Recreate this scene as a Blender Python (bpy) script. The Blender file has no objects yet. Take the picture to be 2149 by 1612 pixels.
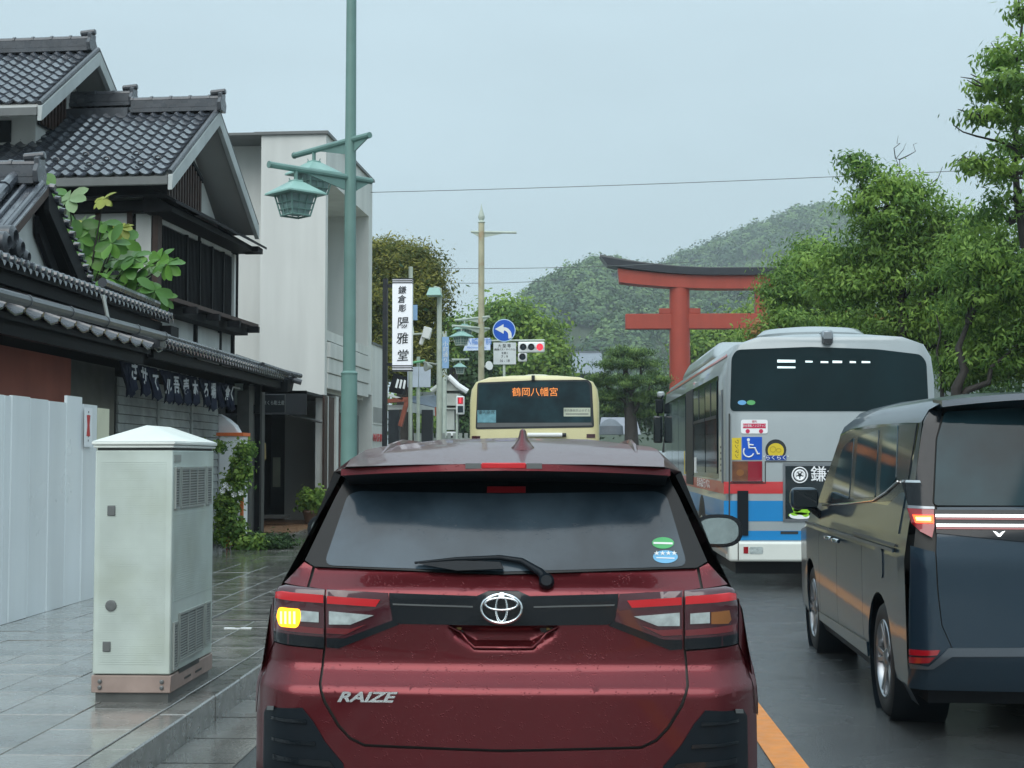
import bpy, bmesh, math, random
import numpy as np
from mathutils import Vector, Matrix, Euler
random.seed(7); rng = np.random.default_rng(7)
R = math.radians
S = bpy.context.scene
C = S.collection

# ---------------------------------------------------------------- camera
F = 3000.0                                     # focal length in pixels of a 2149 px wide frame
cam = bpy.data.cameras.new('camera'); camo = bpy.data.objects.new('camera', cam); C.objects.link(camo)
cam.sensor_width = 36; cam.lens = F / 2149 * 36; cam.clip_start = .1; cam.clip_end = 4000
CAMZ = 1.5
camo.location = (0, 0, CAMZ)
camo.rotation_euler = (R(90 + 2.94), 0, R(2.205))
S.camera = camo
CR = Euler(camo.rotation_euler).to_matrix(); CRT = CR.transposed(); CP = Vector((0, 0, CAMZ))
# ---------------------------------------------------------------- world, sun, exposure
w = bpy.data.worlds.new('World'); S.world = w; w.use_nodes = True
nt = w.node_tree; nt.nodes.clear()
out = nt.nodes.new('ShaderNodeOutputWorld'); bg = nt.nodes.new('ShaderNodeBackground')
sky = nt.nodes.new('ShaderNodeTexSky'); sky.sky_type = 'NISHITA'; sky.sun_disc = False
sky.sun_elevation = R(48); sky.sun_rotation = R(194); sky.dust_density = 3; sky.air_density = 1.2
mx = nt.nodes.new('ShaderNodeMix'); mx.data_type = 'RGBA'; mx.inputs[0].default_value = .9
mx.inputs[7].default_value = (3.5, 4.4, 4.8, 1)      # even cloud cover over the clear-sky model
tcw = nt.nodes.new('ShaderNodeTexCoord'); mpw = nt.nodes.new('ShaderNodeMapping'); mpw.inputs[3].default_value = (1.2, 1.2, 4)
nzw = nt.nodes.new('ShaderNodeTexNoise'); nzw.inputs['Scale'].default_value = 1.6; nzw.inputs['Detail'].default_value = 4
rmw = nt.nodes.new('ShaderNodeMapRange'); rmw.inputs[1].default_value = .3; rmw.inputs[2].default_value = .7
rmw.inputs[3].default_value = .9; rmw.inputs[4].default_value = 1.09
vmw = nt.nodes.new('ShaderNodeVectorMath'); vmw.operation = 'SCALE'
L = nt.links
L.new(tcw.outputs['Generated'], mpw.inputs[0]); L.new(mpw.outputs[0], nzw.inputs[0]); L.new(nzw.outputs[0], rmw.inputs[0])
L.new(sky.outputs[0], mx.inputs[6]); L.new(mx.outputs[2], vmw.inputs[0]); L.new(rmw.outputs[0], vmw.inputs['Scale'])
# overcast dome: brightens smoothly from the horizon to the zenith
sxw = nt.nodes.new('ShaderNodeSeparateXYZ'); L.new(tcw.outputs['Generated'], sxw.inputs[0])
c0w = nt.nodes.new('ShaderNodeMath'); c0w.operation = 'MAXIMUM'; L.new(sxw.outputs['Z'], c0w.inputs[0]); c0w.inputs[1].default_value = 0
p0w = nt.nodes.new('ShaderNodeMath'); p0w.operation = 'POWER'; L.new(c0w.outputs[0], p0w.inputs[0]); p0w.inputs[1].default_value = 1.5
g0w = nt.nodes.new('ShaderNodeMath'); g0w.operation = 'MULTIPLY_ADD'; L.new(p0w.outputs[0], g0w.inputs[0]); g0w.inputs[1].default_value = 1.9; g0w.inputs[2].default_value = 1
vm2 = nt.nodes.new('ShaderNodeVectorMath'); vm2.operation = 'SCALE'; L.new(vmw.outputs[0], vm2.inputs[0]); L.new(g0w.outputs[0], vm2.inputs['Scale'])
L.new(vm2.outputs[0], bg.inputs[0]); bg.inputs[1].default_value = .1
L.new(bg.outputs[0], out.inputs[0])
sun = bpy.data.lights.new('sun', 'SUN'); sun.energy = 1.5; sun.angle = R(60); sun.color = (1, .97, .93)
suno = bpy.data.objects.new('sun', sun); C.objects.link(suno); suno.rotation_euler = (R(42), 0, R(-14))
S.view_settings.view_transform = 'Standard'; S.view_settings.look = 'None'
S.view_settings.gamma = 1; S.view_settings.exposure = .42; S.view_settings.use_curve_mapping = False
S.cycles.use_denoising = True; S.cycles.max_bounces = 6; S.cycles.volume_bounces = 2
S.cycles.diffuse_bounces = 3; S.cycles.glossy_bounces = 3; S.cycles.transparent_max_bounces = 6
S.cycles.volume_step_rate = 4

# ---------------------------------------------------------------- measuring the place from the photograph
def ray(px, py):
    return CR @ Vector(((px - 1074.5) / F, (806 - py) / F, -1))
def at(px, py, Y):                 # the point at distance Y down the street
    d = ray(px, py); return CP + d * (Y / d.y)
def atz(px, py, z):                # the point at height z
    d = ray(px, py); return CP + d * ((z - CAMZ) / d.z)
def atx(px, py, x):
    d = ray(px, py); return CP + d * (x / d.x)
def proj(p):
    q = CRT @ (Vector(p) - CP); return (1074.5 + F * q.x / -q.z, 806 - F * q.y / -q.z)
def solve(px, py, surf, u=0., v=1.):
    for _ in range(12):
        a = proj(surf(u, v, 0)); e = 1e-3
        b = proj(surf(u + e, v, 0)); c = proj(surf(u, v + e, 0))
        j00 = (b[0] - a[0]) / e; j10 = (b[1] - a[1]) / e; j01 = (c[0] - a[0]) / e; j11 = (c[1] - a[1]) / e
        dx, dy = px - a[0], py - a[1]; det = j00 * j11 - j01 * j10
        if abs(det) < 1e-9: break
        du = (j11 * dx - j01 * dy) / det; dv = (-j10 * dx + j00 * dy) / det
        m = max(abs(du), abs(dv)); k = 1 if m < .5 else .5 / m
        u += du * k; v += dv * k
        if m < 1e-5: break
    return u, v

# ---------------------------------------------------------------- materials
MATS = {}
def pm(name, col, rough=.6, metal=0, var=.12, vs=3., bump=0, bs=60., coat=0, emit=None, es=0, rvar=0, spec=.5,
       streak=0, objvar=0, trans=0, col2=None, c2s=2., c2t=.5, drops=0, alpha=1, ior=1.45, transm=0, attr=None, noisedist=0, crough=.04):
    if name in MATS: return MATS[name]
    m = bpy.data.materials.new(name); m.use_nodes = True; t = m.node_tree; n = t.nodes; l = t.links
    b = n['Principled BSDF']; o = n['Material Output']
    b.inputs['Roughness'].default_value = rough; b.inputs['Metallic'].default_value = metal
    b.inputs['Specular IOR Level'].default_value = spec; b.inputs['Coat Weight'].default_value = coat
    b.inputs['Coat Roughness'].default_value = crough; b.inputs['IOR'].default_value = ior
    b.inputs['Transmission Weight'].default_value = transm
    tc = n.new('ShaderNodeTexCoord').outputs['Object']
    def noise(scale, det=4, sc=None):
        x = n.new('ShaderNodeTexNoise'); x.inputs['Scale'].default_value = scale; x.inputs['Detail'].default_value = det
        src = tc
        if sc:
            mp = n.new('ShaderNodeMapping'); mp.inputs[3].default_value = sc; l.new(tc, mp.inputs[0]); src = mp.outputs[0]
        l.new(src, x.inputs['Vector']); return x.outputs[0]
    def rng_(src, a, bb, c, d):
        r = n.new('ShaderNodeMapRange'); l.new(src, r.inputs[0])
        for i, v in enumerate((a, bb, c, d)): r.inputs[i + 1].default_value = v
        return r.outputs[0]
    def mixc(f, a, bb, mode='MIX'):
        x = n.new('ShaderNodeMix'); x.data_type = 'RGBA'; x.blend_type = mode
        for i, v in ((0, f), (6, a), (7, bb)):
            if isinstance(v, (int, float)): x.inputs[i].default_value = v
            elif isinstance(v, tuple): x.inputs[i].default_value = (*v[:3], 1)
            else: l.new(v, x.inputs[i])
        return x.outputs[2]
    def scale(cin, f):
        v = n.new('ShaderNodeVectorMath'); v.operation = 'SCALE'
        if isinstance(cin, tuple): v.inputs[0].default_value = cin[:3]
        else: l.new(cin, v.inputs[0])
        l.new(f, v.inputs['Scale']); return v.outputs[0]
    c = tuple(col)
    if col2 is not None:
        c = mixc(rng_(noise(c2s, 5), c2t - .12, c2t + .12, 0, 1), c, tuple(col2))
    if attr:
        at_ = n.new('ShaderNodeAttribute'); at_.attribute_name = 'tint'
        c = mixc(at_.outputs['Fac'], c, tuple(attr))
    if var: c = scale(c, rng_(noise(vs, 5), .25, .75, 1 - var, 1 + var))
    if streak: c = scale(c, rng_(noise(1, 4, (2.6, 2.6, .22)), .35, .7, 1 - streak, 1 + streak * .4))
    if objvar:
        oi = n.new('ShaderNodeObjectInfo'); c = scale(c, rng_(oi.outputs['Random'], 0, 1, 1 - objvar, 1 + objvar))
    if isinstance(c, tuple): b.inputs['Base Color'].default_value = (*c[:3], 1)
    else: l.new(c, b.inputs['Base Color'])
    if rvar: l.new(rng_(noise(vs * 1.7, 5), .35, .65, max(.02, rough - rvar), rough + rvar), b.inputs['Roughness'])
    h = None
    if bump:
        bp = n.new('ShaderNodeBump'); bp.inputs['Strength'].default_value = bump; bp.inputs['Distance'].default_value = .01
        l.new(noise(bs, 6), bp.inputs['Height']); h = bp.outputs[0]
    if drops:
        vo = n.new('ShaderNodeTexVoronoi'); vo.inputs['Scale'].default_value = 110; l.new(tc, vo.inputs['Vector'])
        dr = rng_(vo.outputs['Distance'], .08, .32, 1, 0)
        mm = n.new('ShaderNodeMath'); mm.operation = 'MULTIPLY'; l.new(dr, mm.inputs[0]); l.new(rng_(noise(30, 3), .5, .6, 0, 1), mm.inputs[1])
        bp = n.new('ShaderNodeBump'); bp.inputs['Strength'].default_value = drops; bp.inputs['Distance'].default_value = .004
        l.new(mm.outputs[0], bp.inputs['Height'])
        if h: l.new(h, bp.inputs['Normal'])
        h = bp.outputs[0]
    if h:
        l.new(h, b.inputs['Normal'])
        if coat: l.new(h, b.inputs['Coat Normal'])
    if emit: b.inputs['Emission Color'].default_value = (*emit, 1); b.inputs['Emission Strength'].default_value = es
    if trans:
        tr = n.new('ShaderNodeBsdfTranslucent'); ms = n.new('ShaderNodeMixShader'); ms.inputs[0].default_value = trans
        if isinstance(c, tuple): tr.inputs[0].default_value = (*c[:3], 1)
        else: l.new(scale(c, rng_(noise(1, 1), 0, 1, 1.3, 1.3)), tr.inputs[0])
        l.new(b.outputs[0], ms.inputs[1]); l.new(tr.outputs[0], ms.inputs[2]); l.new(ms.outputs[0], o.inputs[0])
    MATS[name] = m; return m

# ---------------------------------------------------------------- mesh collecting and linking
MW = {}                                        # world matrices of parents
def wm(o): return MW.get(o.name, Matrix.Identity(4)) if o else Matrix.Identity(4)
def tag(o, label=None, cat=None, group=None, kind=None):
    if label: o['label'] = label
    if cat: o['category'] = cat
    if group: o['group'] = group
    if kind: o['kind'] = kind
    return o
def thing(name, loc, label, cat, rotz=0, group=None):
    o = bpy.data.objects.new(name, None); C.objects.link(o); o.empty_display_size = .2
    o.location = loc; o.rotation_euler = (0, 0, rotz)
    MW[o.name] = Matrix.Translation(Vector(loc)) @ Matrix.Rotation(rotz, 4, 'Z')
    return tag(o, label, cat, group)
def link_mesh(name, me, parent=None, mat=None, local=None):
    o = bpy.data.objects.new(name, me); C.objects.link(o)
    if mat is not None and not me.materials: me.materials.append(mat)
    if parent: o.parent = parent
    if local is not None: o.matrix_basis = local
    MW[o.name] = wm(parent) @ (local if local is not None else Matrix.Identity(4))
    return o
class MB:
    def __init__(s): s.v = []; s.f = []; s.m = []
    def add(s, vs, fs, mi=0):
        k = len(s.v); s.v += [tuple(v) for v in vs]; s.f += [tuple(k + i for i in f) for f in fs]; s.m += [mi] * len(fs); return s
    def hexa(s, p, mi=0):          # 8 points: bottom ring then top ring
        return s.add(p, [(0, 3, 2, 1), (4, 5, 6, 7), (0, 1, 5, 4), (1, 2, 6, 5), (2, 3, 7, 6), (3, 0, 4, 7)], mi)
    def box(s, a, b, M=None, mi=0):
        x0, y0, z0 = a; x1, y1, z1 = b
        p = [Vector(q) for q in ((x0,y0,z0),(x1,y0,z0),(x1,y1,z0),(x0,y1,z0),(x0,y0,z1),(x1,y0,z1),(x1,y1,z1),(x0,y1,z1))]
        if M is not None: p = [M @ q for q in p]
        return s.hexa(p, mi)
    def prism(s, poly, d, mi=0):   # poly: list of 3D points, extruded by d
        n = len(poly); d = Vector(d); a = [Vector(p) for p in poly]; b = [p + d for p in a]
        fs = [tuple(range(n))[::-1], tuple(range(n, 2 * n))] + [(i, (i + 1) % n, n + (i + 1) % n, n + i) for i in range(n)]
        return s.add(a + b, fs, mi)
    def tube(s, pts, r, n=8, cap=True, mi=0):
        pts = [Vector(p) for p in pts]; rs = r if isinstance(r, (list, tuple)) else [r] * len(pts)
        vs = []; fs = []
        up0 = None
        for i, p in enumerate(pts):
            t = (pts[min(i + 1, len(pts) - 1)] - pts[max(i - 1, 0)]).normalized()
            ref = Vector((0, 0, 1)) if abs(t.z) < .9 else Vector((1, 0, 0))
            a = t.cross(ref).normalized(); b = t.cross(a)
            if up0 is not None and a.dot(up0) < 0: a = -a; b = -b
            up0 = a
            vs += [p + (a * math.cos(6.28318 * k / n) + b * math.sin(6.28318 * k / n)) * rs[i] for k in range(n)]
        for i in range(len(pts) - 1):
            for k in range(n):
                fs.append((i * n + k, i * n + (k + 1) % n, (i + 1) * n + (k + 1) % n, (i + 1) * n + k))
        if cap: fs += [tuple(range(n)), tuple((len(pts) - 1) * n + k for k in range(n))[::-1]]
        return s.add(vs, fs, mi)
    def lathe(s, c, axis, prof, n=24, mi=0, close=False):   # prof: (radius, height along axis)
        ax = Vector(axis).normalized(); ref = Vector((0, 0, 1)) if abs(ax.z) < .9 else Vector((1, 0, 0))
        a = ax.cross(ref).normalized(); b = ax.cross(a); c = Vector(c); vs = []; fs = []
        for (r, h) in prof:
            vs += [c + ax * h + (a * math.cos(6.28318 * k / n) + b * math.sin(6.28318 * k / n)) * r for k in range(n)]
        for i in range(len(prof) - 1):
            for k in range(n): fs.append((i * n + k, i * n + (k + 1) % n, (i + 1) * n + (k + 1) % n, (i + 1) * n + k))
        if not close: fs += [tuple(range(n)), tuple((len(prof) - 1) * n + k for k in range(n))[::-1]]
        return s.add(vs, fs, mi)
    def obj(s, name, mat, parent=None, bevel=0, smooth=35, local=False, fix=True, segs=1):
        inv = Matrix.Identity(4) if local else wm(parent).inverted()
        me = bpy.data.meshes.new(name)
        me.from_pydata([inv @ Vector(v) for v in s.v], [], s.f)
        for m in (mat if isinstance(mat, (list, tuple)) else [mat]): me.materials.append(m)
        if any(s.m): me.polygons.foreach_set('material_index', s.m)
        if fix:
            bm = bmesh.new(); bm.from_mesh(me); bmesh.ops.recalc_face_normals(bm, faces=bm.faces); bm.to_mesh(me); bm.free()
        if smooth:
            me.shade_smooth(); me.set_sharp_from_angle(angle=R(smooth))
        o = link_mesh(name, me, parent)
        if bevel:
            md = o.modifiers.new('b', 'BEVEL'); md.width = bevel; md.segments = segs; md.limit_method = 'ANGLE'; md.angle_limit = R(40)
        return o
def np_mesh(name, V, Fq, mat, parent=None, tint=None, smooth=False, inv=None):
    V = np.asarray(V, dtype=np.float32).reshape(-1, 3); Fq = np.asarray(Fq, dtype=np.int32)
    if parent is not None:
        m = np.array(wm(parent).inverted(), dtype=np.float32); V = V @ m[:3, :3].T + m[:3, 3]
    me = bpy.data.meshes.new(name); k = Fq.shape[1]
    me.vertices.add(len(V)); me.vertices.foreach_set('co', V.ravel())
    me.loops.add(Fq.size); me.loops.foreach_set('vertex_index', Fq.ravel())
    me.polygons.add(len(Fq)); me.polygons.foreach_set('loop_start', np.arange(len(Fq), dtype=np.int32) * k)
    me.update(calc_edges=True)
    if tint is not None:
        a = me.attributes.new('tint', 'FLOAT', 'POINT'); a.data.foreach_set('value', np.asarray(tint, dtype=np.float32))
    if smooth: me.shade_smooth()
    me.materials.append(mat)
    return link_mesh(name, me, parent)
def P3(*a): return Vector(a)

# ---------------------------------------------------------------- panels shaped on a curved surface
def chaikin(p, n=2):
    for _ in range(n):
        q = []
        for i in range(len(p)):
            a = p[i]; b = p[(i + 1) % len(p)]
            q += [(a[0]*.75 + b[0]*.25, a[1]*.75 + b[1]*.25), (a[0]*.25 + b[0]*.75, a[1]*.25 + b[1]*.75)]
        p = q
    return p
def roundc(p, r, k=4):
    out_ = []
    n = len(p)
    for i in range(n):
        a = Vector(p[i - 1]); b = Vector(p[i]); c = Vector(p[(i + 1) % n])
        d1 = (a - b); d2 = (c - b); rr = min(r, d1.length * .45, d2.length * .45)
        s = b + d1.normalized() * rr; e = b + d2.normalized() * rr
        for j in range(k + 1):
            t = j / k; out_.append(tuple(s * (1 - t) ** 2 + b * 2 * t * (1 - t) + e * t * t))
    return out_
def ellipse(cx, cy, rx, ry, n=24): return [(cx + rx * math.cos(6.28318 * i / n), cy + ry * math.sin(6.28318 * i / n)) for i in range(n)]
def patch(name, poly, surf, mat, parent, off=0., thick=.012, res=.05, px=True, start=(0, 1), rnd=0, smooth=True, bev=0):
    if px: poly = [solve(a, b, surf, *start) for a, b in poly]
    if rnd: poly = roundc(poly, rnd)
    bm = bmesh.new()
    f = bm.faces.new([bm.verts.new((a, b, 0)) for a, b in poly])
    f.normal_update(); bmesh.ops.triangulate(bm, faces=[f])
    if res:
        us = [p[0] for p in poly]; vs = [p[1] for p in poly]
        for ax, lo, hi in ((0, min(us), max(us)), (1, min(vs), max(vs))):
            k = math.ceil(lo / res)
            while k * res < hi - 1e-4:
                co = [0, 0, 0]; no = [0, 0, 0]; co[ax] = k * res; no[ax] = 1
                if k * res > lo + 1e-4:
                    bmesh.ops.bisect_plane(bm, geom=bm.verts[:] + bm.edges[:] + bm.faces[:], plane_co=co, plane_no=no, dist=1e-5)
                k += 1
    inv = wm(parent).inverted()
    bm.verts.ensure_lookup_table()
    uv = [(v.co.x, v.co.y) for v in bm.verts]
    for v, (a, b) in zip(bm.verts, uv): v.co = inv @ surf(a, b, off)
    bm.normal_update()
    if thick:
        be = [e for e in bm.edges if e.is_boundary]; new = {}
        bm.verts.index_update()
        for e in be:
            for v in e.verts:
                if v.index not in new: new[v.index] = inv @ surf(*uv[v.index], off - thick)
        vm = {i: bm.verts.new(c) for i, c in new.items()}
        for e in be:
            a, b = e.verts; nf = bm.faces.new((a, b, vm[b.index], vm[a.index]))
        for e in be: e.smooth = False
    me = bpy.data.meshes.new(name); bm.normal_update()
    # outward orientation
    q = surf(*uv[0], off); q2 = surf(*uv[0], off + .01); dv = (inv.to_3x3() @ (q2 - q))
    flip = [fc for fc in bm.faces if len(fc.verts) == 3 or True]
    s = sum(fc.normal.dot(dv) * fc.calc_area() for fc in bm.faces)
    bmesh.ops.recalc_face_normals(bm, faces=bm.faces)
    top = [fc for fc in bm.faces if all(v.index < len(uv) and v.index >= 0 for v in fc.verts)]
    if sum(fc.normal.dot(dv) * fc.calc_area() for fc in bm.faces) < 0: bmesh.ops.reverse_faces(bm, faces=bm.faces)
    for fc in bm.faces: fc.smooth = smooth
    bm.to_mesh(me); bm.free(); me.materials.append(mat)
    if thick: me.set_sharp_from_angle(angle=R(50))
    return link_mesh(name, me, parent)
def text_mesh(body, mat, name, parent, o, xd, yd, size, ext=.004, align='CENTER', sx=1., space=1., shear=0, off=0):
    cu = bpy.data.curves.new('t', 'FONT'); cu.body = body; cu.size = size; cu.extrude = ext; cu.align_x = align
    cu.align_y = 'CENTER'; cu.resolution_u = 2; cu.space_character = space; cu.shear = shear; cu.offset = off; cu.space_line = space
    t = bpy.data.objects.new('t', cu); C.objects.link(t)
    dg = bpy.context.evaluated_depsgraph_get(); me = bpy.data.meshes.new_from_object(t.evaluated_get(dg))
    bpy.data.objects.remove(t); bpy.data.curves.remove(cu)
    X = Vector(xd).normalized() * sx; Y = Vector(yd).normalized(); Z = X.cross(Y).normalized()
    M = Matrix(((X.x, Y.x, Z.x, o[0]), (X.y, Y.y, Z.y, o[1]), (X.z, Y.z, Z.z, o[2]), (0, 0, 0, 1)))
    me.transform(wm(parent).inverted() @ M); me.materials.clear(); me.materials.append(mat); me.name = name
    return link_mesh(name, me, parent)
# ================================================================ materials of the place
m_asph = pm('wet asphalt', (.040, .047, .049), .2, var=.45, vs=1.0, bump=.9, bs=90, rvar=.16, col2=(.055, .058, .058), c2s=.7, coat=1, crough=.1)
m_ground = pm('ground', (.12, .13, .12), .7, var=.2)
m_slab = pm('wet granite slab', (.17, .17, .158), .28, var=.25, vs=2.2, bump=.10, bs=45, rvar=.18, objvar=.2, col2=(.25, .245, .225), c2s=1.5, coat=1, crough=.07)
m_kerb = pm('wet kerb granite', (.15, .155, .145), .3, var=.28, vs=4, bump=.1, bs=60, rvar=.15, objvar=.15, coat=.9, crough=.08)
m_gutter = pm('wet concrete gutter', (.15, .155, .145), .25, var=.3, vs=2, bump=.08, bs=60, rvar=.14, coat=1, crough=.06)
m_joint = pm('dark joint', (.03, .032, .03), .5)
m_orange = pm('orange road paint', (.75, .27, .045), .4, var=.15, vs=8, bump=.15, bs=200, rvar=.12)
m_plaster = pm('white plaster', (.62, .64, .62), .8, var=.10, vs=1.5, streak=.16, bump=.04)
m_render = pm('stained white render', (.60, .62, .60), .8, var=.08, vs=.35, streak=.10, bump=.05, bs=40)
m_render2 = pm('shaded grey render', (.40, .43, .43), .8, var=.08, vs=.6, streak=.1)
m_soffit = pm('grey soffit', (.30, .31, .30), .8, var=.1, vs=1)
m_barge = pm('pale grey bargeboard', (.42, .46, .46), .6, var=.12, vs=3, streak=.15)
m_darkwood = pm('blackened wood', (.005, .006, .008), .65, spec=.25, var=.3, vs=8, bump=.2, bs=40)
m_brownwood = pm('dark brown wood', (.05, .028, .022), .6, var=.35, vs=10, bump=.25, bs=40)
m_tile = pm('wet black roof tile', (.050, .058, .072), .2, var=.2, vs=6, rvar=.08, objvar=.2, bump=.05, spec=.8, coat=.4)
m_tilecap = pm('roof ridge tile', (.055, .062, .072), .3, var=.25, vs=5, rvar=.1, coat=.2)
m_slat = pm('weathered grey board', (.36, .39, .38), .6, var=.25, vs=5, streak=.25, objvar=.12, bump=.1)
m_post = pm('weathered post', (.06, .062, .06), .6, var=.25, vs=6)
m_redboard = pm('red brown board', (.33, .105, .075), .7, var=.15, vs=2, streak=.1)
m_hoard = pm('white hoarding steel', (.76, .81, .83), .35, streak=.09, var=.07, vs=.8, rvar=.08, objvar=.04)
m_hoardold = pm('yellowed hoarding edge', (.60, .60, .46), .45, var=.08)
m_cab = pm('pale green cabinet paint', (.48, .55, .51), .45, var=.09, vs=5, bump=.05, streak=.10, col2=(.43, .49, .43), c2s=3, c2t=.6)
m_cabroof = pm('off white cabinet roof', (.66, .70, .66), .4, var=.08, vs=4, bump=.06, bs=90)
m_cabbase = pm('pinkish grey cabinet base', (.30, .23, .20), .6, var=.2, vs=8)
m_conc = pm('dark wet concrete', (.09, .095, .09), .35, var=.25, vs=5)
m_greysteel = pm('grey steel', (.13, .14, .14), .45, metal=.3, var=.1)
m_vent = pm('vent slat grey', (.35, .38, .36), .4, metal=.3, var=.1)
m_green = pm('copper green paint', (.14, .255, .23), .42, var=.1, vs=4, streak=.08)
m_greenroof = pm('copper green lantern roof', (.23, .40, .36), .42, var=.1, vs=5)
m_greenglass = pm('lantern glass', (.17, .27, .26), .25, var=.2, vs=12)
m_cream = pm('weathered cream pole', (.44, .42, .29), .5, var=.15, vs=5, streak=.15, col2=(.35, .2, .1), c2s=3.5, c2t=.66)
m_palepole = pm('pale green grey pole', (.42, .48, .42), .5, var=.15, vs=5)
m_black = pm('black steel', (.012, .016, .02), .4)
m_signwhite = pm('white sign face', (.80, .83, .85), .4, var=.02)
m_ink = pm('black ink', (.02, .025, .03), .6, var=0)
m_signblue = pm('sign blue', (.004, .085, .50), .4, var=.04)
m_paleblue = pm('faded blue sign', (.25, .42, .66), .5, var=.08)
m_white = pm('white paint', (.72, .75, .75), .4, var=.04)
m_torii = pm('vermilion painted steel', (.34, .05, .029), .5, var=.12, vs=1, streak=.1)
m_toriicap = pm('black kasagi roof', (.02, .024, .032), .35, var=.15)
m_pavered = pm('brown entrance tile', (.20, .11, .06), .35, var=.3, vs=6, rvar=.1)
m_text_red = pm('red lettering', (.5, .05, .05), .5, var=0)
m_navy = pm('navy cloth', (.012, .018, .04), .8, var=.3, vs=12)
m_clothwhite = pm('white dyed letter', (.55, .58, .6), .8, var=.1)
m_sheet = pm('white plastic sheet', (.75, .78, .80), .35, var=.06, bump=.3, bs=14)
m_orangeplastic = pm('orange plastic', (.72, .16, .04), .45, var=.08)
m_terra = pm('terracotta', (.12, .075, .055), .6, var=.2)
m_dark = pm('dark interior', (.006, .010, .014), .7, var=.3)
m_stone = pm('pale carved stone', (.33, .36, .33), .75, var=.2, vs=2)
m_rustred = pm('rusted red steel', (.22, .06, .035), .6, var=.3, vs=6)
m_lampred = pm('lit red lens', (.6, .02, .02), .4, var=0, emit=(1, .04, .07), es=1.15)
m_lens_off = pm('dark signal lens', (.02, .035, .045), .3, var=0)

# ================================================================ ground, road, kerb, pavement
def sheet(name, x0, x1, y0, y1, z, mat, nx=1, ny=1):
    m = MB()
    for i in range(nx):
        for j in range(ny):
            a = x0 + (x1 - x0) * i / nx; b = x0 + (x1 - x0) * (i + 1) / nx; c = y0 + (y1 - y0) * j / ny; d = y0 + (y1 - y0) * (j + 1) / ny
            m.add([(a, c, z), (b, c, z), (b, d, z), (a, d, z)], [(0, 1, 2, 3)])
    return m.obj(name, mat, fix=False, smooth=0)
tag(sheet('ground', -700, 1100, -600, 1500, -.012, m_ground), kind='structure')
tag(sheet('road', -1.62, 8.4, -60, 130, 0, m_asph), kind='structure')
gut = tag(sheet('gutter', -2.0, -1.62, -10, 90, .003, m_gutter), kind='structure')
ja = MB(); y = -6
while y < 40: ja.box((-1.995, y, .0032), (-1.625, y + .012, .0045)); y += .62
tag(ja.obj('gutter_joint', m_joint, gut, smooth=0), kind='stuff')
line = tag(sheet('road_marking', 1.0, 1.165, -8, 60, .005, m_orange), kind='structure')
sheet('white_edge_line', 4.62, 4.74, 3, 60, .005, m_white)['kind'] = 'structure'
# far pavement / embankment side of the road
m = MB(); m.box((8.4, -60, -.01), (8.6, 130, .16)); kr = tag(m.obj('far_kerb', m_kerb, bevel=.01), kind='structure')
m = MB(); m.box((8.6, -60, -.01), (30, 130, .15)); tag(m.obj('far_pavement', m_gutter), kind='structure')
# pavement bed
m = MB(); m.box((-12, -60, -.01), (-2.15, 90, .128)); pave = tag(m.obj('pavement', m_joint), kind='structure')
kerb = MB(); kerb.box((-2.15, -30, -.008), (-2.02, 90, .12)); kerb = tag(kerb.obj('kerb', m_joint), kind='structure')
def slab_mesh(name, a, b, h, bev, mat):
    m = MB(); i = bev
    m.add([(0, 0, 0), (a, 0, 0), (a, b, 0), (0, b, 0), (0, 0, h - i), (a, 0, h - i), (a, b, h - i), (0, b, h - i),
           (i, i, h), (a - i, i, h), (a - i, b - i, h), (i, b - i, h)],
          [(4, 5, 9, 8), (5, 6, 10, 9), (6, 7, 11, 10), (7, 4, 8, 11), (8, 9, 10, 11), (0, 1, 5, 4), (1, 2, 6, 5), (2, 3, 7, 6), (3, 0, 4, 7)])
    me = bpy.data.meshes.new(name); me.from_pydata(m.v, [], m.f); me.materials.append(mat); return me
kl = [.62, .9, .9, .62, 1.2]
kmesh = [slab_mesh('kerb_stone', .15, q - .008, .15, .008, m_kerb) for q in kl]
y = 4.2; i = 0
while y < 26:
    k = random.randrange(5)
    link_mesh('kerb_stone', kmesh[k], kerb, local=Matrix.Translation((-2.15 + random.uniform(-.002, .002), y, random.uniform(-.002, .002)))); y += kl[k]; i += 1
far = MB()
while y < 80: far.box((-2.15, y, 0), (-2.0, y + .892, .15)); y += .9
tag(far.obj('kerb_run', m_kerb, kerb, smooth=0), kind='stuff')
rows = [.42, .42, .30, .42, .42, .30, .42, .42]
sl = [.42, .6, .85]
smesh = {(round(wd, 2), k): slab_mesh('paving_slab', wd - .007, sl[k] - .007, .03, .003, m_slab) for wd in set(rows) for k in range(3)}
x = -2.15; cnt = 0; rest = MB()
for wd in rows:
    x -= wd; y = 5.2 + random.uniform(-.5, 0)
    while y < 60:
        k = random.randrange(3)
        tilt = random.uniform(-.0025, .0025)
        if y < 17.5 and x > -5.6 and cnt < 292:
            Mx = Matrix.Translation((x, y, .122 + random.uniform(-.0015, .002))) @ Matrix.Rotation(tilt, 4, 'X') @ Matrix.Rotation(tilt * 2, 4, 'Y')
            link_mesh('paving_slab', smesh[(round(wd, 2), k)], pave, local=Mx); cnt += 1
        else:
            z = .15 + random.uniform(-.002, .002)
            rest.box((x, y, .12), (x + wd - .007, y + sl[k] - .007, z))
        y += sl[k]
while x > -11: 
    x -= .42; y = -3
    while y < 45: rest.box((x, y, .12), (x + .413, y + .593, .15 + random.uniform(-.001, .001))); y += .6
for wd_i in range(8):
    xx = -2.15 - .4 * (wd_i + 1); y = -6
    while y < 4.6: rest.box((xx, y, .12), (xx + .393, y + .593, .15)); y += .6
tag(rest.obj('distant_paving', m_slab, pave, smooth=0), kind='stuff')
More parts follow.
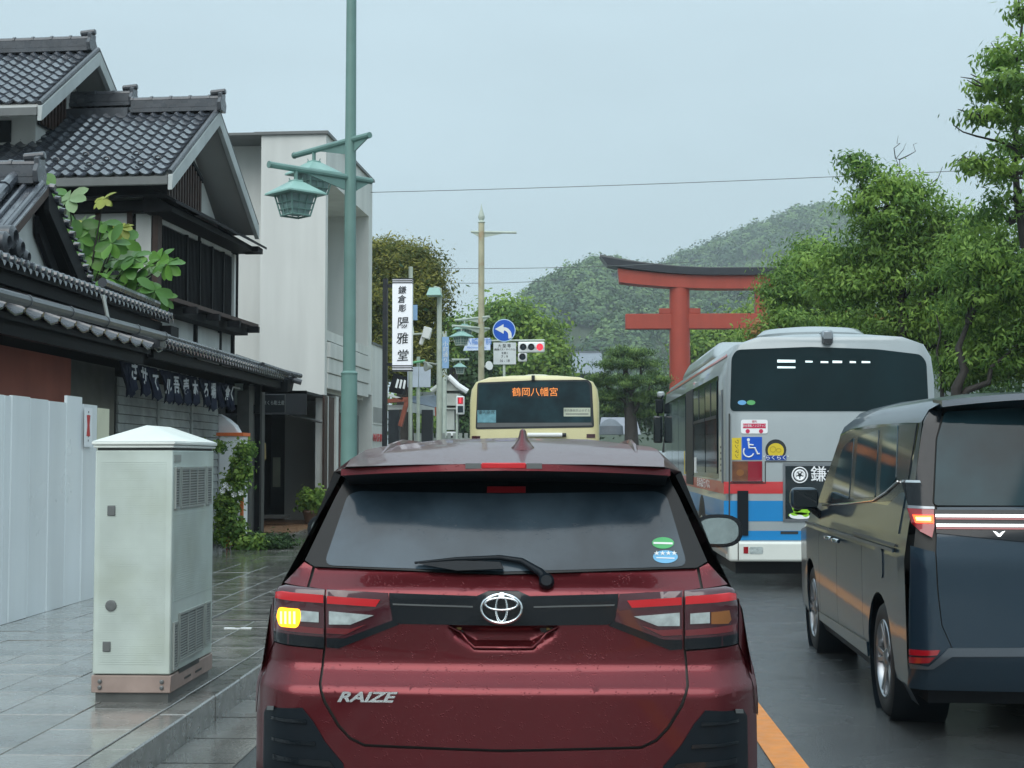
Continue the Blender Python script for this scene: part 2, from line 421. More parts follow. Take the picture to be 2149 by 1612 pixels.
# lifted access cover edge and two white marks beside the kerb
t = thing('access_cover', (-2.75, 12.2, .15), 'recessed square access cover set in the wet pavement behind the utility cabinet', 'manhole cover')
m = MB(); m.box((-2.98, 11.8, .1505), (-2.44, 12.6, .1545)); m.obj('frame', m_joint, t)
m = MB(); m.box((-2.94, 11.86, .1545), (-2.48, 12.54, .16)); m.obj('cover', m_slab, t)
for a in (0, .26):
    q = atz(470 + a * 85, 1318, .156)
    m = MB(); m.box((q.x, q.y, .1515), (q.x + .13, q.y + .035, .157))
    tag(m.obj('pavement_stud', m_white), 'small white pavement marker stud, %s of two behind the cabinet' % ('left' if a == 0 else 'right'), 'marker', 'white studs in the pavement')

# ================================================================ utility cabinet
t = thing('utility_cabinet', (-2.4, 8.25, .15), 'pale green steel utility cabinet with hipped lid on the pavement', 'utility cabinet')
x0, x1, y0, y1 = -2.62, -2.185, 7.86, 8.78
m = MB(); m.box((x0 + .015, y0 + .015, .14), (x1 - .015, y1 - .015, .205)); m.obj('plinth', m_conc, t)
m = MB(); m.box((x0 - .004, y0 - .004, .205), (x1 + .004, y1 + .004, .30)); bs = m.obj('base', m_cabbase, t, bevel=.004)
m = MB()
for bx in (x0 + .045, x1 - .045):
    for bz in (.235, .268): m.lathe((bx, y0 - .004, bz), (0, -1, 0), [(.012, 0), (.012, .006), (.006, .010)], 8)
m.obj('bolt', m_greysteel, bs)
m = MB()
for a, b, zz in ((.28, .42, .238), (.52, .66, .238), (.16, .6, .288)): m.box((x1 + .003, y0 + a, zz), (x1 + .0055, y0 + b, zz + (.012 if zz < .28 else .026)))
m.obj('slot', m_joint, bs)
m = MB(); m.box((x0, y0, .305), (x1, y1, 1.54)); body = m.obj('body', m_cab, t, bevel=.008, segs=2)
m = MB()
zz = .36
while zz < 1.48:
    ln = x0 + .03
    m.box((ln, y0 - .0013, zz), (x1 - .035, y0 + .001, zz + .0055)); zz += .0125
tag(m.obj('ribbed_panel', m_cab, body, smooth=0), kind='stuff')
m = MB(); zz = .70
while zz < 1.18: m.box((x1 - .001, y0 + .04, zz), (x1 + .0022, y1 - .04, zz + .0055)); zz += .0125
tag(m.obj('side_ribbing', m_cab, body, smooth=0), kind='stuff')
def vent(y0v, y1v, z0, z1):
    q = MB(); q.box((x1 - .002, y0v, z0), (x1 + .004, y1v, z1)); v = q.obj('vent_panel', m_conc, t)
    q = MB()
    for a, b in ((z0 - .006, z0 + .006), (z1 - .006, z1 + .006)): q.box((x1, y0v - .006, a), (x1 + .012, y1v + .006, b))
    n = 3 if y1v - y0v > .3 else 1
    for i in range(n + 1):
        yy = y0v + (y1v - y0v) * i / n; q.box((x1, yy - .005, z0), (x1 + .0115, yy + .005, z1))
    q.obj('vent_frame', m_vent, v)
    q = MB(); zz = z0 + .01
    while zz < z1 - .01: q.box((x1 + .003, y0v, zz), (x1 + .009, y1v, zz + .007)); zz += .015
    tag(q.obj('vent_slats', m_vent, v, smooth=0), kind='stuff')
vent(y0 + .16, y0 + .68, 1.22, 1.44); vent(y0 + .04, y0 + .12, 1.22, 1.44); vent(y0 + .74, y0 + .84, 1.22, 1.44)
vent(y0 + .16, y0 + .68, .36, .62); vent(y0 + .04, y0 + .12, .33, .58); vent(y0 + .74, y0 + .84, .38, .62)
m = MB(); m.box((x1, y0 + .02, 1.475), (x1 + .004, y0 + .16, 1.515)); m.obj('nameplate', m_vent, t)
def pc(px, py): return at(px, py, y0)
for (px, py) in ((234, 1072), (224, 1357)):
    q = pc(px, py); m = MB(); m.box((q.x - .022, y0 - .007, q.z - .028), (q.x + .022, y0 - .001, q.z + .028)); m.obj('lock_plate', m_greysteel, t, bevel=.003)
q = pc(233, 1271); m = MB(); m.lathe((q.x, y0, q.z), (0, -1, 0), [(.031, 0), (.031, .006), (.024, .008), (.010, .007)], 20); m.obj('round_lock', m_greysteel, t)
m = MB(); q0 = (x0 - .008, y0 - .012); q1 = (x1 + .008, y1 + .015)
m.box((q0[0], q0[1], 1.553), (q1[0], q1[1], 1.568)); m.box((q0[0] - .008, q0[1] - .008, 1.570), (q1[0] + .008, q1[1] + .008, 1.588))
xm = (x0 + x1) / 2
b_ = [(q0[0] - .008, q0[1] - .008, 1.589), (q1[0] + .008, q0[1] - .008, 1.589), (q1[0] + .008, q1[1] + .008, 1.589), (q0[0] - .008, q1[1] + .008, 1.589),
      (xm, y0 + .24, 1.685), (xm, y1 - .22, 1.685)]
m.add(b_, [(0, 1, 4), (1, 2, 5, 4), (2, 3, 5), (3, 0, 4, 5), (0, 3, 2, 1)])
m.obj('lid', m_cabroof, t, bevel=.004)
m = MB(); m.box((x0 + .01, y0 + .01, 1.538), (x1 - .01, y1 - .01, 1.556)); m.obj('lid_gap', m_joint, t)

# ================================================================ white hoarding
hoard = thing('hoarding', (-4.55, 12.5, .15), 'white steel construction hoarding of tall panels along the old shop', 'hoarding')
tops = [(0, 828), (22, 828), (62, 831), (101, 834), (138, 838), (139, 829), (172, 831), (203, 843), (235, 849)]
xh = -4.55
ys = [8.6, 9.3, 10.0, 10.7, 11.4]
def yof(px): return atx(px, 960, xh).y
edges = ys + [yof(p) for p in (22, 62, 101, 138, 172, 203)]
hts = [1.86, 1.86, 1.86, 1.86, 1.86, 1.87, 1.865, 1.86, 1.93, 1.87]
for i in range(len(edges) - 1):
    a, b = edges[i], edges[i + 1]
    m = MB(); o_ = .012 * (i % 2)
    o_ = .004 * (i % 2)
    p = [(xh + o_ - .01, a, .155), (xh + o_, a + .012, .155), (xh + o_, b - .018, .155), (xh + o_ - .01, b - .005, .155)]
    p = p + [(q[0] - .012, q[1], q[2]) for q in p[::-1]]
    m.prism(p, (0, 0, hts[i] - .005 - .002 * i)); m.obj('panel', m_hoard, hoard, smooth=0)
m = MB(); m.box((xh - .03, edges[-1], .155), (xh + .004, edges[-1] + .35, 1.98)); m.obj('end_panel', m_hoardold, hoard)
m = MB(); m.box((xh - .04, 8.6, .15), (xh - .015, edges[-1] + .3, .19)); m.obj('bottom_rail', m_greysteel, hoard)
t = thing('notice_poster', atx(188, 890, xh + .03), 'white poster with a big red X taped to the end of the hoarding', 'poster')
a = atx(179, 855, xh + .03); b = atx(194, 938, xh + .03)
m = MB(); m.box((xh + .022, a.y, b.z), (xh + .025, b.y, a.z)); m.obj('paper', m_signwhite, t)
for s in (0, 1):
    y_a, y_b = a.y + .06, b.y - .06; zc = (a.z + b.z) / 2 + .015; h = .10
    m = MB(); za, zb = (zc + h, zc - h) if s else (zc - h, zc + h)
    m.prism([(xh + .0255, y_a, za), (xh + .0255, y_a + .06, za), (xh + .0255, y_b, zb), (xh + .0255, y_b - .06, zb)], (.001 + .0006 * s, 0, 0)); m.obj('red_stroke', m_text_red, t)
for k, zz in enumerate((a.z - .05, a.z - .085, b.z + .09, b.z + .05)):
    m = MB(); m.box((xh + .0255, a.y + .12, zz), (xh + .0265, b.y - .12, zz + .018)); m.obj('print_line', m_greysteel, t)
# ================================================================ old shop house (tiled roofs)
sh_o = Vector((-5.3, 21.2, 0)); sh_a = Vector((.0698, .9976, 0)).normalized(); sh_b = Vector((-.9976, .0698, 0)).normalized()
def SH(a, b, z): return sh_o + sh_a * a + sh_b * b + Vector((0, 0, z))
shop = thing('traditional_shop', (-7, 20, .15), 'old two-storey wooden shop with wet black tiled gables, white plaster and dark lattice', 'shop')
tw, tl = .185, .188
def make_tile(w, l):
    T = [0, .14, .34, .58, .78, .9, 1]; H = [.034, .016, 0, 0, .012, .036, .046]
    v = []
    for yy, dz in ((0, 0), (l + .03, .026), (l + .03, .002)):
        v += [(w * a, yy, h + dz) for a, h in zip(T, H)]
    f = []
    for i in range(6): f.append((i, i + 7, i + 8, i + 1)); f.append((i + 7, i + 14, i + 15, i + 8))
    me = bpy.data.meshes.new('roof_tile'); me.from_pydata(v, [], f); me.materials.append(m_tile)
    me.shade_smooth(); me.set_sharp_from_angle(angle=R(45)); return me
tile_me = make_tile(tw, tl)
tile_v = np.array([v.co for v in tile_me.vertices], dtype=np.float32); tile_f = np.array([p.vertices[:] for p in tile_me.polygons], dtype=np.int32)
def tile_field(parent, O, U, V, nc, nr, single=lambda i, j: False, wd=tw, ln=tl, off=.0):
    U = Vector(U).normalized(); V = Vector(V).normalized(); N = U.cross(V).normalized()
    if N.z < 0: N = -N
    inv = wm(parent).inverted(); VV = []; FF = []
    for j in range(nr):
        for i in range(nc):
            p = Vector(O) + U * (i * wd) + V * (j * ln) + N * (off + random.uniform(-.002, .002))
            M = Matrix(((U.x, V.x, N.x, p.x), (U.y, V.y, N.y, p.y), (U.z, V.z, N.z, p.z), (0, 0, 0, 1)))
            if wd != tw: M = M @ Matrix.Diagonal((wd / tw, ln / tl, 1, 1))
            if single(i, j): link_mesh('roof_tile', tile_me, parent, local=inv @ M)
            else:
                A = np.array(M, dtype=np.float32); FF.append(tile_f + len(VV) * len(tile_v)); VV.append(tile_v @ A[:3, :3].T + A[:3, 3])
    if VV: tag(np_mesh('roof_tiling', np.concatenate(VV), np.concatenate(FF), m_tile, parent, smooth=False), kind='stuff')
def ridge(parent, p, q, h=.2, wd=.11, cap=True):
    p = Vector(p); q = Vector(q); d = (q - p).normalized(); s = d.cross(Vector((0, 0, 1))).normalized(); m = MB()
    for k, (zz, ww) in enumerate(((0, 1.), (h * .34, .85), (h * .62, .7))):
        a = p + Vector((0, 0, zz)); b = q + Vector((0, 0, zz)); hh = h * .3
        m.hexa([a - s*wd*ww, b - s*wd*ww, b + s*wd*ww, a + s*wd*ww] + [v + Vector((0, 0, hh)) for v in (a - s*wd*ww, b - s*wd*ww, b + s*wd*ww, a + s*wd*ww)])
    m.tube([p + Vector((0, 0, h)), q + Vector((0, 0, h))], wd * .5, 10)
    n = int((q - p).length / .3)
    for k in range(n + 1):
        c = p + d * (k * .3) + Vector((0, 0, h)); m.tube([c - d * .018, c + d * .018], wd * .62, 10)
    r = m.obj('ridge', m_tilecap, parent)
    if cap:
        m = MB(); c = q + Vector((0, 0, h * .5)); z = Vector((0, 0, 1))
        pl = [c - s*.12 - z*.1, c - s*.15 + z*.02, c - s*.09 + z*.10, c - s*.10 + z*.17, c - s*.04 + z*.2, c + s*.04 + z*.2, c + s*.10 + z*.17, c + s*.09 + z*.10, c + s*.15 + z*.02, c + s*.12 - z*.1]
        m.prism(pl, d * .06); m.tube([c + z*.19 - d*.14, c + z*.21 + d*.09], .045, 10); m.obj('ridge_end_tile', m_tilecap, r, bevel=.008)
    return r
def rake(parent, A, B, dirn, mat, h=.2, th=.06, up=.0, nm='bargeboard'):
    A = Vector(A); B = Vector(B); m = MB(); z = Vector((0, 0, 1))
    m.prism([A + z*up, B + z*up, B + z*(up - h), A + z*(up - h)], Vector(dirn) * th); return m.obj(nm, mat, parent, bevel=.006)
k_s = .665
def gable_roof(a0, zr, b0, b1, span_n, span_f, single, name_lbl=None, brd=m_barge, nrow_extra=0, main=None):
    """ridge at a0, height zr, running inland from b0 to b1; near/far half spans"""
    roof = MB(); t_ = .10
    zn = zr - k_s * span_n; zf = zr - k_s * span_f
    for (sp, ze, sg) in ((span_n, zn, -1), (span_f, zf, 1)):
        roof.hexa([SH(a0, b0 + .02, zr - .14), SH(a0 + sg*sp, b0 + .02, ze - .14), SH(a0 + sg*sp, b1, ze - .14), SH(a0, b1, zr - .14),
                   SH(a0, b0 + .02, zr - .02), SH(a0 + sg*sp, b0 + .02, ze - .02), SH(a0 + sg*sp, b1, ze - .02), SH(a0, b1, zr - .02)])
    r = roof.obj('roof', m_soffit, shop, smooth=0)
    ln = math.hypot(span_n, k_s * span_n); nr = int(ln / tl); nc = int((b1 - b0) / tw)
    V = SH(-1, 0, -k_s) - SH(0, 0, 0)
    tile_field(r, SH(a0, b0 + .02, zr + .0), sh_b, V, nc, nr, single)
    V2 = SH(1, 0, -k_s) - SH(0, 0, 0); nf = int(math.hypot(span_f, k_s * span_f) / tl)
    tile_field(r, SH(a0, b0 + .02, zr + .0), sh_b, V2, nc, nf)
    rake(r, SH(a0, b0, zr), SH(a0 - span_n, b0, zn), -sh_b, brd, .21, .07)
    rake(r, SH(a0, b0, zr), SH(a0 + span_f, b0, zf), -sh_b, brd, .21, .07)
    for sp, ze, sg in ((span_n, zn, -1), (span_f, zf, 1)):     # dark verge tiles on top of the bargeboard
        q = MB(); q.tube([SH(a0, b0 - .03, zr + .04), SH(a0 + sg*sp, b0 - .03, ze + .04)], .036, 8)
        q.obj('verge_tile', m_tilecap, r)
    e = MB(); e.hexa([SH(a0 - span_n - .02, b0, zn - .13), SH(a0 - span_n + .05, b0, zn - .13), SH(a0 - span_n + .05, b1, zn - .13), SH(a0 - span_n - .02, b1, zn - .13),
                      SH(a0 - span_n - .02, b0, zn - .02), SH(a0 - span_n + .05, b0, zn - .02), SH(a0 - span_n + .05, b1, zn - .02), SH(a0 - span_n - .02, b1, zn - .02)])
    e.obj('fascia', m_greysteel, r)
    return r, zn
# street-side gable, its higher inland part, and the third-storey gable behind
g1, zn1 = gable_roof(0, 6.72, 0, 7.4, 2.05, 2.12, lambda i, j: i < 15)
ridge(g1, SH(0, 1.3, 6.72), SH(0, -.06, 6.72))
rf = MB(); rf.hexa([SH(-.1, 1.35, 6.6), SH(.28, 1.35, 6.6), SH(.28, 7.4, 6.6), SH(-.1, 7.4, 6.6), SH(-.1, 1.35, 6.8), SH(.26, 1.35, 6.9), SH(.26, 7.4, 6.9), SH(-.1, 7.4, 6.8)])
r_up = rf.obj('upper_ridge_base', m_tilecap, g1)
ridge(r_up, SH(.25, 5, 6.9), SH(.25, 1.42, 6.9))
q = MB(); q.tube([SH(.3, 1.5, 6.82), SH(.3, 1.12, 6.79)], .07, 10); q.obj('ridge_end_roll', m_tilecap, r_up)
for i, (cc, rr) in enumerate([(1, 10), (3, 9), (5, 10), (7, 9), (9, 10), (11, 9), (12, 11), (14, 10), (2, 11), (6, 11)]):   # snow guards
    V = (SH(-1, 0, -k_s) - SH(0, 0, 0)).normalized(); c = SH(0, .02, 6.72) + sh_b * ((cc + .45) * tw) + V * ((rr + .6) * tl) + Vector((0, 0, .05))
    m = MB(); m.tube([c + sh_b * (.05 * math.cos(x)) + Vector((0, 0, .045 * math.sin(x))) for x in (0, .8, 1.57, 2.3, 3.14)], .014, 6); m.obj('snow_guard', m_tilecap, g1)
# third storey gable
r3, zn3 = gable_roof(0, 7.70, 1.9, 7.4, 2.0, 2.1, lambda i, j: i < 8)
ridge(r3, SH(0, 6.5, 7.70), SH(0, 2.0, 7.70))
w_ = MB(); w_.prism([SH(-1.0, 2.38, 5.9), SH(-1.0, 2.38, 6.85), SH(0, 2.38, 7.5), SH(1.1, 2.38, 6.8), SH(1.1, 2.38, 5.9)], sh_b * 4)
w_.obj('third_storey_wall', m_plaster, shop, smooth=0)
w_ = MB(); w_.prism([SH(-.98, 2.36, 6.36), SH(-.1, 2.36, 6.36), SH(-.1, 2.36, 7.0), SH(-.5, 2.36, 7.1), SH(-.98, 2.36, 6.8)], -sh_b * .02); gl_ = w_.obj('gable_lattice', m_dark, shop)
for i in range(8):
    w_ = MB(); w_.prism([SH(-.95 + i * .11, 2.33, 6.37), SH(-.90 + i * .11, 2.33, 6.37), SH(-.90 + i * .11, 2.33, 6.98), SH(-.95 + i * .11, 2.33, 6.98)], -sh_b * .03); w_.obj('board', m_brownwood, gl_)
w_ = MB(); w_.prism([SH(-1.0, 2.75, 6.1), SH(-1.0, 3.6, 6.1), SH(-1.0, 3.6, 6.42), SH(-1.0, 2.75, 6.42)], -sh_a * .03); w_.obj('attic_window', m_dark, shop)
# gable wall to the street
m = MB()
m.prism([SH(-1.25, .5, 2.9), SH(-1.25, .5, 5.4), SH(0, .5, 6.55), SH(1.7, .5, 5.25), SH(2.5, .5, 5.2), SH(2.5, .5, 2.9)], sh_b * 4.6)
m.obj('wall', m_plaster, shop, smooth=0)
m = MB(); m.prism([SH(-1.2, .49, 5.2), SH(-1.2, .49, 5.55), SH(-.4, .49, 6.02), SH(.3, .49, 5.72), SH(.3, .49, 5.2)], -sh_b * .16)
gb = m.obj('gable_board_panel', m_darkwood, shop)
for i in range(13):
    a = -1.17 + i * .115; top = 5.56 + (a + 1.2) * .58 if a < -.4 else 6.0 - (a + .4) * .45
    m = MB(); m.box((0, 0, 0), (.05, .03, top - 5.22), Matrix.Translation(SH(a, .295, 5.21)) @ Matrix.Rotation(-R(4) + R(90), 4, 'Z')); m.obj('board', m_brownwood, gb)
m = MB(); m.prism([SH(-1.3, .3, 5.55), SH(-.4, .3, 6.1), SH(-.4, .3, 6.03), SH(-1.3, .3, 5.48)], sh_b * .2); m.prism([SH(-.4, .3, 6.1), SH(.36, .3, 5.78), SH(.36, .3, 5.71), SH(-.4, .3, 6.03)], sh_b * .2)
m.obj('board_panel_hood', m_darkwood, gb)
# bay roof over the lattice window
m = MB()
m.hexa([SH(-1.75, -.02, 5.02), SH(2.75, -.02, 5.02), SH(2.7, .62, 5.36), SH(-1.7, .62, 5.36), SH(-1.75, -.02, 5.06), SH(2.75, -.02, 5.06), SH(2.7, .62, 5.42), SH(-1.7, .62, 5.42)])
bay_r = m.obj('bay_roof', m_darkwood, shop)
m = MB(); m.hexa([SH(-1.6, .1, 4.93), SH(2.6, .1, 4.93), SH(2.6, .52, 4.93), SH(-1.6, .52, 4.93), SH(-1.6, .1, 5.01), SH(2.6, .1, 5.01), SH(2.6, .52, 5.25), SH(-1.6, .52, 5.25)])
m.obj('bay_roof_beam', m_darkwood, shop)
m = MB(); m.box((0, 0, 0), (.3, .35, .09), Matrix.Translation(SH(2.3, .3, 4.93))); m.obj('bracket_end', m_darkwood, shop)
# near return of the eaves roof along the camera-facing side
m = MB(); m.hexa([SH(-1.8, .1, 5.10), SH(-1.25, .3, 5.4), SH(-1.25, 6, 5.4), SH(-1.8, 6, 5.10), SH(-1.8, .1, 5.14), SH(-1.25, .3, 5.44), SH(-1.25, 6, 5.44), SH(-1.8, 6, 5.14)])
m.obj('side_beam_roof', m_darkwood, shop)
m = MB(); m.hexa([SH(-1.5, .3, 4.98), SH(-1.25, .3, 4.98), SH(-1.25, 6, 4.98), SH(-1.5, 6, 4.98), SH(-1.5, .3, 5.12), SH(-1.25, .3, 5.12), SH(-1.25, 6, 5.12), SH(-1.5, 6, 5.12)])
m.obj('side_beam', m_darkwood, shop)
# near (camera facing) wall: dark ground with white panels
def near(b0, b1, z0, z1, name, mat, d=.02):
    m = MB(); m.prism([SH(-1.25, b0, z0), SH(-1.25, b1, z0), SH(-1.25, b1, z1), SH(-1.25, b0, z1)], -sh_a * d); return m.obj(name, mat, shop)
near(.42, 5, 2.9, 4.97, 'side_wall_boards', m_darkwood, .03)
near(.505, .73, 4.12, 4.96, 'plaster_panel', m_plaster, .045)
near(.85, 1.9, 4.82, 4.97, 'plaster_panel', m_plaster, .045)
near(.85, 1.2, 3.9, 4.7, 'side_window', m_dark, .045)
for b in (.40, .78, 1.25, 1.65, 2.1): near(b, b + .08, 2.95, 4.99, 'post', m_brownwood, .06)
# street facade of the upper storey: lattice window
def face(a0, a1, z0, z1, name, mat, d=.02, parent=None, b=.5, bevel=0):
    m = MB(); m.prism([SH(a0, b, z0), SH(a1, b, z0), SH(a1, b, z1), SH(a0, b, z1)], -sh_b * d); return m.obj(name, mat, parent or shop, bevel=bevel)
face(-1.1, 2.38, 3.8, 4.85, 'lattice_window', m_dark, .03)
lat = [o for o in bpy.data.objects if o.name.startswith('lattice_window')][0]
a = -1.08
while a < 2.32: face(a, a + .022, 3.82, 4.84, 'lattice_bar', m_darkwood, .05, lat); a += .062
for a in (-1.12, .02, .62, 1.22, 1.8): face(a, a + .05, 3.8, 4.86, 'window_post', m_darkwood, .075, lat)
face(-1.08, .6, 4.86, 4.98, 'plaster_panel', m_plaster, .04); face(.68, 2.3, 4.86, 4.98, 'plaster_panel', m_plaster, .04)
face(2.38, 2.48, 3.85, 4.9, 'plaster_panel', m_plaster, .07)
face(2.5, 2.56, 3.75, 4.95, 'post', m_darkwood, .09); face(-1.25, -1.12, 2.95, 4.98, 'corner_post', m_brownwood, .09); face(.6, .68, 4.84, 4.98, 'post', m_darkwood, .06)
m = MB(); m.hexa([SH(-1.35, .14, 3.70), SH(2.85, .14, 3.70), SH(2.85, .5, 3.70), SH(-1.35, .5, 3.70), SH(-1.35, .14, 3.76), SH(2.85, .14, 3.76), SH(2.85, .5, 3.82), SH(-1.35, .5, 3.82)])
m.obj('bay_sill', m_brownwood, shop)
m = MB(); m.hexa([SH(-1.2, .25, 3.55), SH(2.6, .25, 3.55), SH(2.6, .5, 3.55), SH(-1.2, .5, 3.55), SH(-1.2, .25, 3.68), SH(2.6, .25, 3.68), SH(2.6, .5, 3.68), SH(-1.2, .5, 3.68)])
m.obj('bay_beam', m_darkwood, shop)
for i in range(4):
    m = MB(); m.box((0, 0, 0), (.2, .1, .1), Matrix.Translation(SH(-.8 + i * 1.05, .2, 3.58))); m.obj('bracket', m_darkwood, shop)
for a in (.55, 1.75, 2.45): face(a, a + .07, 2.95, 3.55, 'post', m_darkwood, .05)
face(.62, 1.75, 2.95, 3.52, 'plaster_panel', m_plaster, .03)
# ---- small front gable over the old gate (nearest)
gx = -5.6
def GP(y, x, z): return Vector((x, y, z))
m = MB(); za, ze = 4.42, 3.48; ya, yn, yf = 15.1, 13.65, 16.55
for yy in (yn, yf):
    m.hexa([GP(ya, gx, za - .12), GP(yy, gx, ze - .12), GP(yy, gx - 2.6, ze - .12), GP(ya, gx - 2.6, za - .12), GP(ya, gx, za), GP(yy, gx, ze), GP(yy, gx - 2.6, ze), GP(ya, gx - 2.6, za)])
g3 = m.obj('gate_roof', m_darkwood, shop, smooth=0)
dn = Vector((0, yn - ya, ze - za)).normalized(); L3 = math.hypot(yn - ya, ze - za)
for i in range(15):
    x = gx - .06 - i * .17
    m = MB(); m.tube([GP(ya, x, za + .04), GP(ya, x, za + .04) + dn * (L3 + .03)], .034, 8); m.obj('round_tile', m_tile, g3)
m = MB(); m.hexa([GP(ya, gx + .02, za + .002), GP(yn - .03, gx + .02, ze - .01), GP(yn - .03, gx - 2.6, ze - .01), GP(ya, gx - 2.6, za + .002), GP(ya, gx + .02, za + .02), GP(yn - .03, gx + .02, ze + .012), GP(yn - .03, gx - 2.6, ze + .012), GP(ya, gx - 2.6, za + .02)])
m.obj('pan_tiles', m_tile, g3)
for k in range(4):   # fat descending ridge rolls with bands
    p = GP(ya, gx - .35, za + .13) + dn * (L3 * k / 4.6); q = p + dn * (L3 / 4.6 - .03)
    m = MB(); m.tube([p, q], .065, 10); m.tube([q - dn * .012, q + dn * .022], .078, 10); m.obj('descending_ridge_tile', m_tile, g3)
ridge(g3, GP(ya, gx - 2.2, za + .02), GP(ya, gx - .12, za + .02), .22, .10)
dfv = Vector((0, yf - ya, ze - za)).normalized()
rake(g3, GP(ya, gx + .02, za + .0), GP(yf, gx + .02, ze), (-1, 0, 0), m_darkwood, .26, .06)
rake(g3, GP(ya, gx + .02, za + .0), GP(yn, gx + .02, ze), (-1, 0, 0), m_brownwood, .10, .06)
rake(g3, GP(ya + .1, gx - .12, za - .3), GP(yf - .2, gx - .12, ze - .28), (-1, 0, 0), m_darkwood, .2, .06, nm='inner_bargeboard')
for i in range(9):
    c = GP(ya, gx + .0, za + .05) + dfv * (i * .19 + .08)
    m = MB(); m.tube([c, c + Vector((.06, 0, -.01))], .042, 8); m.tube([c + Vector((-.1, 0, .0)), c + Vector((.06, 0, .0)) + dfv * .1], .02, 6); m.obj('verge_round_tile', m_tile, g3)
m = MB(); m.prism([GP(yn + .5, gx - .2, 3.1), GP(yn + .5, gx - .2, 3.6), GP(ya, gx - .2, za - .15), GP(yf - .5, gx - .2, 3.6), GP(yf - .5, gx - .2, 3.1)], (-.1, 0, 0))
m.obj('gate_gable_wall', m_plaster, shop, smooth=0)
# ---- lean-to eaves: upper (eave1), gutter eave (eave2), long eave (eave3)
def eave(name, x, z, y0, y1, rise, depth, tilew, gutter=False, mat=m_darkwood, scal=False, drop=.12):
    m = MB(); m.hexa([(x - depth, y0, z + rise - .1), (x, y0, z - .06), (x, y1, z - .06), (x - depth, y1, z + rise - .1), (x - depth, y0, z + rise), (x, y0, z), (x, y1, z), (x - depth, y1, z + rise)])
    e = m.obj(name, m_darkwood, shop, smooth=0)
    m = MB(); m.box((x - .14, y0, z - drop - .06), (x - .06, y1 - .1, z - .06)); m.obj('eave_beam', m_darkwood, e)
    y = y0; V = Vector((depth, 0, -rise)).normalized()
    while y < y1 - .02:
        m = MB()
        if scal:   # wavy pan tile with its roll
            pts = [(0, .03), (.05, .0), (tilew * .5, -.035), (tilew - .05, .0), (tilew - .02, .035)]
            top = [Vector((x + .03, y + a, z + .03 + b)) for a, b in pts]; back = [p - V * .34 for p in top]
            m.add(top + back + [p - Vector((0, 0, .018)) for p in top], [(i, i + 1, i + 6, i + 5) for i in range(4)] + [(i, i + 1, i + 11, i + 10) for i in range(4)])
            m.tube([Vector((x + .035, y, z + .055)), Vector((x + .035, y, z + .055)) - V * .35], .026, 6)
        else:      # round eave tile with its hanging disc
            c = Vector((x + .03, y + tilew * .5, z + .035))
            m.tube([c, c - V * min(1., depth)], .036, 8)
            m.lathe(c, (1, 0, 0), [(.042, -.01), (.042, .012), (.03, .016)], 10)
            m.add([c + Vector((.005, .03, -.03)), c + Vector((.005, tilew - .03, -.03)), c + Vector((.008, tilew * .5, -.085)), c + Vector((.008, tilew - .05, -.06)), c + Vector((.008, .05, -.06))], [(0, 4, 2, 3, 1)])
        m.obj('eave_tile', m_tile, e); y += tilew
    return e
e1 = eave('upper_eave', -5.0, 3.24, 11.6, 17.75, .38, 1.2, .155)
m = MB(); m.tube([(-5.15, 15.6, 3.44), (-5.15, 17.7, 3.42)], .055, 8); m.obj('eave_ridge_roll', m_tilecap, e1)
m = MB(); m.box((-5.3, 17.55, 3.0), (-4.92, 17.9, 3.14)); m.obj('beam_end', m_darkwood, e1)
c = atx(18, 520, -5.1)
m = MB()
for dx, dy, dz, r_ in ((0, 0, .1, .11), (.02, .12, .02, .09), (0, -.15, .03, .1), (.03, .25, -.05, .07)): m.lathe((c.x + dx - .1, c.y + dy, c.z + dz), (1, 0, 0), [(r_ * .3, 0), (r_, .02), (r_, .14), (r_ * .6, .17), (r_ * .55, .12)], 12)
m.obj('ridge_ornament', m_tilecap, e1)
m_gutterp = pm('dark grey gutter', (.09, .10, .11), .3, var=.2, vs=4)
e2 = eave('gutter_eave', -4.86, 2.76, 11.2, 16.5, .3, .9, .44, scal=True)
for i in range(5):
    y0g = 11.3 + i * 1.06; m = MB(); m.tube([(-4.74, y0g, 2.86 + i * .012), (-4.74, y0g + 1.05, 2.872 + i * .012)], .052, 10); m.tube([(-4.74, y0g + 1.02, 2.871 + i * .012), (-4.74, y0g + 1.06, 2.872 + i * .012)], .06, 10); m.obj('gutter_pipe', m_gutterp, e2)
m = MB(); m.tube([(-4.8, 14.75, 2.93), (-4.86, 14.75, 3.2)], .02, 6); m.obj('gutter_hanger', m_vent, e2)
e3 = eave('long_eave', -4.84, 2.86, 16.75, 24.4, .32, 1.0, .165)
m = MB(); m.tube([(-4.95, 16.75, 3.0), (-4.95, 24.2, 3.0)], .035, 8); m.obj('front_ridge_roll', m_tilecap, e3)
m = MB(); m.box((-5.1, 16.5, 2.78), (-4.76, 16.78, 2.97)); m.obj('corner_tile_block', m_tilecap, e3, bevel=.02)
m = MB()
m.tube([(-5.7, 24.3, 3.22), (-5.1, 24.5, 3.02), (-4.72, 24.75, 2.92)], .06, 8); m.tube([(-5.7, 24.35, 3.14), (-4.6, 24.6, 2.80)], .05, 8)
m.tube([(-4.9, 22.8, 2.99), (-4.8, 24.0, 2.95), (-4.68, 24.9, 2.93)], .045, 8); m.obj('hip_roll', m_tilecap, e3)
m = MB(); m.hexa([(-5.9, 24.3, 2.62), (-4.78, 24.3, 2.62), (-4.78, 24.7, 2.66), (-5.9, 24.7, 2.66), (-5.9, 24.3, 3.12), (-4.78, 24.3, 2.82), (-4.74, 24.7, 2.86), (-5.9, 24.7, 3.12)]); m.obj('eave_end', m_darkwood, e3)
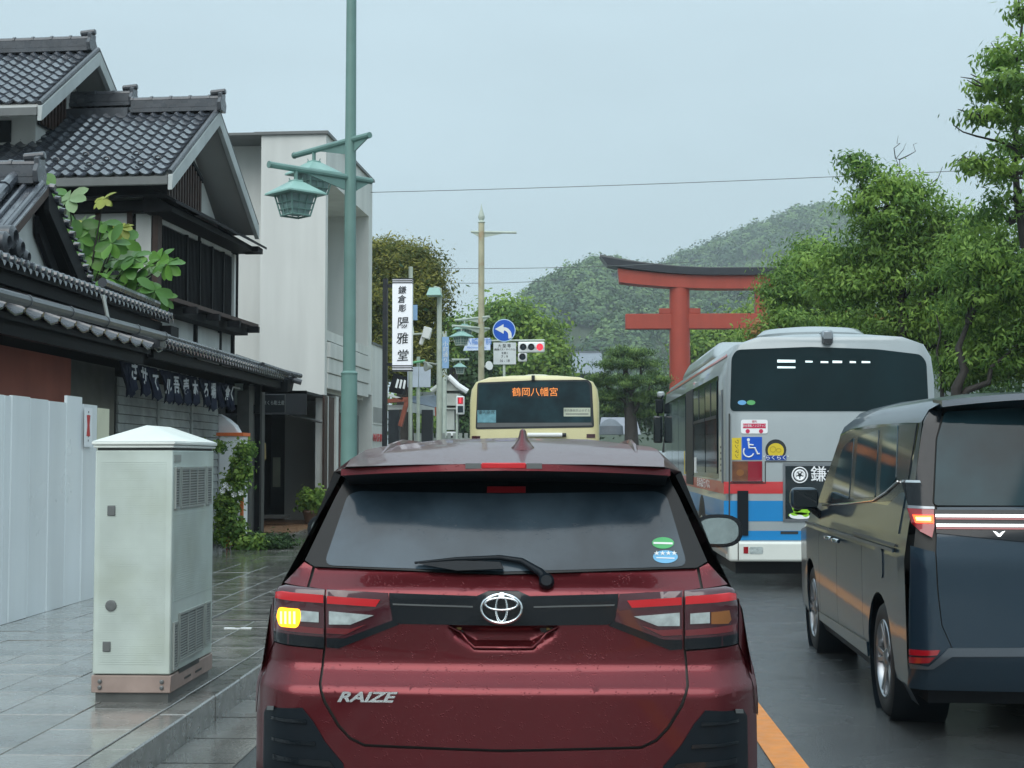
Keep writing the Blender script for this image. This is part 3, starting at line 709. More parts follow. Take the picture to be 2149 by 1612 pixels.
# ---- ground floor wall under the eaves
def gw(px0, px1, z0, z1, name, mat, x=-5.7, d=.03, parent=None, bevel=0):
    ya_ = atx(px0, 960, x).y; yb_ = atx(px1, 960, x).y
    m = MB(); m.box((x, ya_, z0), (x + d, yb_, z1)); return m.obj(name, mat, parent or shop, bevel=bevel)
m = MB(); m.box((-8.6, 11.0, .1), (-5.7, 23.6, 3.0)); m.obj('ground_floor_wall', m_darkwood, shop, smooth=0)
gw(-300, 135, 1.4, 2.62, 'brown_panel', m_redboard, d=.06)
gw(137, 232, 1.2, 2.62, 'grey_glazed_panel', m_conc, d=.04)
sl_ = gw(236, 452, .2, 2.52, 'slatted_wall', m_post, d=.03)
yA, yB = atx(236, 960, -5.7).y, atx(452, 960, -5.7).y
for z in np.arange(.3, 2.42, .117):
    for k in range(3):
        y0b = yA + .04 + (yB - yA) * k / 3; y1b = yA + (yB - yA) * (k + 1) / 3 - .05
        m = MB(); m.hexa([(-5.67, y0b, z), (-5.64, y0b, z), (-5.64, y1b, z), (-5.67, y1b, z), (-5.67, y0b, z + .108), (-5.655, y0b, z + .108), (-5.655, y1b, z + .108), (-5.67, y1b, z + .108)]); m.obj('slat', m_slat, sl_)
for k in range(1, 3):
    yy = yA + (yB - yA) * k / 3; m = MB(); m.box((-5.67, yy - .04, .2), (-5.62, yy + .03, 2.45)); m.obj('batten', m_slat, sl_)
gw(452, 462, .15, 2.7, 'post', m_post, d=.08)
# entrance part beyond the slats
x_ = -5.2
m = MB(); m.box((x_ - .2, 23.62, .15), (x_ - .1, 24.9, 2.7)); m.obj('entrance_side', m_post, shop)
m = MB(); m.box((x_ - .22, 23.3, .15), (x_ - .02, 23.6, 2.6)); m.obj('entrance_pillar', m_post, shop)
for px_, w_, mt in ((541, .11, m_darkwood), (528, .045, m_slat)):
    c = at(px_, 960, 24.2); m = MB(); m.box((c.x - w_ / 2, 24.1, .15), (c.x + w_ / 2, 24.25, 2.75)); m.obj('porch_post', mt, shop)
m = MB(); a = at(455, 868, 24.1); b = at(548, 850, 24.1); m.box((a.x, 24.0, a.z), (b.x, 24.1, b.z)); m.obj('porch_beam', m_darkwood, shop)
m = MB(); a = at(495, 868, 24.3); b = at(512, 818, 24.3); m.box((a.x, 24.2, a.z), (b.x, 24.25, b.z + .1)); m.obj('porch_panel', m_cab, shop)
# ---- navy shop curtain bunches with white letters
cloths = [(262, 795, .16), (272, 790, .2), (294, 800, .22), (318, 812, .24), (345, 822, .22), (362, 818, .25), (382, 822, .25), (402, 826, .25), (425, 828, .2), (440, 830, .24), (456, 832, .2), (470, 834, .22), (480, 836, .2)]
letters = ['', 'さ', 'サ', 'て', 'ル', '吾', '壱', '本', 'ろ', '場', '', '倉', 'く']
t = thing('shop_curtain', (-5.25, 19.5, 2.6), 'row of bunched navy cloth curtains with white characters hanging under the long eave', 'curtain')
m = MB(); m.tube([(-5.22, 16.7, 2.63), (-5.22, 22.6, 2.60)], .016, 6); m.obj('curtain_rail', m_slat, t)
m_orn = random.Random(3)
for (px, py, wd), ch in zip(cloths, letters):
    c = atx(px, py, -5.2); top = 2.62; bot = c.z - .16 + m_orn.uniform(-.03, .05); m = MB(); n = 7
    vs = []; fs = []
    wd *= 2.0
    for j in range(5):
        z = top + (bot - top) * j / 4; ws = wd * (1.1 - .45 * math.sin(j / 4 * 2.2))
        for i in range(n):
            vs.append((-5.2 + .035 * math.sin(i * 2.1 + j * .4) + .01 * j, c.y + (i / (n - 1) - .5) * ws + .06 * math.sin(j * .9 + px), z - (.05 if j == 4 and i % 2 else 0)))
    for j in range(4):
        for i in range(n - 1): fs.append((j*n+i, j*n+i+1, (j+1)*n+i+1, (j+1)*n+i))
    m.add(vs, fs); o = m.obj('curtain_strip', m_navy, t, smooth=80, fix=False)
    sd = o.modifiers.new('s', 'SOLIDIFY'); sd.thickness = .008
    if ch: text_mesh(ch, m_clothwhite, 'letter', o, (-5.15, c.y + .02, c.z + .05), (0, 1, m_orn.uniform(-.1, .1)), (0, m_orn.uniform(-.3, .3), 1), .24, .002, sx=1.2, off=.006)

# ================================================================ white plaster building
wb_o = Vector((-4.95, 29, 0)); wb_a = Vector((.048, 1, 0)).normalized(); wb_b = Vector((-1, .048, 0)).normalized()
def WB(a, b, z): return wb_o + wb_a * a + wb_b * b + Vector((0, 0, z))
wb = thing('white_building', (-6, 31, .15), 'tall white rendered building with deep recessed balcony behind the green lamp post', 'building')
def wbx(a0, a1, b0, b1, z0, z1, name, mat, parent=None, bevel=0):
    m = MB(); m.hexa([WB(a0, b0, z0), WB(a1, b0, z0), WB(a1, b1, z0), WB(a0, b1, z0), WB(a0, b0, z1), WB(a1, b0, z1), WB(a1, b1, z1), WB(a0, b1, z1)])
    return m.obj(name, mat, parent or wb, bevel=bevel, smooth=0)
zt = 8.16
# front block with the recess: built as piers, spandrel and head
wbx(0, .22, 0, 1.36, 2.78, zt, 'corner_pier', m_render)
wbx(4.75, 5.2, 0, 1.36, 3.0, zt, 'end_pier', m_render)
wbx(.22, 4.75, 0, 1.36, 7.25, zt, 'head_wall', m_render)
wbx(.22, 4.75, 0, .12, 3.92, 4.12, 'balcony_wall', m_render)
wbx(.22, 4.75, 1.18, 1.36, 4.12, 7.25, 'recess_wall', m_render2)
wbx(.222, 4.748, .121, 1.358, 2.85, 3.91, 'floor_band', m_render)
for k, (zl, o_) in enumerate(((3.56, .05), (3.24, .09), (2.92, .13))): wbx(.22, 4.7, -.10 + o_ * .6, .11, zl, zl + .31, 'balcony_louver', m_render, bevel=.01)
fr = wbx(.25, 1.0, .45, 1.18, 4.1, 6.1, 'window_box', m_render)
wbx(.4, .85, .42, .45, 4.3, 5.7, 'recess_window', m_soffit, fr)
wbx(.24, 1.1, .3, 1.18, 6.1, 6.18, 'window_box_cap', m_soffit, fr)
wbx(-.06, 5.26, -.05, 1.5, zt, zt + .06, 'parapet_cap', m_greysteel)
wbx(-.06, 5.26, 1.5, 4.45, zt, zt + .05, 'parapet_cap', m_greysteel)
# set back side wing (greyer)
wbx(1.0, 6, 1.37, 4.6, 2.78, zt + .26, 'side_wing', m_render)
# camera facing wall carries down beside the opening
wbx(.001, .3, -.0, .0, 0, 0, 'x', m_render) if False else None
wbx(5.2, 7.0, -.02, 3, .15, 4.22, 'low_wing', m_render)
wbx(5.18, 7.02, -.04, .1, 4.22, 4.28, 'low_wing_cap', m_greysteel)
wbx(5.35, 6.8, -.03, 0, 2.35, 2.72, 'sign_recess', m_soffit)
wbx(5.35, 6.8, -.035, -.015, 2.30, 2.34, 'sign_recess_lip', m_render)
text_mesh('MASHIRO', m_text_red, 'wall_lettering', wb, WB(6.0, -.045, 1.97), wb_a, (0, 0, 1), .26, .004, sx=1.35, off=.004)
# ground floor, set back behind the pavement
wbx(1.55, 5.2, .3, 1.2, .15, 2.85, 'shopfront', m_soffit)
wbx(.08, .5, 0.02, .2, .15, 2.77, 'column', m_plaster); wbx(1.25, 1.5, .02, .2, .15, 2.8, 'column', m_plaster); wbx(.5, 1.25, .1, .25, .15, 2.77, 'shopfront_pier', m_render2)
wbx(1.7, 5.0, .27, .3, .4, 2.5, 'shop_window', pm('shop glass', (.03, .045, .05), .06, var=.2))
# dark timber entrance below the white wall
ent = thing('timber_entrance', (-6.5, 28, .15), 'dark open timber entrance under the white building beside the pavement', 'entrance')
def bx(name, a, b, mat, par, bevel=0):
    m = MB(); m.box((min(a[0], b[0]), min(a[1], b[1]), min(a[2], b[2])), (max(a[0], b[0]), max(a[1], b[1]), max(a[2], b[2]))); return m.obj(name, mat, par, bevel=bevel)
xl = at(545, 960, 27).x - .6; xr = -4.99
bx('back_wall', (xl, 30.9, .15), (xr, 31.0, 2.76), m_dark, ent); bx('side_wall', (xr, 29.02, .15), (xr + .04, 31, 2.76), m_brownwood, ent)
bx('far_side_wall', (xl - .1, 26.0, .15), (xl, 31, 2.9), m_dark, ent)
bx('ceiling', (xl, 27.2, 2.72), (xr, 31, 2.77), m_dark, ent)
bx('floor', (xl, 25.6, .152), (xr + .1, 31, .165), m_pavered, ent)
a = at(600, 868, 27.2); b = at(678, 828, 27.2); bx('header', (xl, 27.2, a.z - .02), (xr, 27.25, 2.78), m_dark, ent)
m = MB(); m.tube([at(605, 870, 28.9), at(676, 886, 28.95)], .035, 6); m.obj('awning_rail', m_greysteel, ent)
a = at(572, 1050, 29); b = at(588, 960, 29); bx('door_panel', (a.x, 29, .9), (b.x, 29.05, b.z), pm('dim door panel', (.09, .10, .075), .5, var=.2), ent)
bx('bench', (at(552, 0, 28).x, 28, .3), (at(610, 0, 28).x, 28.4, .36), m_post, ent)
t = thing('shop_signboard', at(571, 848, 25.2), 'black hanging signboard with small pale Japanese lettering by the entrance', 'signboard')
a = at(545, 866, 25.2); b = at(598, 828, 25.2); bx('board', (a.x, 25.2, a.z), (b.x, 25.26, b.z), m_black, t, .005)
text_mesh('かまくら彫土産', pm('dim lettering', (.30, .34, .34), .6), 'lettering', t, at(571, 846, 25.19), (1, 0, 0), (0, 0, 1), .085, .002, sx=.75)
m = MB(); c = at(552, 940, 25.5); m.lathe((c.x, 25.5, c.z - .25), (0, 0, 1), [(.02, 0), (.06, .05), (.05, .32), (.015, .36)], 12)
tag(m.obj('hanging_broom', pm('straw', (.20, .15, .06), .8)), 'straw coloured broom hanging on the porch post beside the entrance', 'broom')
# potted plant
t = thing('potted_plant', at(655, 1103, 27.5), 'leafy plant in a terracotta pot at the entrance corner', 'potted plant')
c = atz(655, 1101, .152); m = MB(); m.lathe((c.x, c.y, .152), (0, 0, 1), [(.13, 0), (.19, .24), (.20, .25), (.20, .29), (.17, .29), (.16, .25)], 20); m.obj('pot', m_terra, t)
POT = (t, Vector((c.x, c.y, .42)))
# plastic-wrapped stack and orange barrier
t = thing('wrapped_stack', at(485, 1040, 21.8), 'stack wrapped in white plastic sheet with orange tape beside the shop post', 'wrapped goods')
a = at(455, 1130, 21.8); b = at(508, 912, 21.8)
m = MB(); m.box((a.x, 21.8, .16), (b.x, 22.25, b.z)); m.obj('wrapped_body', m_sheet, t, bevel=.03)
m = MB(); tp = [at(457, 868, 21.9), at(475, 878, 21.9), at(492, 892, 21.9), at(503, 912, 21.9), at(457, 912, 21.9)]; m.prism(tp, (0, .25, 0)); m.obj('wrapped_top', m_sheet, t, bevel=.015)
a = at(454, 915, 21.77); b = at(510, 908, 21.77); bx('orange_tape', (a.x, 21.77, a.z), (b.x, 22.28, b.z), m_orangeplastic, t)
t = thing('orange_barrier', at(500, 1150, 21.2), 'narrow orange plastic barrier half hidden by the climbing shrub', 'barrier')
a = at(503, 1147, 21.2); b = at(510, 1037, 21.2); bx('upright', (a.x, 21.2, .16), (b.x, 21.26, b.z), m_orangeplastic, t)
a = at(474, 1147, 21.3); b = at(482, 1062, 21.3); bx('upright', (a.x, 21.3, .16), (b.x, 21.35, b.z), m_orangeplastic, t)
for y in (1062, 1100, 1143):
    a = at(476, y + 3, 21.25); b = at(508, y - 3, 21.25); bx('rail', (a.x, 21.25, a.z), (b.x, 21.28, b.z), m_orangeplastic, t)
# ================================================================ lamp posts with lanterns
def lantern(parent, c, s=1., rot=R(45), col=(m_green, m_greenroof, m_greenglass)):
    """c = top of the lantern roof"""
    c = Vector(c)
    def ring(w, z): return [c + Matrix.Rotation(rot, 3, 'Z') @ Vector((a * w * s, b * w * s, z * s)) for a, b in ((-1, -1), (1, -1), (1, 1), (-1, 1))]
    fr = MB(); k = len
    rings = [ring(.165, -.17), ring(.115, -.40)]
    m = MB(); m.hexa(ring(.105, -.385) + ring(.150, -.175)); g = m.obj('lantern', col[2], parent)
    for i in range(4):
        a0, a1 = rings[0][i], rings[1][i]; b0, b1 = rings[0][(i + 1) % 4], rings[1][(i + 1) % 4]
        fr.tube([a0, a1], .010 * s, 6); fr.tube([a0, b0], .012 * s, 6); fr.tube([a1, b1], .012 * s, 6)
        for t_ in (.33, .66): fr.tube([a0.lerp(b0, t_), a1.lerp(b1, t_)], .006 * s, 5)
        for t_ in (.4, .72): fr.tube([a0.lerp(a1, t_), b0.lerp(b1, t_)], .006 * s, 5)
    fr.obj('lantern_frame', col[0], g)
    m = MB(); r0, r1, r2 = ring(.245, -.175), ring(.245, -.155), ring(.07, -.03)
    m.hexa(r0 + r1); m.hexa(r1 + r2); m.hexa(ring(.06, -.03) + ring(.06, -.01)); m.obj('lantern_roof', col[1], g, smooth=0, bevel=.004)
    m = MB(); m.tube([c + Vector((0, 0, -.02 * s)), c + Vector((0, 0, .10 * s))], .022 * s, 8)
    for a in (-1, 0, 1): m.tube([c + Vector((a * .06, 0, -.02)) * s, c + Vector((a * .075, 0, .02)) * s], .005 * s, 4)
    m.obj('hanger', col[0], g)
def lamp_post(base, label, mp, zs, top, rb, rt, step, arms, lant, cols, finial=False, grp='street lamps with green hanging lanterns'):
    t = thing('street_lamp', base, label, 'street lamp', group=grp)
    b = Vector(base)
    m = MB(); m.tube([b, b + Vector((0, 0, step - .02))], [rb, rb * .93], 12); m.obj('lower_pole', mp, t)
    m = MB(); m.lathe(b + Vector((0, 0, step - .03)), (0, 0, 1), [(rb * .95, 0), (rb * 1.0, .02), (rb * .72, .045)], 12); m.obj('collar', mp, t)
    m = MB(); m.tube([b + Vector((0, 0, step)), b + Vector((0, 0, top))], [rb * .74, rt], 12); m.obj('upper_pole', mp, t)
    for (z, ang, L1, L2, lp) in arms:
        d = Vector((math.cos(ang), math.sin(ang), 0)); c = b + Vector((0, 0, z)); m = MB()
        m.tube([c + d * L1, c - d * L2], .035, 10)
        m.tube([c + d * L1 * .999, c + d * (L1 + .012)], .04, 10)
        arm = m.obj('arm', cols[0], t)
        s = d.cross(Vector((0, 0, 1))) * .008; m = MB()
        m.prism([c + d * .08 - Vector((0, 0, .03)) - s, c + d * .62 - Vector((0, 0, .03)) - s, c + d * .08 - Vector((0, 0, .15)) - s], s * 2)
        m.prism([c - d * .08 - Vector((0, 0, .03)) - s, c - d * (L2 - .04) - Vector((0, 0, .03)) - s, c - d * .08 - Vector((0, 0, .14)) - s], s * 2)
        m.obj('gusset', cols[0], arm)
        if lp: lantern(t, c + d * lp - Vector((0, 0, .12)), 1, ang, cols)
    return t
b1 = at(733, 780, 16); G = (m_green, m_greenroof, m_greenglass)
lamp1 = lamp_post((b1.x, 16, .15), 'tall green street lamp with two hanging lanterns right beside the white building', m_green, 0, 8.1, .098, .052, 2.31,
          [(4.52, R(225), 1.08, .30, .74), (4.95, R(135), 1.12, .36, .72), (7.9, R(45), .6, .2, 0), (7.9, R(180), .9, .3, 0)], None, G)
b2 = at(1010, 780, 40)
Cc = (m_palepole, m_greenroof, m_greenglass)
lamp2 = lamp_post((b2.x, 40, .15), 'rust-streaked cream lamp post with a spiked top behind the yellow bus', m_cream, 0, 7.95, .12, .085, .5,
          [(4.98, R(225), 1.05, .30, .74), (5.28, R(135), 1.1, .34, .72), (7.7, R(8), .98, .3, 0)], None, Cc)
m = MB(); m.lathe((b2.x, 40, 8.1), (0, 0, 1), [(.09, 0), (.11, .03), (.06, .08), (.10, .16), (.09, .22), (.03, .40), (.005, .55)], 10); m.obj('finial', m_palepole, lamp2)
m = MB(); m.lathe((b2.x + .16, 39.9, 4.05), (.8, -1, .15), [(.02, -.1), (.05, 0), (.13, .12)], 12); m.obj('loudspeaker', m_white, lamp2)
m = MB(); m.tube([(b2.x, 40, 3.4), (b2.x + .1, 39.95, 3.35)], .02, 6); m.lathe((b2.x + .14, 39.9, 3.3), (.3, -1, 0), [(.04, 0), (.1, .1)], 10); m.obj('small_speaker', m_white, lamp2)
b3 = at(958, 750, 52)
lamp3 = lamp_post((b3.x - .55, 52, .15), 'far lamp post with one lantern low in front of the dark trees', m_palepole, 0, 4.95, .10, .06, .5,
          [(4.92, R(0), 1.0, .3, .68)], None, Cc)

# slim pole with a green lamp head, narrow blue banner and camera housings
c = at(922, 700, 29)
t = thing('lamp_pole', (c.x, 29, .15), 'slim pale green pole topped by a square green lamp shade behind the white lightbox sign', 'lamp pole')
m = MB(); m.tube([(c.x, 29, .15), (c.x, 29, 4.95)], [.065, .05], 10); m.obj('pole', m_palepole, t)
q = at(912, 613, 28.8)
m = MB(); m.hexa([P3(q.x - .15, 28.6, q.z - .08), P3(q.x + .15, 28.6, q.z - .08), P3(q.x + .15, 29.0, q.z - .08), P3(q.x - .15, 29.0, q.z - .08), P3(q.x - .1, 28.7, q.z + .08), P3(q.x + .1, 28.7, q.z + .08), P3(q.x + .1, 28.95, q.z + .08), P3(q.x - .1, 28.95, q.z + .08)]); m.obj('lamp_shade', m_greenroof, t)
m = MB(); m.tube([(c.x, 29, q.z + .1), (q.x, 28.8, q.z + .1)], .025, 6); m.obj('bracket', m_palepole, t)
m = MB(); a = at(928, 773, 28.95); b = at(942, 707, 28.95); m.box((a.x, 28.94, a.z), (b.x, 28.97, b.z)); o = m.obj('blue_banner', m_paleblue, t)
text_mesh('小\n町\n通\nり', m_white, 'banner_lettering', o, ((a.x + b.x) / 2, 28.93, (a.z + b.z) / 2), (1, 0, 0), (0, 0, 1), .11, .001)
q = at(901, 765, 28.9); m = MB(); m.tube([(c.x, 29, q.z), (q.x - .12, 28.9, q.z + .05)], .02, 6); m.lathe((q.x + .05, 28.9, q.z - .05), (-1, -.6, 0), [(.03, 0), (.09, .12), (.1, .14)], 10); m.obj('loudspeaker', m_stone, t)

# traffic camera on an arm
t = thing('traffic_camera', at(885, 700, 33), 'white box camera with a tube housing below it right of the lightbox sign', 'camera')
a = at(888, 712, 33); b = at(903, 686, 33)
m = MB(); m.box((-.09, -.12, -.13), (.09, .12, .13), Matrix.Translation(at(896, 699, 33)) @ Matrix.Rotation(R(14), 4, 'Y')); m.obj('housing', m_white, t, bevel=.01)
m = MB(); m.lathe(at(883, 722, 33), (.35, 0, 1), [(.035, -.02), (.05, 0), (.05, .26), (.03, .28)], 10); m.obj('tube_camera', m_white, t)
m = MB(); m.tube([at(866, 702, 33), at(892, 700, 33)], .025, 6); m.tube([at(862, 660, 33.2), at(868, 702, 33)], .02, 6); m.obj('arm', m_palepole, t)
m = MB(); m.tube([P3(at(862, 660, 33.2).x, 33.2, .15), at(862, 560, 33.2) * 1], .05, 8); m.obj('pole', m_palepole, t)
m = MB(); a = at(866, 672, 33.3); b = at(876, 640, 33.3); m.box((a.x, 33.28, a.z), (b.x, 33.32, b.z)); m.obj('blue_plate', m_paleblue, t)
# backs of two big sign plates
t = thing('sign_plates', at(880, 790, 36), 'two pale blue-white rectangular sign plates seen edge to edge under a green bracket', 'sign')
for (x0, x1) in ((855, 878), (879, 904)):
    a = at(x0, 813, 36); b = at(x1, 770, 36 + (.0 if x0 == 855 else .05)); m = MB(); m.box((a.x, 36, a.z), (b.x, 36.03, b.z)); m.obj('plate', pm('pale blue white plate', (.55, .62, .72), .5), t, bevel=.008)
m = MB(); m.tube([at(850, 764, 36), at(892, 757, 36)], .035, 6); m.obj('bracket', pm('bright green bracket', (.15, .45, .22), .5), t)
q = at(878, 790, 36.1); m = MB(); m.tube([(q.x, 36.1, .15), (q.x, 36.1, q.z + .5)], .045, 8); m.obj('pole', m_palepole, t)

# ---- tall lightbox sign
t = thing('lightbox_sign', at(845, 930, 28), 'tall white lightbox sign with vertical brush characters beside a black post', 'shop sign')
a = at(824, 779, 28); b = at(866, 585, 28); xm = (a.x + b.x) / 2
m = MB(); m.box((a.x, 27.9, a.z), (b.x, 28.1, b.z)); m.obj('light_box', pm('lit sign face', (.82, .84, .87), .4, var=.02, emit=(.8, .88, 1), es=.12), t, bevel=.008)
for zz in (b.z - .012, b.z - .052, b.z - .1 + .01, a.z + .1, a.z + .06, a.z + .012):
    m = MB(); m.box((a.x - .004, 27.894, zz - .012), (b.x + .004, 28.106, zz + .010)); m.obj('black_band', m_black, t)
for ch, (px, py), sz in zip('鎌倉彫陽雅堂', ((844, 610), (843, 629), (844, 648), (845, 679), (844, 712), (845, 748)), (.165, .165, .155, .24, .24, .24)):
    p = at(px, py, 27.9); text_mesh(ch, m_ink, 'brush_character', t, (p.x, 27.894, p.z), (1, 0, .04), (0, 0, 1), sz, .002, off=.002, shear=.08)
a = at(803, 930, 28.2); b = at(814, 586, 28.2); m = MB(); m.box((a.x, 28.1, .15), (b.x, 28.25, b.z)); m.obj('post', m_black, t)
for py in (600, 765):
    p = at(818, py, 28.15); m = MB(); m.box((b.x, 28.14, p.z - .03), (xm, 28.18, p.z + .03)); m.obj('bracket', m_black, t)

# ---- traffic lights, road sign, boards at the junction
t = thing('traffic_light', at(1115, 760, 56), 'horizontal traffic light with the red lamp lit and one arrow lamp below', 'traffic light')
Yt = 56.
a = at(1087, 740, Yt); b = at(1143, 717, Yt); m = MB(); m.box((a.x, Yt, a.z), (b.x, Yt + .12, b.z)); hd = m.obj('signal_head', m_white, t, bevel=.06, segs=3)
a = at(1087, 759, Yt); b = at(1106, 741, Yt); m = MB(); m.box((a.x, Yt, a.z), (b.x, Yt + .12, b.z)); hd2 = m.obj('arrow_head', m_white, t, bevel=.05, segs=3)
for px, py, mt, h in ((1098, 728.5, m_lens_off, hd), (1115, 728.5, m_lens_off, hd), (1133, 728.5, m_lampred, hd), (1096.5, 749, m_lens_off, hd2)):
    p = at(px, py, Yt); m = MB(); m.lathe((p.x, Yt + .02, p.z), (0, -1, 0), [(.125, 0), (.125, .03), (.09, .045), (.03, .055)], 20); m.obj('lens', mt, h)
    m = MB(); n = 14
    vs = [Vector((p.x + .14 * math.cos(x), Yt - d_, p.z + .14 * math.sin(x))) for d_ in (0, .16) for x in [R(-15 + 210 * i / n) for i in range(n + 1)]]
    m.add(vs, [(i, i + 1, n + 2 + i, n + 1 + i) for i in range(n)]); o = m.obj('visor', m_white if mt is not m_lampred else m_white, h, fix=False); o.modifiers.new('s', 'SOLIDIFY').thickness = .01
m = MB(); p = at(1050, 716, Yt + .1); p2 = at(1143, 714, Yt + .1); m.tube([p + Vector((-2.2, 0, 0)), p2], .035, 8); m.obj('mast_arm', m_palepole, t)
q = p + Vector((-2.2, 0, 0)); m = MB(); m.tube([(q.x, q.y, .15), (q.x, q.y, q.z + .4)], .09, 10); m.obj('pole', m_palepole, t)
# direction board (place name) on the arm
a = at(972, 736, Yt); b = at(1029, 709, Yt); m = MB()
m.prism([P3(a.x + .0, Yt, a.z), P3(b.x, Yt, a.z + .02), P3(b.x, Yt, b.z), P3(a.x + .16, Yt, b.z - .02)], (0, .04, 0))
nb = thing('junction_name_board', (a.x, Yt, a.z), 'faded white and blue name board hanging behind the cream lamp post', 'sign')
o = m.obj('board', pm('faded pale board', (.55, .66, .84), .5), nb)
text_mesh('八幡宮前', pm('faded blue lettering', (.12, .26, .62), .5, var=0), 'board_lettering', nb, ((a.x + b.x) / 2 + .06, Yt - .006, (a.z + b.z) / 2 + .09), (1, 0, 0), (0, 0, 1), .27, .002, off=.003)
text_mesh('Hachimangu-mae', pm('faded blue lettering', (.12, .26, .62)), 'board_lettering', nb, ((a.x + b.x) / 2, Yt - .006, (a.z + b.z) / 2 - .13), (1, 0, 0), (0, 0, 1), .11, .002)
# round blue sign and its plate
t = thing('turn_left_sign', at(1059, 765, 38), 'round blue sign with a white left-turn arrow above a white times plate', 'road sign')
Ys = 38.
c = at(1058, 693.5, Ys); m = MB(); m.lathe(c, (0, -1, 0), [(.305, 0), (.305, .012)], 36); dk = m.obj('sign_disc', pm('pale sign rim', (.45, .62, .8), .4), t)
m = MB(); m.lathe(c + Vector((0, -.0125, 0)), (0, -1, 0), [(.283, 0), (.283, .003)], 36); m.obj('blue_face', m_signblue, dk)
def sg(x, z): return c + Vector((x, -.0165, z))
pts = [(-.245, .035), (-.015, .165), (-.015, .085)]
cx_, cz_, ro, ri = -.015, -.13, .215, .115
pts += [(cx_ + ro * math.cos(a_), cz_ + ro * math.sin(a_)) for a_ in [R(80 - 80 * i / 6) for i in range(7)]] + [(.205, -.20), (.13, -.225), (.112, -.215)]
pts += [(cx_ + (ri + .012) * math.cos(a_), cz_ + (ri + .012) * math.sin(a_)) for a_ in [R(0 + 85 * i / 6) for i in range(7)]] + [(-.015, -.09)]
m = MB(); m.prism([sg(*p_) for p_ in pts], (0, -.002, 0)); m.obj('arrow', m_white, dk)
a = at(1035.5, 765, Ys); b = at(1083, 719, Ys); m = MB(); m.box((a.x, Ys - .012, a.z), (b.x, Ys, b.z)); pl = m.obj('times_plate', pm('grey white plate', (.55, .60, .63), .5), t, bevel=.004)
for s_, px, py, sz in (('大 型 等', 1058.5, 726.5, .105), ('(路線バス・マイクロ)', 1059, 734, .062), ('を除く', 1060, 741.5, .07), ('7 - 9', 1059, 749, .10), ('16 - 18', 1059, 757.5, .10)):
    p = at(px, py, Ys); text_mesh(s_, m_ink, 'plate_lettering', pl, (p.x, Ys - .014, p.z), (1, 0, 0), (0, 0, 1), sz, .001, sx=.95, off=.001)
q = at(1058, 700, Ys + .05); m = MB(); m.tube([(q.x, Ys + .05, .15), (q.x, Ys + .05, q.z + .25)], .035, 8); m.obj('post', m_palepole, t)
# pedestrian signal
t = thing('pedestrian_signal', at(965, 870, 42), 'pedestrian signal showing a red standing figure left of the yellow bus', 'pedestrian signal')
Yp = 42.
a = at(957, 870, Yp); b = at(974.5, 831, Yp); m = MB(); m.box((a.x, Yp, a.z), (b.x, Yp + .14, b.z)); h = m.obj('signal_head', m_white, t, bevel=.035, segs=2)
a = at(960.5, 848, Yp); b = at(972, 834, Yp); m = MB(); m.box((a.x, Yp - .006, a.z), (b.x, Yp + .01, b.z)); m.obj('red_panel', pm('dim red panel', (.25, .03, .04), .4, var=0, emit=(.6, .03, .05), es=.35), h)
p = at(966, 841, Yp - .02); m = MB(); m.box((p.x - .018, Yp - .012, p.z - .06), (p.x + .018, Yp - .007, p.z + .045)); m.lathe((p.x, Yp - .012, p.z + .065), (0, 1, 0), [(.018, 0), (.018, .005)], 10); m.obj('standing_figure', m_lampred, h)
a = at(960.5, 866, Yp); b = at(972, 852, Yp); m = MB(); m.box((a.x, Yp - .006, a.z), (b.x, Yp + .01, b.z)); m.obj('green_panel', m_lens_off, h)
p = at(966, 828, Yp + .1); m = MB(); m.tube([(p.x - .1, Yp + .16, .15), (p.x - .1, Yp + .16, p.z)], .035, 8); m.obj('pole', m_palepole, t)

# ---- overhead wires
for i, (A, B, dd) in enumerate((((770, 404), (2200, 349), 34), ((890, 563), (1470, 549), 60), ((890, 592), (1200, 585), 64))):
    p = at(*A, dd); q = at(*B, dd); m = MB(); n = 16
    m.tube([p.lerp(q, k / n) - Vector((0, 0, .25 * (dd / 34) * (4 * (k / n) * (1 - k / n)) * .25)) for k in range(n + 1)], .006 * dd / 34 + .002, 4)
    tag(m.obj('overhead_wire', m_greysteel), ['highest thin wire crossing the sky over the street', 'thin wire passing just in front of the torii roof tip', 'lowest thin wire crossing left of the torii'][i], 'wire', 'overhead wires')

# ================================================================ torii
Y = 73.
t = thing('torii', at(1600, 1010, Y), 'large vermilion torii gate with upswept black roof beam across the avenue', 'torii gate')
cx = at(1600, 960, Y).x; xL = at(1428, 960, Y).x; xR = 2 * cx - xL; rp = .56
for x in (xL, xR):
    m = MB(); m.lathe((x, Y, 0), (0, 0, 1), [(.72, 0), (.72, .5), (.60, .55), (rp, .6), (rp - .05, 10.6)], 32); m.obj('pillar', m_torii, t)
zk0 = at(1428, 603, Y).z; zk1 = at(1428, 583, Y).z
def torii_beam(name, halfL, y0, y1, zb, zt, curve, mat, slant=0, n=24, parent=t):
    vs = []; fs = []
    for i in range(n + 1):
        u = -1 + 2 * i / n; c_ = curve * max(0, abs(u) - .25) ** 2 * 1.78
        xb = cx + u * (halfL - slant); xt = cx + u * halfL
        for yy in (y0, y1): vs += [(xb, yy, zb + c_), (xt, yy, zt + c_ * 1.12)]
    for i in range(n):
        k = i * 4; j = k + 4
        fs += [(k, j, j + 1, k + 1), (k + 2, k + 3, j + 3, j + 2), (k, k + 2, j + 2, j), (k + 1, j + 1, j + 3, k + 3)]
    fs += [(0, 1, 3, 2), (n*4, n*4+2, n*4+3, n*4+1)]
    m = MB(); m.add(vs, fs); return m.obj(name, mat, parent, smooth=30)
hk = (1600 - 1265) * Y / F; hs = (1600 - 1300) * Y / F
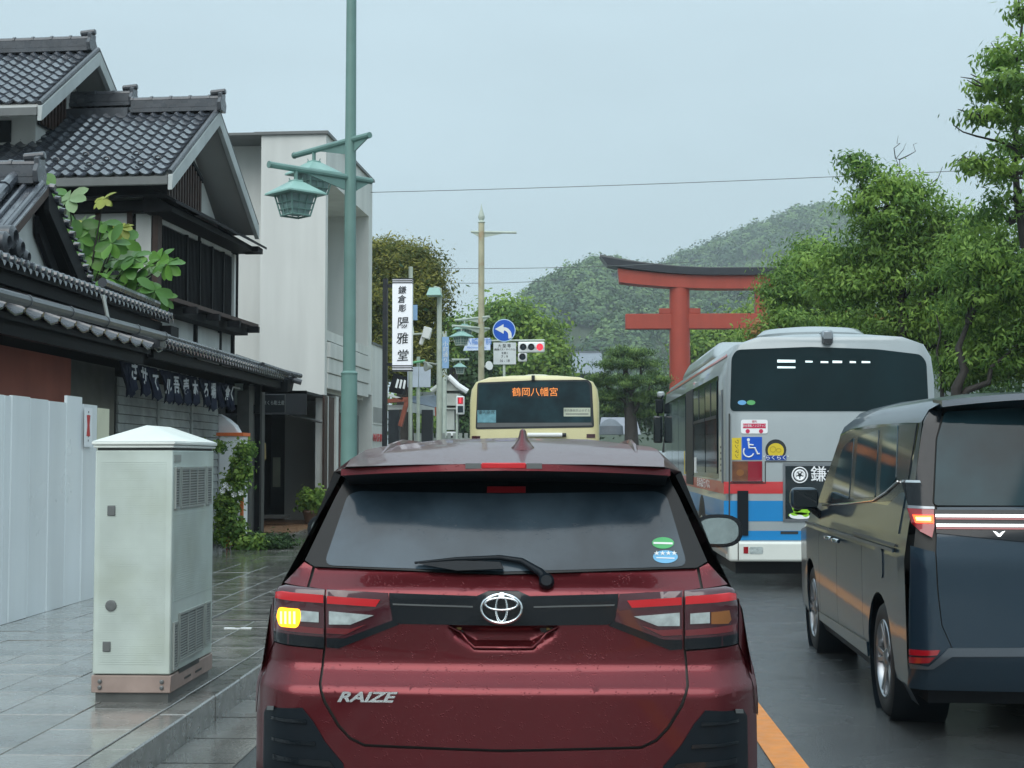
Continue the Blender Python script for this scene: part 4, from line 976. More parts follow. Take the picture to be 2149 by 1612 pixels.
z603 = at(1500, 608, Y).z; z577 = at(1500, 581, Y).z; z563 = at(1500, 566, Y).z
torii_beam('shimaki_beam', hs, Y - .52, Y + .52, z603 - .0, z577, .35, m_torii, .08)
torii_beam('kasagi_beam', hk, Y - .72, Y + .72, z577 + .01, z563, .55, m_toriicap, .33)
torii_beam('kasagi_ridge', hk + .05, Y - .5, Y + .5, z563 + .005, z563 + .06, .62, m_greysteel, .0)
zn0, zn1 = at(1500, 691, Y).z, at(1500, 659, Y).z; hn = (1600 - 1316) * Y / F
m = MB(); m.box((cx - hn, Y - .28, zn0), (cx + hn, Y + .28, zn1)); m.obj('nuki_beam', m_torii, t, bevel=.03)
for x in (xL, xR):
    m = MB(); m.box((x - 1.05, Y - .2, zn1 + .005), (x + 1.05, Y + .2, zn1 + .28)); m.obj('wedge', m_torii, t, bevel=.02)
m = MB(); m.box((cx - .32, Y - .22, zn1 + .01), (cx + .32, Y + .22, z603 - .01)); m.obj('centre_strut', m_torii, t, bevel=.02)

# ================================================================ low roofed wall, stone lantern shrine and far roofs
t = thing('roofed_gateway', at(860, 920, 50), 'low roofed structure with dark tiled slopes and rusty red trim beyond the lightbox sign', 'gateway')
Yg = 46.
def quad(name, pts, d, mat, par, bevel=0):
    m = MB(); m.prism([at(*p[:2], p[2]) for p in pts], d); return m.obj(name, mat, par, bevel=bevel, smooth=0)
quad('roof', [(858, 832, Yg), (917, 828, Yg + 3), (917, 856, Yg), (858, 842, Yg - 3)], (0, .3, -.05), pm('blue grey slate', (.05, .075, .11), .4, var=.3, vs=3), t)
quad('roof_edge', [(855, 843, Yg - 3), (917, 857, Yg - .2), (917, 873, Yg - .2), (853, 864, Yg - 3)], (0, .3, 0), pm('pale roof underside', (.45, .48, .46), .6), t)
quad('red_trim', [(806, 838, 41), (857, 833, 41), (857, 842, 41), (806, 846, 41)], (0, .3, 0), m_rustred, t)
quad('red_brace', [(849, 842, 41), (858, 842, 41), (843, 896, 41), (835, 893, 41)], (0, .2, 0), m_rustred, t)
quad('red_brace', [(912, 855, 43), (922, 852, 43), (918, 872, 43), (913, 874, 43)], (0, .2, 0), m_rustred, t)
quad('white_fascia', [(806, 850, 41.2), (846, 850, 41.2), (846, 859, 41.2), (806, 860, 41.2)], (0, .2, 0), m_plaster, t)
quad('white_ridge', [(806, 823, 41), (846, 836, 41), (844, 839, 41), (806, 829, 41)], (0, .4, 0), m_plaster, t)
quad('ridge_bar', [(873, 822, Yg + 3), (917, 823, Yg + 3), (917, 829, Yg + 3), (873, 829, Yg + 3)], (0, .2, 0), pm('pale roof underside', (.45, .48, .46)), t)
for x in (826, 896):
    p = at(x, 900, 44); m = MB(); m.box((p.x - .17, 44, .15), (p.x + .17, 44.3, at(x, 860, 44).z)); m.obj('dark_post', m_black, t)
quad('onigawara_block', [(815, 822, 42), (845, 828, 42), (856, 793, 42), (826, 783, 42)], (0, .5, 0), m_darkwood, t)
for k in range(3): quad('white_stripe', [(829 + k * 8, 813 + k, 41.95), (833 + k * 8, 815 + k, 41.95), (838 + k * 7, 797 + k, 41.95), (834 + k * 7, 795 + k, 41.95)], (0, -.02, 0), m_white, t)
t = thing('stone_shrine', at(941, 905, 62), 'pale stone shrine tower with curved gable roof beside the pedestrian signal', 'shrine')
Yh = 62.
quad('gable', [(914, 820, Yh), (941, 792, Yh), (970, 820, Yh)], (0, 2, 0), m_stone, t)
for (x0, y0_, x1, y1_) in ((941, 790, 905, 822), (941, 790, 981, 822)):
    m = MB(); m.tube([at(x0, y0_, Yh - .1), at((x0 + x1) / 2, (y0_ + y1_) / 2 + 3, Yh - .1), at(x1, y1_, Yh - .1)], .12, 8); m.obj('roof_edge', m_white if x1 > 950 else m_stone, t)
quad('upper_body', [(918, 826, Yh), (965, 826, Yh), (965, 852, Yh), (918, 852, Yh)], (0, 1.6, 0), m_stone, t)
for y in (848, 856): quad('cornice', [(915, y, Yh - .1), (968, y, Yh - .1), (968, y + 3, Yh - .1), (915, y + 3, Yh - .1)], (0, 1.9, 0), m_stone, t)
quad('pillar', [(936, 860, Yh), (953, 860, Yh), (953, 902, Yh), (936, 902, Yh)], (0, .5, 0), m_stone, t)
quad('plinth', [(930, 914, Yh - .4), (959, 914, Yh - .4), (955, 906, Yh - .4), (934, 906, Yh - .4)], (0, 1, 0), m_white, t)
t = thing('tiled_roof_house', at(1228, 880, 104), 'distant house with grey tiled roof between the round tree and the pine', 'house')
quad('roof', [(1198, 784, 104), (1203, 741, 108), (1262, 741, 108), (1268, 784, 104)], (0, 1, -.3), pm('far grey roof', (.19, .22, .25), .6), t)
quad('ridge', [(1200, 742, 108), (1200, 737, 108), (1262, 737, 108), (1262, 742, 108)], (0, .6, 0), pm('far grey ridge', (.13, .15, .17), .6), t)
quad('wall', [(1205, 900, 105), (1205, 786, 105), (1262, 786, 105), (1262, 900, 105)], (0, 4, 0), m_darkwood, t)
t = thing('low_grey_roof', at(1285, 900, 88), 'low grey curved roof seen beneath the pine tree', 'roof')
quad('roof', [(1256, 912, 88), (1262, 876, 90), (1335, 876, 90), (1345, 912, 88)], (0, 1, 0), pm('low grey roof slate', (.24, .26, .30), .6), t)
m = MB(); m.lathe(at(1281, 912, 86), (0, 0, 1), [(.8, 0), (.75, .5), (.35, .85), (.1, .95)], 16); m.obj('domed_end', pm('far grey ridge', (.13, .15, .17)), t)
t = thing('stone_fence', at(900, 915, 48), 'low pale stone fence of posts and rails beyond the shopfronts', 'fence')
for x in range(858, 985, 12):
    p = at(x, 915, 50); m = MB(); m.box((p.x - .06, 50, .15), (p.x + .06, 50.12, at(x, 909, 50).z)); m.obj('post', m_stone, t)
p = at(850, 913, 50); q = at(985, 913, 50); m = MB(); m.box((p.x, 50.02, p.z - .25), (q.x, 50.1, p.z - .1)); m.obj('rail', m_stone, t)
# ================================================================ vegetation
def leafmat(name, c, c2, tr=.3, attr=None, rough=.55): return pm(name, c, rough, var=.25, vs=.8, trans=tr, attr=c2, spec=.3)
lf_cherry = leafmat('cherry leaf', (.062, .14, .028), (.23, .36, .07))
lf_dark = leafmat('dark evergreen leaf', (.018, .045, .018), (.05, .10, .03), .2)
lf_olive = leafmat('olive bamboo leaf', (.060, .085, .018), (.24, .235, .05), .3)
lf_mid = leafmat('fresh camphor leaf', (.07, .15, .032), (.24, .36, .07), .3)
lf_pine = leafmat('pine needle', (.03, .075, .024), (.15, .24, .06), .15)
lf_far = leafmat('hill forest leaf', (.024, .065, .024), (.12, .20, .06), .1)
m_bark = pm('wet bark', (.030, .026, .022), .7, var=.3, vs=6, bump=.3, bs=30)
m_barkp = pm('pale bark', (.16, .15, .12), .7, var=.3, vs=6)
def leaf_arrays(cent, size, droop=.6, wid=.5, tint=None, nrm=None, jit=.5):
    """diamond leaves, each hanging from its point with its own heading; nrm: the way the clump surface faces there"""
    n = len(cent); th = rng.uniform(0, 6.283, n); el = rng.normal(-droop, .5, n)
    d = np.stack([np.cos(th) * np.cos(el), np.sin(th) * np.cos(el), np.sin(el)], 1)
    if nrm is None: nn_ = rng.normal(size=(n, 3))
    else:
        nn_ = nrm / (np.linalg.norm(nrm, axis=1)[:, None] + 1e-6) + rng.normal(size=(n, 3)) * jit
        nn_ /= np.linalg.norm(nn_, axis=1)[:, None] + 1e-9
        d = d - nn_ * (d * nn_).sum(1)[:, None]; d /= np.linalg.norm(d, axis=1)[:, None] + 1e-9
    s = np.cross(d, nn_); s /= np.linalg.norm(s, axis=1)[:, None] + 1e-9
    L_ = size * rng.uniform(.65, 1.3, n)[:, None]
    v = np.stack([cent, cent + d * L_ * .45 + s * L_ * wid * .5, cent + d * L_, cent + d * L_ * .45 - s * L_ * wid * .5], 1)
    return v.reshape(-1, 3), np.arange(n * 4).reshape(n, 4), (np.repeat(tint, 4) if tint is not None else None)
def crown(name, blobs, n, size, mat, parent=None, clumps=60, cr=.32, flat=.6, droop=.6, wid=.5, shell=.55, front=False, tmin=0, tmax=1):
    """blobs: (centre, (rx,ry,rz), weight); clumps of leaves sit towards the outside of each blob"""
    W = np.array([b[2] for b in blobs], float); W /= W.sum(); pts = []; tint = []; nr_ = []
    for (c, r, _), w_ in zip(blobs, W):
        k = max(3, int(clumps * w_)); m_ = int(n * w_)
        d = rng.normal(size=(k, 3)); d /= np.linalg.norm(d, axis=1)[:, None]
        rad = rng.uniform(shell, 1.0, k) ** .7
        cc = np.array(c) + d * rad[:, None] * np.array(r)
        ct = rng.uniform(tmin, tmax, k) ** 1.3
        ii = rng.integers(0, k, m_); sc = cr * rng.uniform(.7, 1.35, k)
        off = rng.normal(size=(m_, 3)) * np.array([1, 1, flat]) * sc[ii][:, None]
        pts.append(cc[ii] + off); nr_.append(off * np.array([1, 1, 1 / flat]) + np.array([0, 0, .35]) * cr + d[ii] * cr * .5); tint.append(np.clip(ct[ii] + rng.normal(0, .15, m_) + off[:, 2] / (cr * 4), 0, 1))  # random leaf tone, plus light from above painted in: clump tops paler
    pts = np.concatenate(pts); tint = np.concatenate(tint)
    v, f, t_ = leaf_arrays(pts, size, droop, wid, tint, np.concatenate(nr_), .45)
    return np_mesh(name, v, f, mat, parent, t_)
def trunk(parent, pts, r, name='trunk', mat=None):
    m = MB(); m.tube(pts, r, 9); return m.obj(name, mat or m_bark, parent, smooth=60)
def wob(a, b, n=5, amp=.15):
    a = Vector(a); b = Vector(b)
    return [a.lerp(b, i / n) + (Vector((random.uniform(-amp, amp), random.uniform(-amp, amp), random.uniform(-amp, amp) * .5)) if 0 < i < n else Vector()) for i in range(n + 1)]
def taper(n, a, b): return [a + (b - a) * i / n for i in range(n + 1)]
# --- cherry trees on the embankment
def cherry(base, label, blobs, n, size, clumps, limbs, tr_top, tr_r=.14, cr=.34, mat=lf_cherry):
    t = thing('cherry_tree', base, label, 'tree', group='cherry trees along the avenue')
    tk = trunk(t, wob(base, tr_top, 5, .12), taper(5, tr_r, tr_r * .5))
    for A, B, r_ in limbs:
        pts = wob(A, B, 5, .12); trunk(tk, pts, taper(5, r_, r_ * .25), 'limb')
    tw_ = MB()
    for (c, r, _) in blobs:          # twigs reaching through each leaf mass
        for k in range(7):
            d = Vector((random.uniform(-1, 1) * r[0], random.uniform(-.6, .6) * r[1], random.uniform(-.2, 1) * r[2]))
            b0_ = Vector(c) - Vector((0, 0, r[2] * .5)); tw_.tube(wob(b0_, Vector(c) + d, 3, .08), [.022, .016, .011, .005], 5)
    tag(tw_.obj('twigs', m_bark, t, smooth=60), kind='stuff')
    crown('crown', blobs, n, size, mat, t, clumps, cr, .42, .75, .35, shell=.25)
    return t
def blobpx(px, py, Y, rx, rz, w_, ry=None):
    p = at(px, py, Y); k = Y / F; return ((p.x, p.y, p.z), (rx * k, ry or min(rx, 130) * k, rz * k), w_)
cherry((6.95, 21, .15), 'tall cherry tree at the right edge whose drooping branches reach over the sky', [
    blobpx(2125, 110, 20, 70, 40, 1.1), blobpx(2090, 175, 19.6, 75, 26, 1.2), blobpx(2130, 220, 20, 60, 35, 1), blobpx(2060, 240, 19.8, 55, 12, .55), blobpx(2140, 300, 20.5, 60, 22, .7),
    blobpx(2060, 335, 20, 50, 14, .55), blobpx(2120, 360, 20, 60, 25, .9), blobpx(2148, 20, 20, 24, 24, .5), blobpx(2270, 200, 21, 100, 190, 3), blobpx(2260, 430, 21.5, 110, 110, 2.5),
    blobpx(2120, 440, 21, 80, 60, 1.3)],
    9500, .115, 150, [(at(2150, 520, 21), at(2148, 20, 20.5), .06), (at(2148, 240, 20.5), at(2040, 180, 20), .03), (at(2145, 330, 20.5), at(2000, 262, 20), .025), (at(2150, 440, 21), at(2090, 350, 20), .035),
     (at(2150, 120, 20.5), at(2080, 90, 20), .02)], at(2165, 300, 20.8), .16, .13)
cherry((5.9, 27, .15), 'broad cherry tree directly behind the silver bus, a bare twig rising from its top', [
    blobpx(1900, 560, 27, 150, 130, 4), blobpx(1850, 430, 26.5, 70, 60, 1.1), blobpx(1810, 350, 26.5, 30, 24, .22), blobpx(1870, 385, 26.5, 45, 28, .4), blobpx(1985, 470, 27, 95, 60, 1.4), blobpx(1780, 600, 27.5, 90, 90, 2),
    blobpx(2030, 620, 26.5, 120, 130, 3.4), blobpx(1950, 700, 27.5, 190, 70, 2.4), blobpx(1925, 420, 26.5, 24, 32, .2), blobpx(1790, 330, 26.5, 16, 9, .07)],
    46000, .115, 400, [(at(1900, 760, 27), at(1858, 380, 26.6), .09), (at(1990, 800, 26.5), at(2010, 500, 26.5), .10), (at(1905, 700, 26.8), at(1990, 560, 26.4), .06), (at(2000, 700, 26.4), at(2100, 640, 26), .06),
     (at(1868, 440, 26.6), at(1888, 335, 26.5), .025), (at(1888, 335, 26.5), at(1885, 285, 26.5), .012), (at(1888, 335, 26.5), at(1925, 300, 26.5), .012), (at(1880, 350, 26.5), at(1902, 300, 26.5), .010),
     (at(1900, 480, 26.6), at(1978, 350, 26.6), .02), (at(1830, 480, 26.6), at(1795, 370, 26.6), .014)], at(1905, 650, 27), .17, .19)
cherry((6.5, 24, .15), 'cherry tree with dark forked limbs above the grey minivan', [
    blobpx(2090, 560, 24, 110, 120, 2.6), blobpx(2110, 740, 24.5, 120, 80, 1.8), blobpx(2030, 760, 25, 70, 60, .8), blobpx(2230, 640, 24, 140, 160, 2.5)],
    24000, .115, 230, [(at(2010, 860, 24), at(2032, 640, 24), .10), (at(2010, 850, 24), at(2140, 720, 23.8), .07), (at(2032, 680, 24), at(2080, 500, 23.8), .06), (at(1978, 860, 25), at(1965, 660, 25), .04)], at(2012, 800, 24), .15, .19)
cherry((5.8, 38, .15), 'smaller cherry tree with reddish shoots beside the right end of the torii', [
    blobpx(1700, 590, 38, 90, 80, 2.4), blobpx(1660, 700, 37, 85, 60, 2), blobpx(1760, 700, 38, 100, 80, 2.4), blobpx(1640, 620, 37, 32, 70, .8), blobpx(1720, 520, 38, 50, 26, .4), blobpx(1590, 720, 36.5, 24, 40, .35)],
    26000, .14, 280, [(at(1700, 800, 38), at(1700, 560, 38), .09), (at(1720, 700, 38), at(1800, 600, 38), .06), (at(1690, 720, 38), at(1640, 600, 37.5), .05)], at(1705, 700, 38), .15, .25)
cherry((8.4, 52, .15), 'far cherry tree filling the gap above the silver bus roof', [
    blobpx(1850, 660, 50, 160, 130, 3), blobpx(1700, 740, 50, 130, 60, 2), blobpx(2050, 660, 50, 160, 160, 3)], 16000, .26, 220, [], at(1850, 700, 50), .2, .5, lf_mid)
# reddish young shoots
c = crown('young_shoots', [blobpx(1592, 700, 36.3, 14, 34, 1), blobpx(1770, 585, 36.5, 16, 8, .3)], 420, .13, leafmat('reddish young leaf', (.30, .16, .06), (.42, .26, .10)), bpy.data.objects['cherry_tree.003'], 14, .12); c['kind'] = 'stuff'
# underplanting
t = thing('hedge', at(1950, 850, 22.5), 'dark hedge and trunks massed below the cherry trees on the embankment', 'hedge')
crown('foliage', [((8.6, 22, 1.2), (1.6, 4, 1.3), 1), ((8.8, 30, 1.4), (1.6, 6, 1.6), 1), ((9, 42, 1.6), (2, 8, 1.8), 1)], 16000, .16, lf_dark, t, 160, .3)
# --- pine
t = thing('pine_tree', at(1322, 945, 60), 'dark round-topped pine tree with flat needle pads to the right of the yellow bus', 'tree')
pads = [blobpx(x, y, 60 + dy, rx, rz, w_) for x, y, dy, rx, rz, w_ in ((1315, 742, 0, 48, 14, 1), (1290, 765, -.5, 40, 12, .8), (1350, 765, .5, 36, 12, .8), (1265, 800, 0, 34, 13, .8), (1325, 800, -.8, 46, 13, 1),
    (1378, 795, .4, 24, 16, .6), (1290, 832, .4, 50, 14, 1.1), (1355, 835, 0, 46, 14, 1), (1300, 862, .5, 46, 10, .8), (1360, 868, .4, 34, 10, .6), (1258, 838, .3, 18, 12, .3))]
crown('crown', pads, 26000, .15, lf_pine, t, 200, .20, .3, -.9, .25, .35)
trunk(t, [at(1326, 945, 60), at(1324, 880, 60), at(1318, 830, 60), at(1312, 770, 60)], [.32, .26, .2, .1])
for a, b in (((1322, 880), (1368, 800)), ((1320, 850), (1270, 800)), ((1318, 830), (1345, 770))): trunk(t, wob(at(*a, 60), at(*b, 60), 4, .15), taper(4, .1, .04), 'limb')
# --- olive tree behind the white building
t = thing('olive_green_tree', at(850, 900, 47), 'big feathery olive-green tree behind the white building', 'tree')
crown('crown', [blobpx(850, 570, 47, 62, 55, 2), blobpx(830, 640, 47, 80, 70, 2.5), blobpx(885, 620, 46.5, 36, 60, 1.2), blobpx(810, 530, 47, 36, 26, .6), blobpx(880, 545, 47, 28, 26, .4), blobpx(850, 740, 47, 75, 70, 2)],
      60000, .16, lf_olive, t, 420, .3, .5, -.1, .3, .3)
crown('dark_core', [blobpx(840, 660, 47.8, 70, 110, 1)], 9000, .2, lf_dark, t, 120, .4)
trunk(t, [at(850, 930, 47), at(848, 780, 47), at(845, 640, 47)], [.3, .25, .1])
# --- mid-distance round trees
def roundtree(label, Y, blobs, n, size, mat=lf_mid, name='broadleaf_tree', base=None, clumps=160, cr=.55):
    c0 = blobs[0]; t = thing(name, at(c0[0], 950, Y), label, 'tree', group='trees beyond the junction')
    crown('crown', [blobpx(x, y, Y + dy, rx, rz, rx * rz / 1000) for x, y, dy, rx, rz in blobs], n, size, mat, t, clumps, cr, .6, .5, .55, .5)
    trunk(t, [at(c0[0], 950, Y + 1), at(c0[0] + 2, c0[1] + 30, Y + 1)], [.35, .15]); return t
roundtree('bright green rounded tree behind the left-turn sign', 78, [(1062, 672, 0, 52, 34), (1125, 705, 0, 44, 40), (1150, 760, -1, 46, 36), (1080, 740, 1, 60, 60), (1030, 720, 1, 40, 50), (1120, 790, 0, 70, 40)], 30000, .28, clumps=330, cr=.5)
roundtree('dark leafy tree behind the pedestrian signal', 72, [(985, 800, 0, 46, 70), (940, 740, 1, 26, 50), (975, 880, 0, 60, 50), (905, 800, 0, 40, 70), (900, 880, 0, 70, 40)], 22000, .26, lf_dark, clumps=240, cr=.5)
roundtree('yellow-green bush between the olive tree and the cream lamp post', 66, [(950, 700, 0, 22, 32), (940, 730, 0, 25, 20), (865, 840, 0, 40, 20), (890, 890, 0, 45, 18)], 6000, .24, clumps=90, cr=.3)
roundtree('pale green tree glimpsed between the torii pillars', 90, [(1510, 720, 0, 70, 38), (1570, 690, 0, 40, 34), (1480, 760, 0, 50, 50), (1540, 790, 0, 90, 40)], 16000, .32, clumps=180, cr=.7)
roundtree('dark low trees behind the pine and the torii pillar', 95, [(1400, 850, 0, 90, 50), (1250, 850, 2, 80, 40), (1180, 830, 2, 60, 40), (1480, 850, 0, 80, 60)], 16000, .34, lf_dark, clumps=180, cr=.7)
# --- the forested hills
def hill(name, Y0, Y1, ridge_, base_z, label, n_cr, leaf, cr_r, ncl):
    """ridge_: (px, py) along the skyline at distance Y1"""
    P_ = [at(px, py, Y1) for px, py in ridge_]; xs = np.array([p.x for p in P_]); zs = np.array([p.z for p in P_])
    def H(x, t): return np.interp(x, xs, zs)
    def surf(x, t):      # t=0 at the foot, 1 at the skyline, beyond 1 it falls away behind
        prof = np.sin(np.clip(t, 0, 1.6) * np.pi / 2) ** .9
        x_ = x * (Y0 + (Y1 - Y0) * t) / Y1
        z = base_z + (np.interp(x, xs, zs) - base_z - cr_r * .8) * prof + 2.5 * np.sin(x * .045 + t * 7) * np.clip(t * (1 - t) * 4, 0, 1)
        return x_, Y0 + (Y1 - Y0) * t, z
    nx, ny = 60, 30; V = []
    for j in range(ny + 1):
        for i in range(nx + 1):
            V.append(surf(xs[0] + (xs[-1] - xs[0]) * i / nx, j / ny * 1.45))
    Fq = [(j*(nx+1)+i, j*(nx+1)+i+1, (j+1)*(nx+1)+i+1, (j+1)*(nx+1)+i) for j in range(ny) for i in range(nx)]
    o = np_mesh(name, np.array([[float(a) for a in v] for v in V]), Fq, pm('hill soil', (.03, .045, .02), .9), None, smooth=True); tag(o, kind='structure')
    X = rng.uniform(xs[0], xs[-1], n_cr); T = rng.uniform(.05, 1.06, n_cr) ** .8
    cx_, cy_, cz_ = surf(X, T); per = ncl; pts = []; tint = []; nr_ = []
    for a, b, c_ in zip(cx_, cy_, cz_):
        r_ = cr_r * rng.uniform(.6, 1.25); k = 9
        d = rng.normal(size=(k, 3)); d[:, 2] = np.abs(d[:, 2]) * 1.0; d /= np.linalg.norm(d, axis=1)[:, None]
        cc = np.array([a, b, c_]) + d * r_ * np.array([.8, .8, .65]); tt = rng.uniform(-.25, .9); ii = rng.integers(0, k, per)
        p_ = cc[ii] + rng.normal(size=(per, 3)) * r_ * .17; pts.append(p_); nr_.append(p_ - np.array([a, b, c_ - r_ * .25])); tint.append(np.clip(tt + (p_[:, 2] - c_) / r_ * .35 + rng.normal(0, .1, per), 0, 1))  # crown tops coloured paler as if lit from above, over random tone
    v, f, t_ = leaf_arrays(np.concatenate(pts), leaf, .1, .9, np.concatenate(tint), np.concatenate(nr_), .3)
    fo = np_mesh('forest', v, f, lf_far, None, t_); tag(fo, label, kind='stuff')
hill('hills', 330, 560, [(960, 760), (1050, 690), (1100, 640), (1130, 602), (1165, 588), (1200, 566), (1262, 558), (1330, 572), (1400, 590), (1480, 600), (1560, 612), (1650, 640), (1760, 700), (1900, 760)], 3,
     'dense rounded tree crowns covering the nearer hillside', 950, 1.15, 5.2, 250)
hill('far_hills', 560, 820, [(1300, 640), (1380, 575), (1430, 548), (1480, 522), (1520, 506), (1560, 490), (1600, 474), (1640, 456), (1690, 440), (1745, 438), (1790, 452), (1850, 470), (1950, 500), (2100, 560), (2300, 640)], 5,
     'misty tree crowns covering the higher hill behind', 1000, 1.6, 7.0, 190)

# --- big-leaved plant growing over the gate roof
lf_big = [leafmat('glossy loquat leaf', (.12, .27, .05), (.14, .28, .06), .25, rough=.32), leafmat('pale new loquat leaf', (.30, .34, .07), (.3, .34, .08), .3, rough=.4), leafmat('deep loquat leaf', (.08, .19, .045), (.08, .2, .05), .2, rough=.3),
          leafmat('silvery loquat leaf', (.19, .29, .14), (.2, .3, .15), .2, rough=.3)]
def big_leaf_mesh(mat):
    v = []; L_ = [0, .18, .42, .68, .88, 1]; W_ = [.02, .13, .21, .23, .15, .0]
    for a, b in zip(L_, W_): zc = -.22 * a * a; v += [(a, -b * 1.25, zc + b * .18), (a, 0, zc - .02), (a, b * 1.25, zc + b * .18)]
    f = []
    for i in range(5):
        k = i * 3; f += [(k, k + 3, k + 4, k + 1), (k + 1, k + 4, k + 5, k + 2)]
    me = bpy.data.meshes.new('leaf'); me.from_pydata(v, [], f); me.materials.append(mat); me.shade_smooth(); return me
blm = [big_leaf_mesh(m_) for m_ in lf_big]
t = thing('broad_leaved_shrub', (-6.3, 17.9, .15), 'large broad-leaved shrub with pale rosettes growing up between the gate gable and the lattice window', 'shrub')
st0 = Vector((-6.2, 18.0, 3.0))
spots = [(50, 352, 3), (112, 398, 0), (145, 418, 3), (128, 440, 2), (217, 418, 1), (175, 470, 3), (215, 470, 0), (255, 478, 1), (150, 465, 1), (165, 500, 0), (200, 505, 2), (235, 510, 0), (262, 505, 0), (185, 535, 0),
         (215, 545, 2), (245, 545, 3), (270, 560, 0), (195, 570, 0), (225, 585, 0), (255, 580, 2), (285, 575, 0), (315, 560, 3), (335, 545, 0), (350, 555, 0), (300, 600, 0), (325, 610, 2), (340, 625, 0), (240, 615, 2), (210, 600, 0), (140, 490, 2), (280, 540, 2), (265, 610, 0)]
stems = MB(); inv = wm(t).inverted()
for i, (px, py, mi) in enumerate(spots):
    c = at(px, py, 18.1 + .5 * math.sin(i * 2.7)); stems.tube([st0 + Vector((0, 0, .3)), st0.lerp(c, .6) + Vector((0, 0, .1)), c], [.02, .012, .007], 5)
    n = 8 + i % 2; a0 = random.uniform(0, 6); tl0 = R(random.uniform(25, 70)); tl1 = R(random.uniform(-30, 30))
    for k in range(n):
        az = a0 + 6.283 * k / n; el = random.uniform(-.55, .55) - (.2 if k % 2 else 0); s_ = random.uniform(.19, .28) * (.7 if mi == 1 else 1)
        M = Matrix.Translation(c) @ Matrix.Rotation(tl0, 4, 'X') @ Matrix.Rotation(tl1, 4, 'Y') @ Matrix.Rotation(az, 4, 'Z') @ Matrix.Rotation(-el, 4, 'Y') @ Matrix.Rotation(random.uniform(-.5, .5), 4, 'X') @ Matrix.Diagonal((s_, s_, s_, 1))
        link_mesh('leaf', blm[mi if k % 4 else (mi + (2 if mi == 0 else 0)) % 4], t, local=inv @ M)
stems.obj('stem', m_bark, t)
# small plants by the entrance
crown('foliage', [(POT[1] + Vector((0, 0, .22)), (.26, .2, .22), 1)], 900, .10, lf_mid, POT[0], 34, .06, 1, .2, .7)
t = thing('climbing_shrub', at(478, 1150, 21.0), 'straggly climbing shrub with white flowers in front of the wrapped stack', 'shrub')
def bp(x, y, rx, rz, w_): return blobpx(x, y, 20.9, rx, rz, w_, .12)
crown('foliage', [bp(512, 940, 12, 14, .5), bp(462, 938, 6, 8, .15), bp(505, 985, 16, 22, 1), bp(490, 1020, 22, 22, 1), bp(475, 1060, 20, 22, 1), bp(488, 1100, 22, 30, .7), bp(470, 1110, 14, 40, .7), bp(520, 1140, 36, 10, .8)], 7000, .07, lf_mid, t, 150, .05, 1, .4, .6)
trunk(t, [at(470, 1150, 21), at(468, 1060, 21), at(480, 1000, 21), at(505, 940, 21)], [.025, .02, .012, .006], 'stem')
for (x, y) in ((474, 1018), (482, 1024), (492, 1038), (506, 1034), (468, 1030)):
    m = MB(); p = at(x, y, 20.75)
    for k in range(5): a = k * 1.257; m.add([p, p + Vector((math.cos(a) * .045, -.02, math.sin(a) * .045)), p + Vector((math.cos(a + .9) * .045, -.02, math.sin(a + .9) * .045))], [(0, 1, 2)])
    m.obj('flower', m_white, t, fix=False)
crown('ground_foliage', [((atz(535, 1150, .2).x, 21.2, .26), (.5, .35, .1), 1)], 2500, .06, lf_dark, t, 50, .06)
# ================================================================ vehicles
m_red = pm('dark red metallic paint', (.125, .016, .021), .34, metal=.85, var=.06, coat=.45, drops=.32, spec=.5)
m_navy_p = pm('dark grey metallic paint', (.010, .029, .048), .32, metal=.4, var=.05, coat=.6, crough=.05, drops=.15, spec=.5)
m_blk = pm('black glossy trim', (.004, .007, .010), .15, var=0, coat=.15, drops=.12, spec=.4)
m_surr = pm('black window surround', (.004, .007, .009), .2, var=0, spec=.2)
m_blkm = pm('black textured plastic', (.004, .008, .012), .5, spec=.25, var=.15, vs=20)
m_gl = pm('rainy rear glass', (.056, .085, .11), .12, col2=(.018, .032, .045), c2s=2.3, c2t=.56, var=.35, vs=1.6, spec=.3, drops=.12, streak=.35)  # dark mottling painted into the colour for the dim interior behind the pane
m_glb = pm('dark tinted glass', (.005, .010, .013), .04, var=.3, vs=2, coat=.3, spec=.6)
m_gly = pm('greenish tinted glass', (.014, .040, .050), .06, var=.5, vs=1.2, coat=0, spec=.32, col2=(.008, .02, .026), c2s=2.2)
m_chrome = pm('chrome', (.75, .77, .78), .12, metal=1, var=0)
m_rubber = pm('tyre rubber', (.012, .013, .014), .6, var=.1)
m_rim = pm('silver rim', (.30, .32, .34), .28, metal=.9, var=.05)
m_lr = pm('red lamp lens', (.26, .006, .012), .12, var=.05, coat=1)
m_lrb = pm('bright red lamp strip', (.52, .012, .018), .25, var=.05, coat=.5)
m_lrm = pm('deep red reflector', (.13, .012, .016), .15, coat=1)
m_lrd = pm('smoked lamp housing', (.05, .006, .012), .12, var=.1, coat=1)
m_lc = pm('clear ribbed lens', (.36, .42, .42), .15, var=.3, vs=40, coat=1)
m_la = pm('amber lens', (.22, .085, .02), .2, var=.2, coat=1)
m_lit_a = pm('lit amber turn lamp', (1, .5, .02), .4, var=0, emit=(1, .36, .01), es=2.2)
m_lit_ac = pm('lamp filament glow', (1, .8, .2), .4, var=0, emit=(1, .75, .12), es=4)
m_lit_r = pm('lit red tail lamp', (1, .1, .02), .4, var=0, emit=(1, .07, .02), es=3)
def interp(tab):
    X = [a for a, _ in tab]; Y_ = [b for _, b in tab]
    return lambda x: float(np.interp(x, X, Y_))
